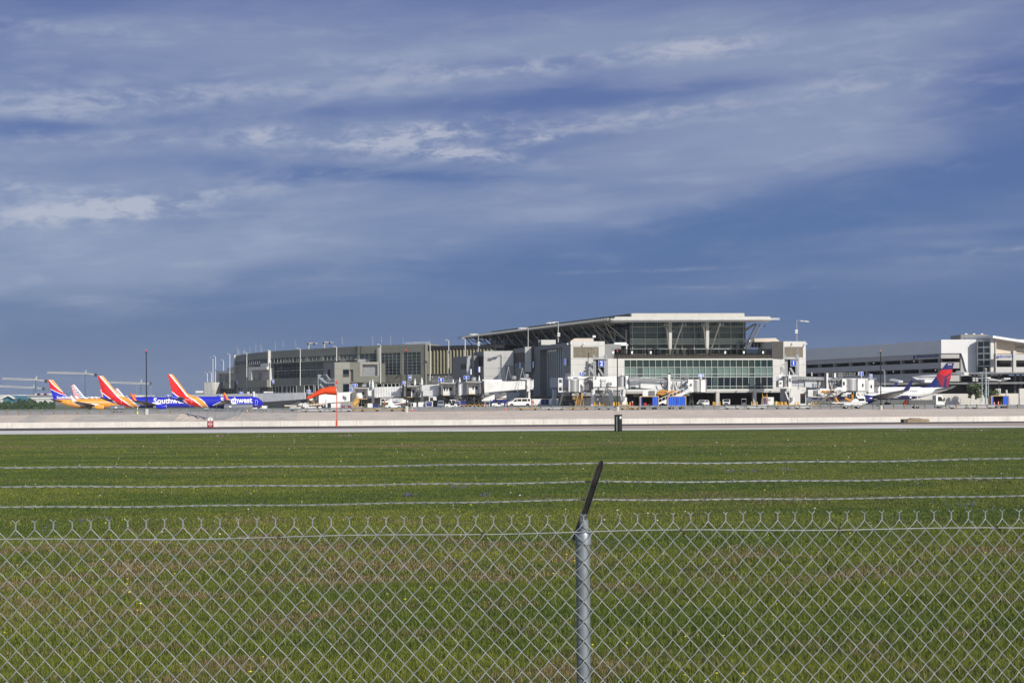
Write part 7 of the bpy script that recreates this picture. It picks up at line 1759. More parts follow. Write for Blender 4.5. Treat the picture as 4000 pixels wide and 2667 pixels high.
# terminal flood light poles
LG = 'white floodlight poles along the terminal'
def lightpole(px_, yt, yb, Y, lab, head='l', r=.11, arm=None, side=-1):
    t = thing('light_pole', lab, 'light pole', P(px_, yb, Y), 0, LG); a, c = P(px_, yb, Y), P(px_, yt, Y)
    mb = MB().cyl(a, c, r * 1.15, r * .85, 8); build('pole', mb, M_STEEL if arm else M_WHITE, t, world=True, smooth=True)
    mb = MB()
    if arm is None:
        for o in (0, .22):
            mb.hexa([c + Vector((side * .25, o, -.1)), c + Vector((side * 1.15, o, .05)), c + Vector((side * 1.15, o + .16, .05)), c + Vector((side * .25, o + .16, -.1))], [c + Vector((side * .05, o, .18)), c + Vector((side * 1.0, o, .42)), c + Vector((side * 1.0, o + .16, .42)), c + Vector((side * .05, o + .16, .18))], 0)
        build('floodlight', mb, M_STEEL, t, world=True)
    else:
        e = P(arm[0], arm[1], Y - 1); mb.bar(c, e, .16, .2); build('arm', mb, M_STEEL, t, world=True)
        for k_ in range(4):
            mb = MB(); p = c + (e - c) * (.42 + .17 * k_) + Vector((0, -.3 + .5 * (k_ % 2), -.15)); mb.hexa([p + Vector((-.4, -.3, -.1)), p + Vector((.4, -.3, -.22)), p + Vector((.4, .3, -.22)), p + Vector((-.4, .3, -.1))], [p + Vector((-.4, -.3, .12)), p + Vector((.4, -.3, 0)), p + Vector((.4, .3, 0)), p + Vector((-.4, .3, .12))]); build('floodlight', mb, M_WHITE2, t, world=True)
        if len(arm) > 2:
            for dy_ in (0, 8): mb = MB(); q_ = P(px_ - 2 * side, arm[2] + dy_, Y); mb.box(q_.x - .35, q_.x + .35, Y - .5, Y - .1, q_.z, q_.z + .38); build('camera_box', mb, M_WHITE, t, world=True)
    return t
for px_, yt, yb, Y, lab in [(832, 1397, 1522, 536, 'white floodlight pole left of the lift tower top, shorter of the tall left pair'), (842, 1392, 1520, 535, 'white floodlight pole left of the far service block, taller of the tall left pair'), (810, 1457, 1491, 544, 'small pole on the lift tower roof, left one'), (826, 1454, 1491, 544, 'small pole on the lift tower roof, right one'),
        (873, 1407, 1448, 545, 'short white pole standing on the far service block'), (898, 1383, 1516, 526, 'white floodlight pole in front of the far service block'), (964, 1376, 1513, 508, 'white floodlight pole at the dark window of the curved wing'), (1056, 1369, 1510, 484, 'white floodlight pole left of wall number 17'),
        (1173, 1362, 1506, 465, 'white floodlight pole against the middle of the dark glazing'), (1315, 1355, 1410, 438, 'white floodlight pole standing on the stair block roof'), (1487, 1347, 1497, 434, 'white floodlight pole left of the tall grid windows'), (1680, 1342, 1493, 430, 'white floodlight pole at the first olive fin'),
        (1753, 1330, 1488, 428, 'white floodlight pole in front of the middle fins'), (1817, 1323, 1440, 422, 'white floodlight pole at the tip of the hall canopy')]: lightpole(px_, yt, yb, Y, lab)
for px_, yt, yb, Y, lab, arm in [(1868.5, 1304, 1374, 411, 'grey pole with long arm above the first dark louver', (1837, 1305, 1342)), (2063, 1280, 1354, 398, 'grey pole with long arm on the narrow bright tower', (2027, 1281)), (2180.5, 1257, 1337, 378, 'grey pole with long arm above the finned recess', (2137, 1261, 1306)), (3112, 1251, 1332, 382, 'grey pole with long arm on the block at gate 1', (3157, 1253, 1294))]:
    lightpole(px_, yt, yb, Y, lab, arm=arm, r=.14, side=-1 if px_ < 3000 else 1)
t = thing('roof_camera', 'white box on a short stand on the beige roof unit', 'camera', P(2320, 1334, 371)); mb = MB(); rect(mb, 2315, 2327, 1310, 1318, 371, .8); build('housing', mb, M_WHITE, t, world=True); mb = MB(); rect(mb, 2319, 2321, 1318, 1334, 371.2, .2); build('stand', mb, M_STEEL_D, t, world=True)
# whip antennas and cross masts on the concourse roof
for i, (px_, yt, yb) in enumerate([(927, 1351, 1387), (931, 1356, 1387), (937, 1366, 1386), (950, 1367, 1384), (976, 1351, 1380), (999, 1338, 1377), (1019, 1338, 1374), (1023, 1360, 1373), (1075, 1333, 1371), (1106, 1331, 1353), (1153, 1327, 1366), (1156, 1339, 1366), (1334, 1316, 1342), (1338, 1316, 1342), (1456, 1311, 1350), (1490, 1314, 1337), (1526, 1308, 1347), (1575, 1318, 1345), (956, 1355, 1384), (1408, 1346, 1352)]):
    Y = float(np.interp(px_, [921, 985, 1056, 1173, 1396, 1667], [546, 518, 500, 484, 459, 442])); a, c = P(px_, yb + 3, Y), P(px_, yt, Y)
    o = build('roof_antenna', MB().cyl((0, 0, 0), (c.x - a.x, 0, c.z - a.z), .085, .05, 6), M_STEEL, loc=a)
    rank = sorted([927, 931, 937, 950, 976, 999, 1019, 1023, 1075, 1106, 1153, 1156, 1334, 1338, 1456, 1490, 1526, 1575, 956, 1408]).index(px_)
    od = ['leftmost', 'second', 'third', 'fourth', 'fifth', 'sixth', 'seventh', 'eighth', 'ninth', 'tenth', 'eleventh', 'twelfth', 'thirteenth', 'fourteenth', 'fifteenth', 'sixteenth', 'seventeenth', 'eighteenth', 'nineteenth', 'rightmost'][rank]
    tag(o, od + ' from the left of the thin whip antennas on the concourse roof' if rank not in (0, 19) else od + ' of the thin whip antennas on the concourse roof', 'antenna', 'whip antennas on the concourse roof')
for px_, lab in ((1207, 'left roof mast with a cross arm and lamps'), (1268, 'right roof mast with a cross arm and lamps')):
    Y = 478; t = thing('cross_mast', lab, 'mast', P(px_, 1362, Y), 0, 'cross armed roof masts'); o = -3.5 * (px_ - 1207) / 61
    mb = MB(); mb.bar(P(px_, 1364, Y), P(px_, 1340 + o, Y), .3, .3); build('post', mb, mat('wood_pale', (.5, .45, .38), .7), t, world=True); mb = MB(); mb.bar(P(px_ - 4, 1339.5 + o, Y), P(px_ + 34, 1341 + o, Y), .25, .22); build('cross_arm', mb, mat('wood_pale', (.5, .45, .38)), t, world=True)
    for x in (-3, 20): mb = MB(); p = P(px_ + x, 1341.5 + o, Y - .3); mb.cyl(p, p + Vector((0, -.4, -.2)), .25, .35, 8); build('lamp', mb, M_CHAR, t, world=True)
# windsock on a frangible mast
Y = 214.5; ws = thing('windsock', 'orange windsock blowing left from an orange and red mast with a lamp', 'windsock', P(1316, 1663, Y)); M_WS = mat('windsock_fabric', (.78, .075, .012), .65, var=.06, vscale=2.5)
M_WR = mat('mast_orange', (.70, .06, .02), .5, var=.08)
build('mast', MB().cyl(P(1316.5, 1664, Y), P(1315.5, 1545, Y), .085, .07, 10), M_WR, ws, world=True); build('mast_base', MB().cyl(P(1315, 1665, Y), P(1315.3, 1642, Y), .14, n=10), M_WR, ws, world=True)
build('spindle', MB().cyl(P(1315.5, 1545, Y), P(1315.5, 1499, Y), .03, n=8), M_STEEL, ws, world=True); a = P(1315.6, 1499, Y); build('lamp', MB().lathe([(.06, 0), (.15, .08), (.15, .28), (.06, .52), (.02, .56)], a, 'Z', 10), M_WR, ws, world=True, smooth=True)
ctr = [(1316, 1526, 17.2), (1300, 1525.5, 16.6), (1285, 1525.5, 15.2), (1273, 1526, 13.4), (1270, 1526.5, 12.6), (1262, 1528, 12.4), (1250, 1531.5, 10.8), (1235, 1539, 8.6), (1220, 1547, 6.8), (1208, 1552, 5.8), (1200, 1555.5, 5.2)]
mb = MB(); n = 22; vv = []
for k, (x, y, r) in enumerate(ctr):
    q0 = ctr[max(0, k - 1)]; q1 = ctr[min(len(ctr) - 1, k + 1)]; d = Vector((q1[0] - q0[0], 0, -(q1[1] - q0[1]))).normalized(); up = Vector((-d.z, 0, d.x)); c = P(x, y, Y); rr = r / F * Y
    if up.z < 0: up = -up
    for i in range(n): a = 2 * math.pi * i / n; w = 1 + .03 * math.sin(a * 5 + k * 1.7); vv.append(c + up * (rr * w * math.cos(a)) + Vector((0, rr * w * math.sin(a), 0)))
mb.add(vv, [(k * n + i, k * n + (i + 1) % n, (k + 1) * n + (i + 1) % n, (k + 1) * n + i) for k in range(len(ctr) - 1) for i in range(n)])
build('sock', mb, M_WS, ws, world=True, smooth=True); mb = MB(); c = P(1316, 1526, Y); mb.tube([c + Vector((0, .66 * math.cos(i * .5236), .66 * math.sin(i * .5236))) for i in range(13)], .03, 5); build('hoop', mb, M_STEEL, ws, world=True)
for x in (1285, 1270, 1235): pass
# red no entry sign and its white disc behind
Y = 214; t = thing('no_entry_sign', 'dark red square sign with white circle and bar before the wall', 'sign', P(821.5, 1668, Y)); c = P(821.5, 1655.5, Y); h = .46
build('board', MB().box(c.x - h, c.x + h, Y, Y + .12, c.z - h, c.z + h), mat('sign_dark_red', (.30, .008, .014), .5, var=.03), t, world=True)
mb = MB(); vs2 = []
for i in range(24): a = i * math.pi / 12; vs2 += [(c.x + .30 * math.cos(a), Y - .006, c.z + .30 * math.sin(a)), (c.x + .245 * math.cos(a), Y - .006, c.z + .245 * math.sin(a))]
mb.add(vs2, [(2 * i, 2 * i + 1, (2 * i + 3) % 48, (2 * i + 2) % 48) for i in range(24)]); mb.box(c.x - .18, c.x + .18, Y - .012, Y - .004, c.z - .045, c.z + .045); build('symbol', mb, A_WHT, t, world=True)
t = thing('hydrant_marker', 'white rounded marker standing just behind the red no entry sign', 'marker', P(821.5, 1645, 226)); c = P(821.5, 1650, 226); mb = MB().prism([(c.x - .40, c.z), (c.x + .40, c.z), (c.x + .40, c.z + .45)] + [(c.x + .40 * math.cos(a * math.pi / 8), c.z + .45 + .40 * math.sin(a * math.pi / 8)) for a in range(1, 8)] + [(c.x - .40, c.z + .45)], 226, 226.15); build('panel', mb, A_WHT, t, world=True); build('rib', MB().box(c.x - .03, c.x + .03, 225.94, 226, c.z + .1, c.z + .8), M_STEEL_D, t, world=True)
# black equipment cabinet by the grass edge
Y = 176; t = thing('equipment_cabinet', 'tall glossy black cabinet with a white label at the edge of the grass', 'cabinet', P(2416, 1690, Y)); a, b = P(2400.5, 1688, Y), P(2430, 1619, Y); xm = P(2419, 1650, Y).x; zz0 = ground_z(a.x, Y) 
build('glass_door', MB().box(a.x, xm, Y, Y + .5, a.z, b.z), mat('cabinet_gloss', (.012, .014, .016), .12, var=.1, spec=.6), t, world=True); build('side_panel', MB().box(xm + .003, b.x, Y + .02, Y + .52, a.z, b.z + .02), mat('cabinet_black', (.006, .006, .007), .5, var=0), t, world=True)
c = P(2424.5, 1630.5, Y); build('white_label', MB().box(c.x - .11, c.x + .11, Y - .0, Y + .015, c.z - .15, c.z + .15), A_WHT, t, world=True); c = P(2409.5, 1655, Y); build('handle_strip', MB().box(c.x - .035, c.x + .035, Y - .02, Y - .001, c.z - .9, c.z + .9), M_STEEL, t, world=True)
for o in (.15, .75): build('leg', MB().cyl((a.x + o, Y + .3, zz0 - .1), (a.x + o, Y + .3, a.z + .02), .05, n=6), M_STEEL, t, world=True)
# low concrete box at the wall, right
Y = 236; t = thing('concrete_box', 'low brown stained concrete box at the foot of the wall on the right', 'drain box', P(3580, 1647, Y)); a, b = P(3531, 1647, Y), P(3630, 1636, Y); mb = MB(); mb.box(a.x + .6, b.x, Y, Y + 2.2, .0, b.z); build('box', mb, mat('stained_concrete', (.33, .25, .17), .9, var=.15, vscale=.8, streak=.3), t, world=True); mb = MB(); mb.box(a.x, a.x + .6, Y + .1, Y + 2, 0, b.z - .03); build('end_block', mb, mat('dark_concrete', (.12, .11, .08), .9, var=.2), t, world=True); c, d = P(3566, 1637, Y), P(3594, 1632, Y); mb = MB(); mb.hexa([(c.x - .5, Y, b.z + .003), (d.x + .5, Y, b.z + .003), (d.x + .5, Y + 2, b.z + .003), (c.x - .5, Y + 2, b.z + .003)], [(c.x, Y + .2, d.z), (d.x, Y + .2, d.z), (d.x, Y + 1.8, d.z), (c.x, Y + 1.8, d.z)]); build('lid', mb, mat('stained_concrete', (0, 0, 0)), t, world=True)  # end block in a darker concrete colour than the box
# small orange taxiway edge light
Y = 186; p = P(2606, 1680, Y); t = thing('edge_light', 'small orange edge light stub at the grass margin right of the black cabinet', 'light', (p.x, Y, 0)); build('stub', MB().cyl((p.x, Y, 0), (p.x, Y, .32), .05, n=8), M_YEL2, t, world=True); build('lamp', MB().ball((p.x, Y, .38), .10, 8), M_YEL2, t, world=True)
# drain slot at the foot of the slope
# ================================================================== far background on the left
def tree(name, x, y, z, h, w, label, group, seed, dark=(.045, .075, .022), light=(.10, .14, .04), n=2600, leaf=.30, trunk=True, flowers_=False):
    rg = random.Random(seed); t = thing(name, label, 'tree', (x, y, z), 0, group); mt = MB(); cl = []
    mt.cyl((0, 0, -.3), (0, 0, h * .35), w * .05 + .05, w * .03 + .03, 7)
    for i in range(7):
        a = rg.random() * 6.28; e = Vector((math.cos(a) * w * .30, math.sin(a) * w * .3, h * rg.uniform(.5, .85))); mt.cyl((0, 0, h * rg.uniform(.15, .35)), e, w * .02 + .03, .02, 5); cl.append((e, w * rg.uniform(.16, .28)))
    for i in range(26): a = rg.random() * 6.28; r = w * .46 * math.sqrt(rg.random()); cl.append((Vector((math.cos(a) * r, math.sin(a) * r, h * rg.uniform(.06, .86) * (1 - .25 * r / w))), w * rg.uniform(.09, .17)))
    build('trunk', mt, mat('bark', (.10, .075, .055), .9, var=.2), t)
    for nm, m, fr in (('crown', mat('leaf_' + name, light, .65, var=.35, vscale=.5), .55), ('crown_dark', mat('leafd_' + name, dark, .65, var=.3, vscale=.5), .45)):  # darker leaves are mixed at random among the lighter ones
        mb = MB()
        for i in range(int(n * fr)):
            c, r = cl[rg.randrange(len(cl))]; d = Vector((rg.gauss(0, 1), rg.gauss(0, 1), rg.gauss(0, 1))).normalized() * (r * rg.random() ** .4); p = c + d; p.z = max(p.z, .2); a = rg.random() * 6.28; b = rg.uniform(-1, 1); l = leaf * rg.uniform(.6, 1.4); u = Vector((math.cos(a), math.sin(a), b * .6)) * l; v = Vector((-math.sin(a) * .5, math.cos(a) * .5, .5)) * l
            mb.add([p - u, p + v, p + u, p - v], [(0, 1, 2, 3)])
        build(nm, mb, m, t)
    if flowers_:
        mb = MB()
        for i in range(110): c, r = cl[rg.randrange(len(cl))]; d = Vector((rg.gauss(0, 1), -abs(rg.gauss(0, 1)), rg.gauss(0, 1))).normalized() * r; mb.ball(c + d, .12, 5)
        build('blossom', mb, mat('blossom', (.45, .42, .35), .7), t)
    return t
tr = tree('flowering_tree', P(3812, 1556, 415)[0], 415, P(3812, 1556, 415)[2], 4.7, 4.9, 'leafy green tree with pale blossom in front of the dark roadway', None, 21, n=9000, leaf=.15, flowers_=True, dark=(.05, .085, .03), light=(.11, .165, .05))
tree('flowering_shrub', P(3872, 1557, 414)[0], 414, P(3872, 1557, 414)[2], 2.6, 4.6, 'low green shrub with pale blossom right of the leafy tree', None, 22, n=4500, leaf=.14, flowers_=True, dark=(.05, .085, .03), light=(.11, .165, .05))
rg_ = random.Random(31); mb = MB(); mb2 = MB()
for i in range(17000):
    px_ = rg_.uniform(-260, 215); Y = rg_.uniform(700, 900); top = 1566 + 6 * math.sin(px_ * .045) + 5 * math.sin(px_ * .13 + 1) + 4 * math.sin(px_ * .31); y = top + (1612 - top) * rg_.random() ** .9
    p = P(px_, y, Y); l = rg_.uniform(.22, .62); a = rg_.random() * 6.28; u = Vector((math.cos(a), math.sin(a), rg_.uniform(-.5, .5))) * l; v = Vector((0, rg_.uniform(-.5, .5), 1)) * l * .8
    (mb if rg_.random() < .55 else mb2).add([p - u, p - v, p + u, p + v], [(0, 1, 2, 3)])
mb.v = mb.v; 
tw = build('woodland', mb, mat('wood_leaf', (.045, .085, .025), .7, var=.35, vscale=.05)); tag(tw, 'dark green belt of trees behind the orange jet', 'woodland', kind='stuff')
tw2 = build('woodland_dark', mb2, mat('wood_leaf_dark', (.022, .048, .018), .7, var=.3, vscale=.05)); tag(tw2, 'darker foliage within the far belt of trees', 'woodland', kind='stuff')
M_HZ = mat('far_pale', (.50, .50, .50), .8, var=.1, vscale=.02); M_HZB = mat('far_blue_wall', (.05, .17, .24), .7, var=.1); M_HZG = mat('far_grey', (.30, .31, .34), .8, var=.1, vscale=.05)
def shed(x0, x1, y0, y1, Y, lab, m, roof=None, cat='building', name='far_building', gable=False):
    a, b = P(x0, y1, Y), P(x1, y0, Y); t = thing(name, lab, cat, (a.x, Y, a.z)); mb = MB()
    if gable: xm = (a.x * .45 + b.x * .55); mb.prism([(a.x, a.z), (b.x, a.z), (b.x, b.z), (xm, b.z + (b.z - a.z) * .45), (a.x, b.z)], Y, Y + 30)
    else: mb.box(a.x, b.x, Y, Y + 30, a.z, b.z)
    build('wall', mb, m, t, world=True)
    mb = MB()
    if gable: mb.bar((a.x - 1.5, Y - 1, b.z - .3), (xm, Y - 1, b.z + (b.z - a.z) * .47), 2, .9); mb.bar((xm, Y - 1, b.z + (b.z - a.z) * .47), (b.x + 1, Y - 1, b.z - .2), 2, .9)
    else: mb.box(a.x - .5, b.x + .5, Y - .5, Y + 30.5, b.z, b.z + .8)
    build('roof', mb, roof or M_WHITE, t, world=True); return t
shed(13, 54, 1555, 1580, 950, 'blue gabled shed with a pale roof behind the trees at far left', M_HZB, gable=True)
shed(-60, 230, 1557, 1572, 1000, 'long low white shed behind the far belt of trees', M_HZ); shed(130, 205, 1547, 1560, 1100, 'flat grey parking deck with cars on its roof far at the left', M_HZG, M_HZG)
shed(345, 396, 1554, 1570, 1000, 'low white roofed building behind the silver flag tail', M_HZ); shed(300, 340, 1556, 1572, 1050, 'low white building between the first flag tail and second red tail', M_HZ); shed(-200, 20, 1546, 1560, 1200, 'pale hazy building at the left edge of the horizon', M_HZ); shed(50, 100, 1545, 1556, 1300, 'hazy grey flat building behind the blue shed', M_HZG)
shed(515, 560, 1548, 1565, 1000, 'white flat building behind the second blue jet', M_HZ); shed(770, 800, 1534, 1560, 600, 'pale steel frame building left of the lift tower', M_HZG)
rgc = random.Random(2)
for i in range(9):
    x0 = 141 + i * 6.6; t = thing('far_car', ['leftmost', 'second', 'third', 'fourth', 'middle', 'sixth', 'seventh', 'eighth', 'rightmost'][i] + ' in the row of tiny cars on the far grey deck', 'car', P(x0, 1546, 1099), 0, 'cars on the far parking deck'); m_ = [M_WHITE, M_CHAR, A_NAVR, M_WHITE][i % 4]; p = P(x0, 1546, 1099); build('body', MB().prism([(p.x - .9, p.z + .7), (p.x + 1.0, p.z + .7), (p.x + 1, p.z + 1.4), (p.x + .5, p.z + 1.9), (p.x - .5, p.z + 1.9), (p.x - .9, p.z + 1.4)], p.y, p.y + 4), m_, t, world=True)
M_JIB = mat('crane_jib', (.62, .60, .50), .6, var=.1, vscale=.05); M_MAST = mat('crane_mast_hazed', (.16, .22, .34), .7, var=.1, vscale=.05)  # mast colour carries the blue of distance haze
def crane(mast, ytop, ybot, xl, yl, xr, yr, yapex, Y, lab):
    t = thing('tower_crane', lab, 'crane', P(mast, ybot, Y), 0, 'tower cranes on the horizon'); s = Y / F
    def truss(a, b, w, n, m, nm, parent, th):
        a, b = Vector(a), Vector(b); d = (b - a); L = d.length; d.normalize(); up = Vector((0, 1, 0)).cross(d); mb = MB(); o = [up * (w / 2) + Vector((0, w * .4, 0)), up * (w / 2) - Vector((0, w * .4, 0)), -up * (w / 2) + Vector((0, 0, 0))] if nm == 'jib' else [up * (w / 2) + Vector((0, w / 2, 0)), up * (w / 2) - Vector((0, w / 2, 0)), -up * (w / 2) + Vector((0, w / 2, 0)), -up * (w / 2) - Vector((0, w / 2, 0))]
        for q_ in o: mb.bar(a + q_, b + q_, th, th)
        for i in range(n): p, q_ = a + d * (L * i / n), a + d * (L * (i + 1) / n); mb.bar(p + o[i % 2], q_ + o[-1 - i % 2], th * .8, th * .8); mb.bar(p + o[0], p + o[-1], th * .7, th * .7)
        return build(nm, mb, m, parent, world=True)
    top = P(mast, ytop, Y); truss(P(mast, ybot, Y), top, 7 * s, 12, M_MAST, 'tower', t, .55 * Y / 1500); h = P(mast, ytop - 3, Y)
    truss(P(xl, yl, Y), h, 5 * s, 26, M_JIB, 'jib', t, .34 * Y / 1500); truss(h, P(xr, yr, Y), 3 * s, 8, M_JIB, 'counter_jib', t, .38 * Y / 1500)
    a = P(mast + 4, yapex, Y); mb = MB(); mb.bar(h, a, .9, .9); build('apex', mb, M_JIB, t, world=True); mb = MB(); mb.bar(P((mast + xl * 1.1) / 2.1, (yl + ytop) / 2 - 3, Y), P((mast + xl * 1.1) / 2.1, (yl + ytop) / 2 - 10, Y), .3, .3); build('stay_post', mb, M_JIB, t, world=True)
    c = P(xr - 3, yr, Y); build('counterweight', MB().box(c.x - 1.2, c.x + 1, Y - 1, Y + 1, c.z - 2, c.z + 1.2), M_CHAR, t, world=True)
crane(140, 1486, 1545, 10, 1478, 183, 1487, 1469, 1500, 'tower crane nearest the left edge with its full jib visible, upper of the left pair')
crane(131, 1517, 1548, -60, 1505, 173, 1517, 1500, 1600, 'tower crane whose jib runs out of the picture at left, lower of the pair')
crane(333, 1461, 1556, 185, 1455, 377, 1463, 1446, 1450, 'tallest tower crane, above the silver flag tail')
crane(550, 1500, 1540, 400, 1492, 592, 1498, 1482, 1600, 'tower crane behind the first black mast')
for px_, y0, y1, lab in ((535, 1502, 1548, 'thin distant mast left of the fourth crane tower'), (590, 1498, 1552, 'thin pale distant pole right of the first black mast')): tag(build('distant_pole', MB().cyl((0, 0, 0), (0, 0, (y1 - y0) * 1200 / F), .22, n=5), M_HZG, loc=P(px_, y1, 1200)), lab, 'pole')
for px_, y0, yb, Y, lab in ((3456, 1451, 1508, 440, 'pale street lamp behind the white jet nose side'), (3836, 1459, 1570, 408, 'pale street lamp left of the tall grey pole in the yard'), (3860, 1485, 1576, 405, 'short street lamp right of the tall grey pole in the yard')):
    t = thing('street_lamp', lab, 'street lamp', P(px_, yb, Y)); mb = MB().cyl(P(px_, yb, Y), P(px_, y0, Y), .16, .1, 8); build('pole', mb, mat('lamp_blue_grey', (.38, .45, .48), .5), t, world=True); s = 1 if px_ == 3860 else -1; mb = MB().tube([P(px_, y0, Y), P(px_ + s * 2, y0 - 3, Y), P(px_ + s * 7, y0 - 5, Y)], .07, 5); build('arm', mb, mat('lamp_blue_grey', (.38, .45, .48), .5), t, world=True); mb = MB(); rect(mb, px_ + s * 7 - 2, px_ + s * 7 + 2, y0 - 6, y0 - 4.5, Y, .3); build('lamp_head', mb, M_WHITE2, t, world=True)
t = thing('light_pole', 'tall grey pole with floodlights in the right hand yard', 'light pole', P(3851, 1578, 402)); mb = MB().cyl(P(3851, 1578, 402), P(3851, 1441, 402), .28, .14, 10); build('pole', mb, mat('lamp_blue_grey', (0, 0, 0)), t, world=True); mb = MB(); rect(mb, 3846, 3852, 1437, 1441, 402, .4); rect(mb, 3852, 3856, 1439, 1442, 402, .4); build('floodlight', mb, M_BUMP, t, world=True)
# ================================================================== vehicles and ground equipment on the apron
def gp(px, Y):      # ground point under a photo column
    x = XY(px, Y, 1590)[0]; return Vector((x, Y, az_(x, Y)))
def wheel(t, x, y, r, w=.22, hub=True, m=None):
    mb = MB().lathe([(r * .55, -w / 2), (r * .95, -w / 2), (r, -w * .3), (r, w * .3), (r * .95, w / 2), (r * .55, w / 2)], (x, y, r), 'Y', 18, 0); mb.lathe([(r * .15, -w / 2 - .012), (r * .55, -w / 2 + .01), (r * .55, w / 2 - .01), (r * .15, w / 2 + .012)], (x, y, r), 'Y', 14, 1)
    return build('wheel', mb, [M_BLACK, m or M_STEEL], t, smooth=True)
M_CAR = mat('car_white', (.78, .78, .77), .28, var=.02, coat=.5); M_GREYB = mat('bed_grey', (.11, .11, .115), .6, var=.08); M_GLC = mat('car_glass', (.012, .016, .02), .07, var=.1, spec=.5)
M_CBLUE = mat('curtain_blue', (.015, .10, .58), .6, var=.06, vscale=1.5); M_NAVYB = mat('container_navy', (.012, .018, .16), .5, var=.08); M_CREAM = mat('cart_frame', (.60, .42, .20), .6, var=.1)
M_DOLLY = mat('dolly_yellow', (.62, .34, .03), .55, var=.15, vscale=3); M_CORANGE = mat('cone_orange', (.80, .10, .03), .6, var=.05); M_REDC = mat('crate_red', (.42, .02, .02), .6, var=.1)
# passenger van (local: front towards -x, length along x)
def van(label, px, Y, rz):
    t = thing('passenger_van', label, 'van', gp(px, Y), rz); mb = MB()
    side = [(-3.0, .45), (-3.02, 1.0), (-2.9, 1.22), (-1.95, 1.42), (-1.15, 2.12), (-.7, 2.20), (2.65, 2.20), (2.86, 1.9), (2.92, .45)]
    mb.prism(side, -.98, .98); build('body', mb, M_CAR, t)
    for s in (-1, 1):
        for q in ([(-1.62, 1.42), (-1.02, 1.98), (-.78, 1.98), (-.78, 1.30), (-1.4, 1.30)], [(-.62, 1.34), (-.62, 2.0), (.40, 2.0), (.40, 1.34)], [(.55, 1.36), (.55, 2.0), (1.85, 2.0), (1.85, 1.36)], [(2.0, 1.42), (2.0, 1.98), (2.55, 1.98), (2.7, 1.42)]):
            n = len(q); mb = MB().add([(x, s * .995, z) for x, z in q], [tuple(range(n))]); build('side_window', mb, M_GLC, t)
        for x in (-2.05, 2.0): wheel(t, x, s * .84, .38); build('wheel_arch', MB().cyl((x, s * .988, .42), (x, s * .99, .42), .50, n=20), M_CHAR, t)
        build('headlight', MB().box(-3.05, -3.0, s * .78 - .16, s * .78 + .16, .88, 1.08), A_WHT, t); build('mirror', MB().box(-1.5, -1.3, s * 1.0, s * 1.28, 1.38, 1.66), M_CHAR, t)
    build('windscreen', MB().add([(-1.99, -.85, 1.45), (-1.99, .85, 1.45), (-1.19, .80, 2.11), (-1.19, -.80, 2.11)], [(0, 1, 2, 3)]), M_GLC, t); build('grille', MB().box(-3.06, -3.01, -.55, .55, .80, 1.05), M_CHAR, t); build('bumper', MB().box(-3.12, -2.95, -.98, .98, .42, .66), M_STEEL, t); build('door_seam', MB().box(-.72, -.69, -1.0, -.985, .6, 2.0), M_STEEL, t)
    return t
van('white passenger van parked left of the long blue and white trailer', 2027, 352, R(14))
def pickup(name, label, cat, px, Y, rz, suv=False, m=None):
    t = thing(name, label, cat, gp(px, Y), rz); mb = MB(); m = m or M_CAR
    side = [(-2.6, .42), (-2.65, .95), (-2.5, 1.12), (-1.35, 1.2), (-.75, 1.78), (.9, 1.80), (1.1, 1.2), (2.6, 1.18), (2.65, .45)] if not suv else [(-2.2, .38), (-2.25, .85), (-2.1, 1.0), (-1.2, 1.12), (-.5, 1.62), (1.5, 1.60), (2.1, 1.15), (2.15, .4)]
    mb.prism(side, -.92, .92); build('body', mb, m, t)
    build('windscreen', MB().add([(-1.38, -.78, 1.22), (-1.38, .78, 1.22), (-.80, .72, 1.74), (-.80, -.72, 1.74)] if not suv else [(-1.2, -.76, 1.14), (-1.2, .76, 1.14), (-.55, .68, 1.58), (-.55, -.68, 1.58)], [(0, 1, 2, 3)]), M_GLC, t)
    for s in (-1, 1):
        build('side_window', MB().add([(-1.1, s * .93, 1.2), (-.62, s * .93, 1.66), (.75, s * .93, 1.66), (.9, s * .93, 1.2)] if not suv else [(-.9, s * .93, 1.12), (-.4, s * .93, 1.5), (1.3, s * .93, 1.48), (1.6, s * .93, 1.12)], [(0, 1, 2, 3)]), M_GLC, t)
        for x in (-1.75, 1.75) if not suv else (-1.4, 1.4): wheel(t, x, s * .80, .38)
        build('headlight', MB().box(-2.69 + .42 * suv, -2.6 + .42 * suv, s * .7 - .18, s * .7 + .18, .78 - .08 * suv, 1.0 - .08 * suv), A_WHT, t); build('mirror', MB().box(-1.1, -.95, s * .93, s * 1.12, 1.18, 1.36), M_CHAR, t)
    o = .42 * suv; build('grille', MB().box(-2.69 + o, -2.62 + o, -.48, .48, .62, .95), M_CHAR, t); build('bumper', MB().box(-2.76 + o, -2.6 + o, -.92, .92, .40, .58), M_STEEL_D, t); return t
pickup('parked_suv', 'white hatchback style car parked in the dark bay left of the yellow bollards', 'car', 2747, 372, R(62), True)
pickup('parked_pickup', 'white pickup truck facing out of the middle dark bay', 'pickup truck', 2838, 371, R(80))
t = thing('utility_cart', 'small utility tractor in the dark bay right of the pickup', 'tractor', gp(2906, 372), R(82)); build('body', MB().prism([(-1.4, .35), (-1.4, .9), (-.5, 1.0), (-.4, .5), (1.3, .5), (1.3, .35)], -.6, .6), M_GREYB, t); build('roof', MB().box(-.6, .9, -.62, .62, 1.85, 1.95), M_WHITE2, t)
for x, y in ((-.55, -.58), (-.55, .58), (.85, -.58), (.85, .58)): build('roof_post', MB().cyl((x, y, .5), (x, y, 1.86), .03, n=5), M_STEEL, t)
for x in (-1, 1):
    for s in (-1, 1): wheel(t, x, s * .6, .3)
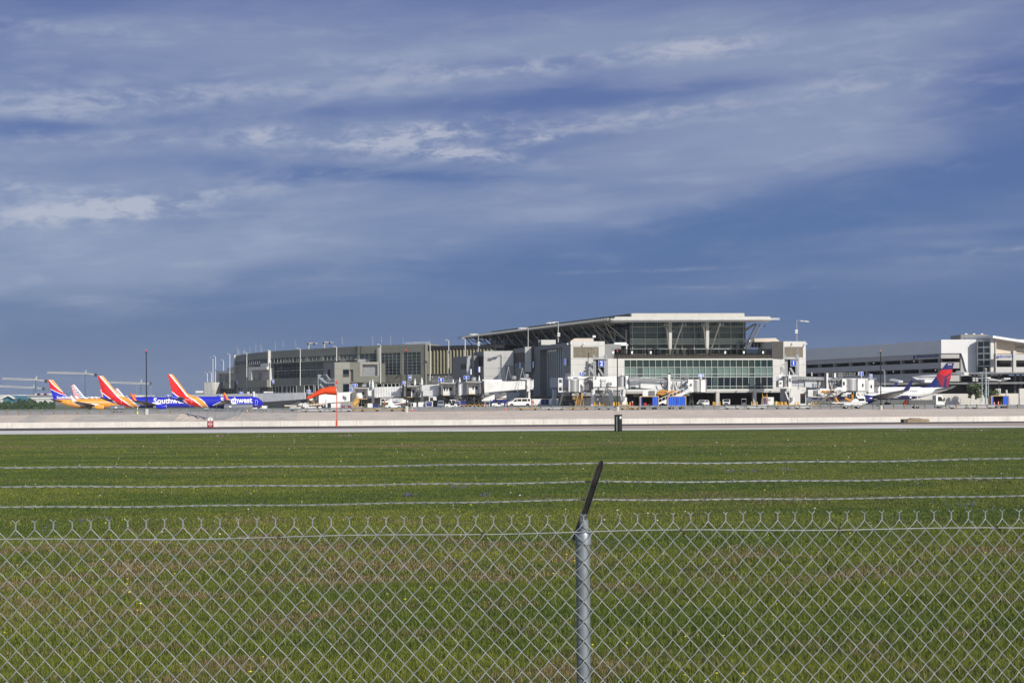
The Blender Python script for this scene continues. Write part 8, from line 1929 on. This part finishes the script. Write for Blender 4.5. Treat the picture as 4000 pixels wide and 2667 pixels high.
# cab-over stake truck, right
def cabover(label, px, Y, rz, bed='stake'):
    t = thing('flatbed_truck' if bed == 'stake' else 'catering_truck', label, 'truck', gp(px, Y), rz); cab = build('cab', MB().prism([(2.0, .55), (2.0, 2.45), (3.15, 2.5), (3.55, 1.35), (3.62, .5)], -1.0, 1.0), M_CAR, t)
    for s in (-1, 1):
        build('side_window', MB().add([(2.35, s * 1.01, 1.35), (2.35, s * 1.01, 2.2), (3.02, s * 1.01, 2.2), (3.32, s * 1.01, 1.35)], [(0, 1, 2, 3)]), M_GLC, cab); build('mirror', MB().box(3.45, 3.6, s * 1.05, s * 1.3, 1.4, 2.0), M_CHAR, cab); build('headlight', MB().box(3.6, 3.68, s * .75 - .2, s * .75 + .2, .68, .88), A_WHT, cab)
        for x in (-1.6, 2.7): wheel(t, x, s * .88, .42)
    build('windscreen', MB().add([(3.565, -.85, 1.38), (3.565, .85, 1.38), (3.17, .82, 2.4), (3.17, -.82, 2.4)], [(0, 1, 2, 3)]), M_GLC, cab); build('bumper', MB().box(3.5, 3.72, -1.0, 1.0, .38, .62), M_CHAR, cab); build('chassis', MB().box(-3.0, 2.6, -.45, .45, .55, .8), M_CHAR, t)
    if bed == 'stake':
        mb = MB(); mb.box(-3.3, 1.9, -1.1, 1.1, .82, .95)
        mb.box(-3.25, 1.85, -1.04, 1.04, .95, 1.55)
        for i in range(4): z = .98 + i * .17; [mb.box(-3.3, 1.9, s * 1.08 - .03, s * 1.08 + .03, z, z + .14) for s in (-1, 1)]; mb.box(-3.33, -3.27, -1.1, 1.1, z, z + .14)
        build('bed', mb, M_GREYB, t); mb = MB().box(-3.6, -3.4, -.8, .8, .9, 1.45, 0).box(-3.95, -3.65, -.5, .5, .85, 1.15, 1); build('tail_lift', mb, [M_CORANGE, M_REDC], t); mb = MB().ball((-2.6, 0, 2.05), .22, 8); mb.ball((-1.2, .2, 2.05), .15, 8); build('load', mb, A_WHT, t)
    else: build('box_body', MB().box(-3.2, 1.85, -1.15, 1.15, .9, 3.1), M_WHITE, t)
    return t
cabover('white cab truck with grey slatted bed behind the guardrail under the white jet', 3609, 270, R(3))
cabover('white box truck facing out from under the gate 3 bridge', 3345, 345, R(-84), 'box')
# covered baggage carts with blue curtains
def curtain_cart(label, x0, x1, Y, rz, closed, group='blue curtained baggage carts'):
    c = gp((x0 + x1) / 2, Y); L = abs(XY(x1, Y)[0] - XY(x0, Y)[0]); t = thing('baggage_cart', label, 'baggage cart', c, rz, group); H_ = .62; h = L / 2; top = 2.32
    build('floor', MB().box(-h, h, -.85, .85, H_ - .14, H_), M_CREAM, t); build('roof', MB().box(-h - .03, h + .03, -.9, .9, top, top + .12), M_CREAM, t)
    for x in (-h, h):
        for y in (-.85, .85): build('frame_post', MB().box(x - .06, x + .06, y - .05, y + .05, H_, top), M_CREAM, t)
    build('end_panel', MB().box(-h - .03, -h + .03, -.85, .85, H_, top), M_BUMP, t); build('back_curtain', MB().box(-h, h, .80, .83, H_, top), M_CBLUE if closed else M_DARK, t)  # open carts get a near-black back that paints the shade inside
    if closed: spans = [(-h + .1, h - .1)]
    else: spans = [(-h + .08, -h + .35), (h * .35, h - .08)]
    for a, b in spans:
        mb = MB(); n = max(2, int((b - a) / .16)); 
        for i in range(n):
            x0_, x1_ = a + (b - a) * i / n, a + (b - a) * (i + 1) / n; y0, y1 = -.88 + .05 * (i % 2), -.88 + .05 * ((i + 1) % 2); mb.add([(x0_, y0, H_ + .02), (x1_, y1, H_ + .02), (x1_, y1, top), (x0_, y0, top)], [(0, 1, 2, 3)])
        build('curtain', mb, M_CBLUE, t)
    if closed: mb = MB(); mb.box(-.02, .02, -.93, -.90, H_ + .3, top - .1); mb.box(-.3, .3, -.93, -.90, 1.2, 1.24); mb.box(-.25, .25, -.93, -.90, 1.6, 1.64); build('strap', mb, M_NAVYB, t)
    for x in (-h * .72, -h * .45, h * .45, h * .72):
        for s in (-1, 1): wheel(t, x, s * .65, .21, .16, m=M_CHAR)
    return t
def luggage(label, px, Y, z, cols, dims, group='suitcases in the open cart'):
    p = gp(px, Y); t = thing('suitcase', label, 'suitcase', (p.x, p.y, p.z + z), 0, group); w, d, h = dims; mb = MB(); mb.plan([(-w / 2 + .04, -d / 2), (w / 2 - .04, -d / 2), (w / 2, -d / 2 + .04), (w / 2, d / 2), (-w / 2, d / 2), (-w / 2, -d / 2 + .04)], 0, h); build('shell', mb, cols, t); build('handle', MB().tube([(-.12, 0, h), (-.12, 0, h + .07), (.12, 0, h + .07), (.12, 0, h)], .015, 5), M_BLACK, t)
curtain_cart('blue curtained cart standing open with red bags inside, left of the white stair', 2499, 2571, 262, 0, False); curtain_cart('blue curtained cart with closed curtains, right of the white stair', 2607, 2677, 264, 0, True)
curtain_cart('blue curtained cart with parted curtains and orange cones inside, right of the flowering shrub', 3868, 3935, 272, 0, False)
luggage('dark red suitcase lying at the left in the open blue cart', 2520, 262, .63, M_REDC, (.5, .5, .55)); luggage('red suitcase standing at the right in the open blue cart', 2546, 262, .63, M_REDC, (.42, .4, .8)); luggage('dark grey bag between the red suitcases in the open cart', 2533, 262, .63, M_CHAR, (.6, .5, .35))
# low dollies parked in a row behind the rail
def dolly(label, x0, x1, Y, m, hitch=1):
    Y -= 7
    c = gp((x0 + x1) / 2, Y); L = abs(XY(x1, Y)[0] - XY(x0, Y)[0]); h = L / 2; t = thing('cart_dolly', label, 'dolly', c, rnd.uniform(-.03, .03), 'low cart dollies parked behind the guardrail')
    mb = MB().box(-h, h, -.8, .8, .27, .40); mb.box(-h, h, -.84, -.78, .30, .46); mb.box(-h, h, .78, .84, .30, .46)
    for i in range(7): x = -h + .2 + (L - .4) * i / 6; mb.cyl((x, -.76, .43), (x, .76, .43), .05, n=6)
    build('deck', mb, m, t); build('tow_bar', MB().bar((-h * hitch, 0, .34), (-(h + .9) * hitch, 0, .24), .08, .08), m, t)
    for x in (-h * .68, h * .68):
        for s in (-1, 1): wheel(t, x, s * .62, .20, .18, m=M_CHAR)
DL = [(1184, 1262, 262, M_WHITE2, 'white dolly just left of the windsock mast'), (1291, 1375, 263, M_WHITE2, 'white dolly directly right of the windsock mast'), (1402, 1487, 264, M_DOLLY, 'yellow dolly left of the black mast pier at number 10'), (1521, 1584, 264, M_DOLLY, 'yellow dolly touching the black mast pier at number 10'),
      (2022, 2104, 262, M_DOLLY, 'yellow dolly in front of the white passenger van'), (2132, 2205, 263, M_WHITE2, 'white dolly in front of the long blue and white trailer'), (2225, 2306, 262, M_DOLLY, 'yellow dolly in front of the gate 4 column'), (2332, 2385, 264, M_STEEL, 'grey dolly left of the second mast pier'),
      (2425, 2463, 262, M_DOLLY, 'yellow dolly right of the second mast pier'), (2466, 2497, 262, M_DOLLY, 'yellow dolly coupled left of the open blue cart'), (2832, 2886, 262, M_WHITE2, 'white dolly in front of the white pickup'), (2908, 2990, 263, M_WHITE2, 'white dolly in front of the tall white container'),
      (3028, 3092, 264, M_STEEL, 'grey dolly in front of the gate 1 bollards'), (3103, 3166, 264, M_WHITE2, 'white dolly under the gate 1 bridge'), (3707, 3790, 268, M_WHITE2, 'white dolly right of the slatted truck'), (3793, 3880, 269, M_WHITE, 'white dolly with round end next to the third curtained cart')]
for x0, x1, Y, m, lb in DL: dolly(lb, x0, x1, Y, m)
# containers, long trailer, belt loaders, tankers
def ribbed_box(name, label, cat, x0, x1, Y, h, m, m2=None, panels=(), d=1.6, group=None, z0=.45, text=None, tm=None, wheels=True):
    c = gp((x0 + x1) / 2, Y); L = abs(XY(x1, Y)[0] - XY(x0, Y)[0]); q = L / 2; t = thing(name, label, cat, c, 0, group)
    mb = MB().box(-q, q, 0, d, z0, z0 + h); e = .05
    for x in (-q, q - e): mb.box(x, x + e, -.03, 0, z0, z0 + h)
    mb.box(-q + e, q - e, -.03, 0, z0 + h - e, z0 + h); mb.box(-q + e, q - e, -.03, 0, z0, z0 + e); build('body', mb, m, t)
    for a, b in panels:
        mb = MB(); mb.box(-q + L * a, -q + L * b, -.05, -.032, z0 + .12, z0 + h - .12); build('panel', mb, m2, t)
    if text: tb = text_mb(text, min(.45, L * .2), off=.01); xform(tb, T3(0, -.07, z0 + h * .62)); build('lettering', tb, tm or M_STEEL, t)
    if wheels:
        for x in (-q * .7, q * .7):
            for y in (.2, d - .2): wheel(t, x, y, .2, .15, m=M_CHAR)
    return t
ribbed_box('baggage_trailer', 'long white trailer with two navy curtains right of the orange vested worker', 'trailer', 2078, 2181, 356, 1.55, M_CAR, M_NAVYB, [(.34, .49), (.50, .64)], d=2.2, text=None)
CG = 'baggage containers lined up below the bridges'
for x0, x1, Y, h, m, m2, pn, lb, tx in [(1663, 1690, 352, 1.35, M_WHITE, M_NAVYB, [(.10, .90)], 'white framed navy container right of the white container row', 'DELTA'), (1634, 1657, 353, 1.15, M_WHITE, None, [], 'widest plain white container between the two navy ones', None), (1605, 1626, 353, 1.1, M_WHITE, M_GLC, [(.1, .42)], 'white container with a dark left half', None),
        (1592, 1604, 354, 1.3, M_GREYB, None, [], 'narrow grey container right of the black mast at number 10', None), (1778, 1797, 352, 1.3, M_WHITE, M_NAVYB, [(.04, .96)], 'navy container under the gate 6 cab, left one', 'DELTA'), (1797, 1820, 354, 1.3, M_NAVYB, None, [], 'dark navy container under the gate 6 cab, right one', None), (1924, 1955, 362, 1.45, M_NAVYB, None, [], 'navy container left of the white tug roof', None), (1961, 1984, 362, 1.45, M_NAVYB, None, [], 'navy container between the white tug and the van', None),
        (1436, 1454, 355, 1.1, M_WHITE, None, [], 'small white container below the gate 12 pillars', None), (1455, 1475, 357, .9, M_NAVYB, None, [], 'low navy container right of the small white one', None), (1523, 1565, 360, 1.3, M_NAVYB, None, [], 'wide navy container under the long loader', None), (1293, 1329, 358, 1.3, M_WHITE, None, [], 'white scribbled container behind the windsock mast', None),
        (1023, 1041, 420, 1.1, M_WHITE, None, [], 'small white container right of the nearest blue jet nose', None), (2981, 3023, 350, 1.9, M_WHITE, M_NAVYB, [(0.02, .40)], 'tall white container marked 345 behind the yellow step', '   345')]: ribbed_box('baggage_container', lb, 'container', x0, x1, Y, h, m, m2, pn, group=CG, text=tx, tm=M_STEEL if tx == 'DELTA' else M_NAVYB)
def belt_loader(label, px, Y, rz, m, mb_=None, L=7.0, name='belt_loader', top=1.6, low=.9):
    t = thing(name, label, 'belt loader', gp(px, Y), rz, 'belt loaders and long carts on the apron'); build('chassis', MB().box(-2.2, 1.2, -.9, .9, .4, .95), m, t); mb = MB(); mb.bar((-L / 2, 0, low), (L / 2, 0, top), .8, .22); build('belt', mb, mb_ or M_CHAR, t)
    mb = MB(); mb.bar((-L / 2, -.45, low + .1), (L / 2, -.45, top + .1), .08, .2); mb.bar((-L / 2, .45, low + .1), (L / 2, .45, top + .1), .08, .2); build('side_rail', mb, m, t); build('cab', MB().prism([(-1.8, .95), (-1.8, 1.7), (-1.2, 1.9), (-.5, 1.5), (-.4, .95)], -.88, -.2), m, t)
    for x in (-1.5, .8):
        for s in (-1, 1): wheel(t, x, s * .8, .38, m=m)
belt_loader('long white belt loader with round wheel arches in front of the white jet engine', 3318, 268, R(180), M_WHITE, L=6.6, top=1.02, low=1.02)
belt_loader('white loader with yellow trim under the windsock tail', 1215, 330, 0, M_WHITE2, M_YEL2, L=6.5, top=1.5, low=1.1)
belt_loader('pale loader with yellow boom left of the gate 12 bridge', 1155, 330, R(180), M_WHITE2, M_YEL2, L=5, top=1.2, low=1.1)
belt_loader('white loader with yellow belt in front of the wide navy container', 1545, 345, R(8), M_WHITE, M_YEL2, L=4.5, top=1.6, low=.9)
# long white arched loader with dark lettering
t = thing('container_loader', 'long white sloping loader with faint lettering below the gate 10 bridge', 'loader', gp(1545, 372)); mb = MB(); Y = 370
quad(mb, [(1487, 1571), (1600, 1575), (1590, 1561), (1535, 1556)], Y, Y, 2.2); quad(mb, [(1535, 1566), (1595, 1572), (1573, 1556), (1538, 1555)], Y - .3, Y - .3, .3); rect(mb, 1487, 1535, 1555, 1558, Y, 2); rect(mb, 1486, 1489, 1555, 1582, Y, .3); rect(mb, 1502, 1505, 1558, 1578, Y, .3); build('boom', mb, M_WHITE, t, world=True); mb = MB(); rect(mb, 1491, 1507, 1560, 1574, Y + .5, .5); build('vent_panel', mb, M_GREYB, t, world=True)
tb = text_mb('DELTA', .62, off=.01); xform(tb, T3(*P(1556, 1561.5, Y - .42))); build('lettering', tb, M_STEEL, t, world=True)
def tanker(label, x0, x1, y0, y1, Y):
    c = P((x0 + x1) / 2, y1, Y); g = az_(c.x, Y); t = thing('fuel_tanker', label, 'fuel truck', (c.x, Y, g), 0, 'silver fuel tankers by the blue jets'); a, b = P(x0, y1, Y), P(x1, y0, Y); r = (b.z - a.z) / 2; zc = (a.z + b.z) / 2
    mb = MB().lathe([(r * .5, a.x), (r * .95, a.x + .1), (r, a.x + .3), (r, b.x - .3), (r * .95, b.x - .1), (r * .5, b.x)], (0, Y + r, zc), 'X', 28); build('tank', mb, mat('tank_silver', (.50, .51, .54), .22, .75, var=.03), t, world=True, smooth=True); mb = MB().box(a.x + .4, b.x - .2, Y + .2, Y + 2, max(g + .5, a.z - .5), a.z + .2); build('chassis', mb, M_CHAR, t, world=True)
    for k in range(3): mb = MB(); mb.lathe([(.25, -.2), (.45, -.2), (.45, .2), (.25, .2)], (b.x - 1.2 - k * 1.05, Y + .35, g + .45), 'Y', 14); build('wheel', mb, M_BLACK, t, world=True)
    mb = MB(); q = b.x - (b.x - a.x) * .96; mb.tube([(q, Y - .05, zc - r * .7), (q, Y - .05, zc + r * .8)], .05, 5); build('hose_panel', MB().box(a.x + 1.6, a.x + 2.3, Y + .0, Y + .2, zc - .2, zc + .2), M_WHITE, t, world=True); return t
tanker('silver fuel tanker in front of the nearest blue jet nose', 874, 986, 1577, 1598, 425); tanker('silver tank end in front of the second blue jet tail', 428, 486, 1583, 1599, 430)
def tug(label, px, Y, rz, roof=True, m=None):
    m = m or M_WHITE; t = thing('tow_tractor', label, 'tow tractor', gp(px, Y), rz, 'small white tow tractors'); build('body', MB().prism([(-1.5, .3), (-1.55, .85), (-1.3, .98), (-.2, 1.02), (-.1, .62), (.7, .62), (.8, 1.0), (1.45, .98), (1.5, .3)], -.75, .75), m, t)
    if roof:
        build('roof', MB().box(-.4, 1.3, -.78, .78, 1.95, 2.07), m, t)
        for x in (-.3, 1.2):
            for s in (-.7, .7): build('roof_post', MB().cyl((x, s, .6), (x, s, 1.96), .035, n=5), M_CHAR, t)
    build('seat', MB().box(.2, .6, -.3, .3, .62, 1.2), M_CHAR, t); build('windscreen', MB().box(-.32, -.28, -.65, .65, 1.0, 1.9), M_GLC, t) if roof else build('steering_wheel', MB().cyl((-.1, 0, 1.1), (-.06, 0, 1.14), .2, n=12), M_CHAR, t)
    for x in (-1, 1):
        for s in (-1, 1): wheel(t, x, s * .68, .3, m=m)
tug('white tow tractor with canopy roof left of the navy container beside the van', 1944, 354, R(10)); tug('low white tow tractor at the foot of the gate 8 cab', 1762, 350, R(5)); tug('low white tow tractor in front of the ribbed containers at number 10', 1530, 350, R(-6), False); tug('white tow tractor in front of the nearest blue jet nose gear', 1008, 430, R(3), False); tug('pale tow tractor in the lee of the windsock mast', 1232, 345, R(4), False, M_WHITE2)
# grey service cars and blue grey units
t = thing('service_unit', 'blue grey rounded service unit left of the gate 8 cab tug', 'service unit', gp(1722, 356)); q = [P(1708, 1586, 355), P(1736, 1586, 355)]; mb = MB(); quad(mb, [(1708, 1585), (1736, 1585), (1732, 1564), (1712, 1564)], 355, 355, 2); build('body', mb, mat('unit_blue_grey', (.22, .26, .33), .5, var=.05), t, world=True); mb = MB(); rect(mb, 1713, 1731, 1568, 1574, 354.9, .1); build('window', mb, M_GLC, t, world=True)
for px_ in (1713, 1730): mb = MB(); p = P(px_, 1585, 355.2); mb.lathe([(.2, -.1), (.35, -.1), (.35, .1), (.2, .1)], p, 'Y', 12); build('wheel', mb, M_BLACK, t, world=True)
t = thing('service_unit', 'grey service unit with dark window behind two cones', 'service unit', gp(1905, 366)); mb = MB(); rect(mb, 1893, 1915, 1565, 1585, 366, 2); build('body', mb, mat('unit_blue_grey', (0, 0, 0)), t, world=True); mb = MB(); rect(mb, 1898, 1911, 1570, 1577, 365.9, .1); build('window', mb, M_GLC, t, world=True)
# people
def person(label, px, Y, vest, trousers, h=1.76, pose='stand', z=None, rz=0.0, hair=(.03, .02, .015)):
    p = gp(px, Y)
    if z is not None: p.z = z
    t = thing('person', label, 'person', p, rz); k = h / 1.76; me = bpy.data.meshes.new('body')
    V = [(0, 0, .95), (0, 0, 1.15), (0, .0, 1.38), (0, 0, 1.50), (0, -.01, 1.60), (0, -.02, 1.72), (.10, 0, .90), (.11, -.05, .50), (.11, .02, .08), (.11, -.12, .04), (-.10, 0, .90), (-.12, .05, .50), (-.13, .10, .08), (-.13, -.04, .04), (.20, 0, 1.42), (.27, .0, 1.15), (.24, -.16, .95), (.23, -.21, .88), (-.20, 0, 1.42), (-.28, .02, 1.15), (-.27, -.08, .90), (-.27, -.12, .83)]
    if pose == 'bend': V = [(x, y - max(0, z_ - .95) * .7, .95 + (z_ - .95) * .75 if z_ > .95 else z_) for x, y, z_ in V]
    E = [(0, 1), (1, 2), (2, 3), (3, 4), (4, 5), (0, 6), (6, 7), (7, 8), (8, 9), (0, 10), (10, 11), (11, 12), (12, 13), (2, 14), (14, 15), (15, 16), (16, 17), (2, 18), (18, 19), (19, 20), (20, 21)]
    RD = [.15, .135, .15, .065, .075, .095, .085, .06, .045, .04, .085, .06, .045, .04, .07, .05, .038, .035, .07, .05, .038, .035]
    me.from_pydata([(a * k, b * k, c * k) for a, b, c in V], E, []); o = bpy.data.objects.new('body', me); COL.objects.link(o); o.parent = t; m_ = o.modifiers.new('skin', 'SKIN'); me.skin_vertices.new() if not me.skin_vertices else None
    for i, v in enumerate(me.skin_vertices[0].data): v.radius = (RD[i] * k, RD[i] * k * .8); v.use_root = (i == 0)
    s_ = o.modifiers.new('sub', 'SUBSURF'); s_.levels = 1; s_.render_levels = 1
    me.materials.append(trousers)
    def shell(nm, pts, rads, m, flat=.75):
        mb = MB(); n = 12; vv = []
        for (x, y, z_), r in zip(pts, rads): vv += [((x + r * math.cos(2 * math.pi * i / n)) * k, (y + r * flat * math.sin(2 * math.pi * i / n)) * k, z_ * k) for i in range(n)]
        mb.add(vv, [(a * n + i, a * n + (i + 1) % n, (a + 1) * n + (i + 1) % n, (a + 1) * n + i) for a in range(len(pts) - 1) for i in range(n)] + [tuple(range(n)), tuple(range(len(pts) * n - 1, (len(pts) - 1) * n - 1, -1))]); build(nm, mb, m, t, smooth=True)
    b_ = lambda z_: (-(z_ - .95) * .7, .95 + (z_ - .95) * .75) if pose == 'bend' else (0, z_)
    shell('vest', [(0, b_(z_)[0], b_(z_)[1]) for z_ in (.86, 1.05, 1.25, 1.42, 1.49)], [.195, .185, .215, .235, .10], vest)
    y5, z5 = b_(1.66); mb = MB().ball((0, (y5 - .0) * k, z5 * k), .112 * k, 10, sz=1.15); build('head', mb, mat('skin_tone', (.36, .20, .13), .6, var=.05), t, smooth=True); mb = MB().lathe([(.118 * k, z5 * k + .02), (.112 * k, z5 * k + .08), (.06 * k, z5 * k + .14)], (0, y5 * k + .015, 0), 'Z', 12); build('cap', mb, mat('dark_cap', hair + (1,), .8), t, smooth=True)
    return t
person('worker in orange vest and navy trousers right of the white van', 2082, 350, mat('vest_orange', (.85, .13, .05), .6, var=.04), M_NAVYB)
person('worker in lime yellow vest bending in the dark doorway of gate 10', 1600, 390, mat('vest_lime', (.55, .80, .04), .6, var=.04), M_CHAR, pose='bend', z=P(1600, 1550, 390).z)
# cones, bollards, steps, extinguisher, drums
def cone(label, px, Y, h=.75, white=True):
    t = thing('traffic_cone', label, 'cone', gp(px, Y) + Vector((0, 0, .62 if 'inside' in label else 0)), 0, 'orange traffic cones'); build('base', MB().box(-.2, .2, -.2, .2, 0, .04), M_CORANGE, t); build('body', MB().lathe([(.15, .04), (.12, .25), (.055, .62 * h / .75), (.03, h)], n=12), M_CORANGE, t, smooth=True)
    if white: build('white_band', MB().lathe([(.112, .36 * h / .75), (.085, .50 * h / .75)], n=12), A_WHT, t)
for px_, Y, h, lb in [(1893, 340, 1.0, 'orange cone with white band at the left of the grey service unit'), (1912, 340, 1.0, 'orange cone with white band at the right of the grey service unit'), (1902, 342, .6, 'small orange cone between two tall ones by the grey unit'), (1975.5, 338, 1.1, 'tall orange cone with white bands left of the white van'), (1976, 258, .55, 'orange cone standing alone on the apron just behind the rail'), (2077, 345, .5, 'orange cone at the left foot of the orange vested worker'), (2082, 344, .5, 'orange cone between the worker feet and the yellow post'), (1847, 345, .7, 'orange cone among the yellow barriers under gate 6'), (1760, 343, .7, 'orange cone in front of the gate 8 tow tractor'), (1609.5, 256, .62, 'red cone on the apron right of the mast pier at number 10'), (966, 252, 1.6, 'tall orange and white delineator where the rail gap ends'), (3739, 300, .8, 'left orange cone of the pair behind the right hand dollies'), (3745, 300, .8, 'right orange cone of the pair behind the right hand dollies'), (3836, 300, .7, 'single orange cone at the foot of the yard lamp'), (3884, 271.8, .7, 'left orange cone inside the third curtained cart'), (3900, 271.8, .8, 'middle orange cone inside the third curtained cart'), (3911, 271.8, .7, 'right orange cone inside the third curtained cart')]: cone(lb, px_, Y, h)
t = thing('marker_cone', 'lime green delineator with white top left of the second blue jet wing', 'cone', gp(537, 246)); build('body', MB().lathe([(.14, 0), (.12, .35), (.05, .5), (.05, 1.1)], n=10), mat('vest_lime', (0, 0, 0)), t); build('white_band', MB().lathe([(.055, .6), (.055, 1.0), (.03, 1.2)], n=10), A_WHT, t)
def barrier(label, x0, x1, Y, posts, bar=True, h=1.15):
    c = gp((x0 + x1) / 2, Y); t = thing('bollard_rail', label, 'bollards', c, 0, 'yellow bollard rails'); 
    for p_ in posts: a = gp(p_, Y); build('bollard', MB().lathe([(.14, a.z - .1), (.14, a.z + h), (.08, a.z + h + .06)], (a.x, Y, 0), 'Z', 10), M_YEL2, t, world=True, smooth=True)
    if bar: a, b = gp(x0, Y), gp(x1, Y); build('rail', MB().bar(a + Vector((0, .15, .55)), b + Vector((0, .15, .55)), .12, .14), M_YEL2, t, world=True)
barrier('yellow bollard rail between the two white bridge columns', 2322, 2383, 338, (2322, 2342, 2362, 2382)); barrier('yellow bollard rail round the white column right of the second mast', 2417, 2462, 330, (2417, 2450, 2461)); barrier('loose yellow bollards beside the green pipe', 2396, 2410, 332, (2396, 2400, 2409), False)
barrier('yellow bollard rail round the pier right of the white car', 2785, 2813, 362, (2786, 2792, 2812)); barrier('yellow bollard rail round the pier left of container 345', 2935, 2958, 362, (2936, 2957)); barrier('long yellow bollard rail below the gate 1 bridge', 3042, 3120, 326, (3042, 3051, 3056, 3066, 3071, 3107, 3118)); barrier('yellow bollard group right of the gate 1 power cabinet', 3169, 3188, 326, (3170, 3177, 3187)); barrier('yellow bollard stub right of the worker', 2091, 2093, 345, (2092,), False, .8)
t = thing('fire_extinguisher', 'red fire extinguisher bottle with white top left of the open blue cart', 'fire extinguisher', gp(2470, 345)); build('bottle', MB().lathe([(.22, .1), (.24, .2), (.24, .95), (.14, 1.1)], n=14), M_REDC, t, smooth=True); build('valve', MB().lathe([(.14, 1.1), (.16, 1.3), (.05, 1.36)], n=10), A_WHT, t)
t = thing('green_pipe', 'green standpipe beside the loose yellow bollards', 'pipe', gp(2403, 334)); mb = MB().cyl((0, 0, 0), (0, 0, 2.4), .14, n=8); build('pipe', mb, mat('pipe_green', (.01, .16, .08), .5), t); build('valve', MB().cyl((-.25, 0, 1.7), (.3, 0, 1.9), .12, n=8).cyl((-.2, 0, 2.3), (.25, 0, 2.3), .15, n=8), mat('pipe_green', (0, 0, 0)), t)
def steps(label, px, Y, h, m, w=1.1):
    t = thing('maintenance_steps', label, 'steps', gp(px, Y), 0, 'yellow maintenance steps'); mb = MB()
    for s in (-w / 2, w / 2): mb.bar((s - .5, -.3, 0), (s, 0, h), .08, .08); mb.bar((s + .4, .3, 0), (s, 0, h), .08, .08); mb.bar((s, 0, h - .9), (s, .5, h + .4), .06, .06)
    build('frame', mb, m, t)
    for i in range(int(h / .3)): z = .3 * (i + 1); build('step', MB().box(-w / 2 - .4 * (1 - z / h), w / 2 - .4 * (1 - z / h), -.25, .05, z - .03, z), m, t)
steps('yellow maintenance steps under the round gate 4 cab', 2265, 336, 3.1, M_YEL2); steps('yellow steps in front of container 345', 2988, 346, 2.9, M_YEL2); steps('orange yellow steps left of the long white loader', 1511, 350, 1.9, M_ORNG); steps('low yellow steps left of the gate 12 cab legs', 1388, 352, 1.9, M_YEL2)
t = thing('yellow_drum', 'pale yellow drum right of container 345', 'drum', gp(3031, 345)); build('body', MB().lathe([(.38, 0), (.42, .1), (.42, 1.15), (.36, 1.25)], n=16), mat('drum_yellow', (.62, .52, .18), .6), t, smooth=True); build('lid', MB().lathe([(.40, 1.25), (.40, 1.33)], n=16), M_YEL2, t)
t = thing('flat_trolley', 'white flat trolley in front of container 345', 'trolley', gp(2985, 335)); build('deck', MB().box(-1.6, 1.6, -.6, .6, .4, .52), M_WHITE, t); [wheel(t, x, y, .2, .15, m=M_CHAR) for x in (-1.2, 1.2) for y in (-.5, .5)]
t = thing('yellow_barriers', 'cluster of yellow pipe barriers under the gate 6 cab', 'barrier', gp(1840, 346)); 
for i in range(6): x = -2.6 + i * 1.0; build('hoop', MB().tube([(x, 0, 0), (x, 0, .55), (x + .2, 0, .75), (x + .6, 0, .75), (x + .75, 0, .55), (x + .75, 0, 0)], .07, 6), M_YEL2, t)
for px_, lb in ((1351, 'blue topped cart with dark load below the gate 14 bridge, left one'), (1377, 'blue topped cart beside the yellow steps, right one')):
    t = thing('open_cart', lb, 'baggage cart', gp(px_, 356), 0, 'blue topped open carts'); build('roof', MB().box(-1.2, 1.0, -.7, .7, 1.0, 1.1), mat('cart_roof_blue', (.05, .06, .45), .5), t); build('floor', MB().box(-1.2, 1.0, -.7, .7, .35, .45), M_CHAR, t)
    for x in (-1.15, .95):
        for y in (-.65, .65): build('frame_post', MB().cyl((x, y, .45), (x, y, 1.0), .04, n=5), M_CHAR, t)
    build('load', MB().box(-1.0, -.3, -.5, .5, .45, .9), M_REDC, t); [wheel(t, x, y, .17, .12, m=M_CHAR) for x in (-.8, .7) for y in (-.55, .55)]
t = thing('red_pallets', 'low row of red crates below the gate 12 cab', 'crate', gp(1415, 350)); 
for i in range(4): build('crate', MB().box(-2.6 + i * 1.3, -1.45 + i * 1.3, -.5, .5, .0, .42).box(-2.55 + i * 1.3, -1.5 + i * 1.3, -.55, -.5, .15, .3), M_REDC if i != 1 else M_WHITE2, t)
t = thing('machinery_cabinet', 'pair of grey cabinets between the white bridge columns', 'cabinet', gp(2345, 344)); mb = MB(); rect(mb, 2333, 2353, 1556, 1578, 343, 1); build('cabinet', mb, M_STEEL, t, world=True); mb = MB(); rect(mb, 2364, 2378, 1556, 1580, 344, 1); build('cabinet', mb, M_STEEL_D, t, world=True)
# ================================================================== thin summer haze round the whole place
hz = MB().box(-3100, 3100, -120, 4150, -3, 75)
hm_ = bpy.data.materials.new('haze_air'); hm_.use_nodes = True; T = NT(hm_.node_tree); T.n.clear()
pv = T.n.new('ShaderNodeVolumePrincipled'); pv.inputs['Color'].default_value = (.80, .86, .95, 1); pv.inputs['Density'].default_value = 0.00007; pv.inputs['Anisotropy'].default_value = 0.0
o_ = T.n.new('ShaderNodeOutputMaterial'); T.l.new(pv.outputs[0], o_.inputs['Volume'])
tag(build('haze', hz, hm_), 'thin pale haze hanging over the airfield', kind='stuff')
sc.cycles.volume_bounces = 0
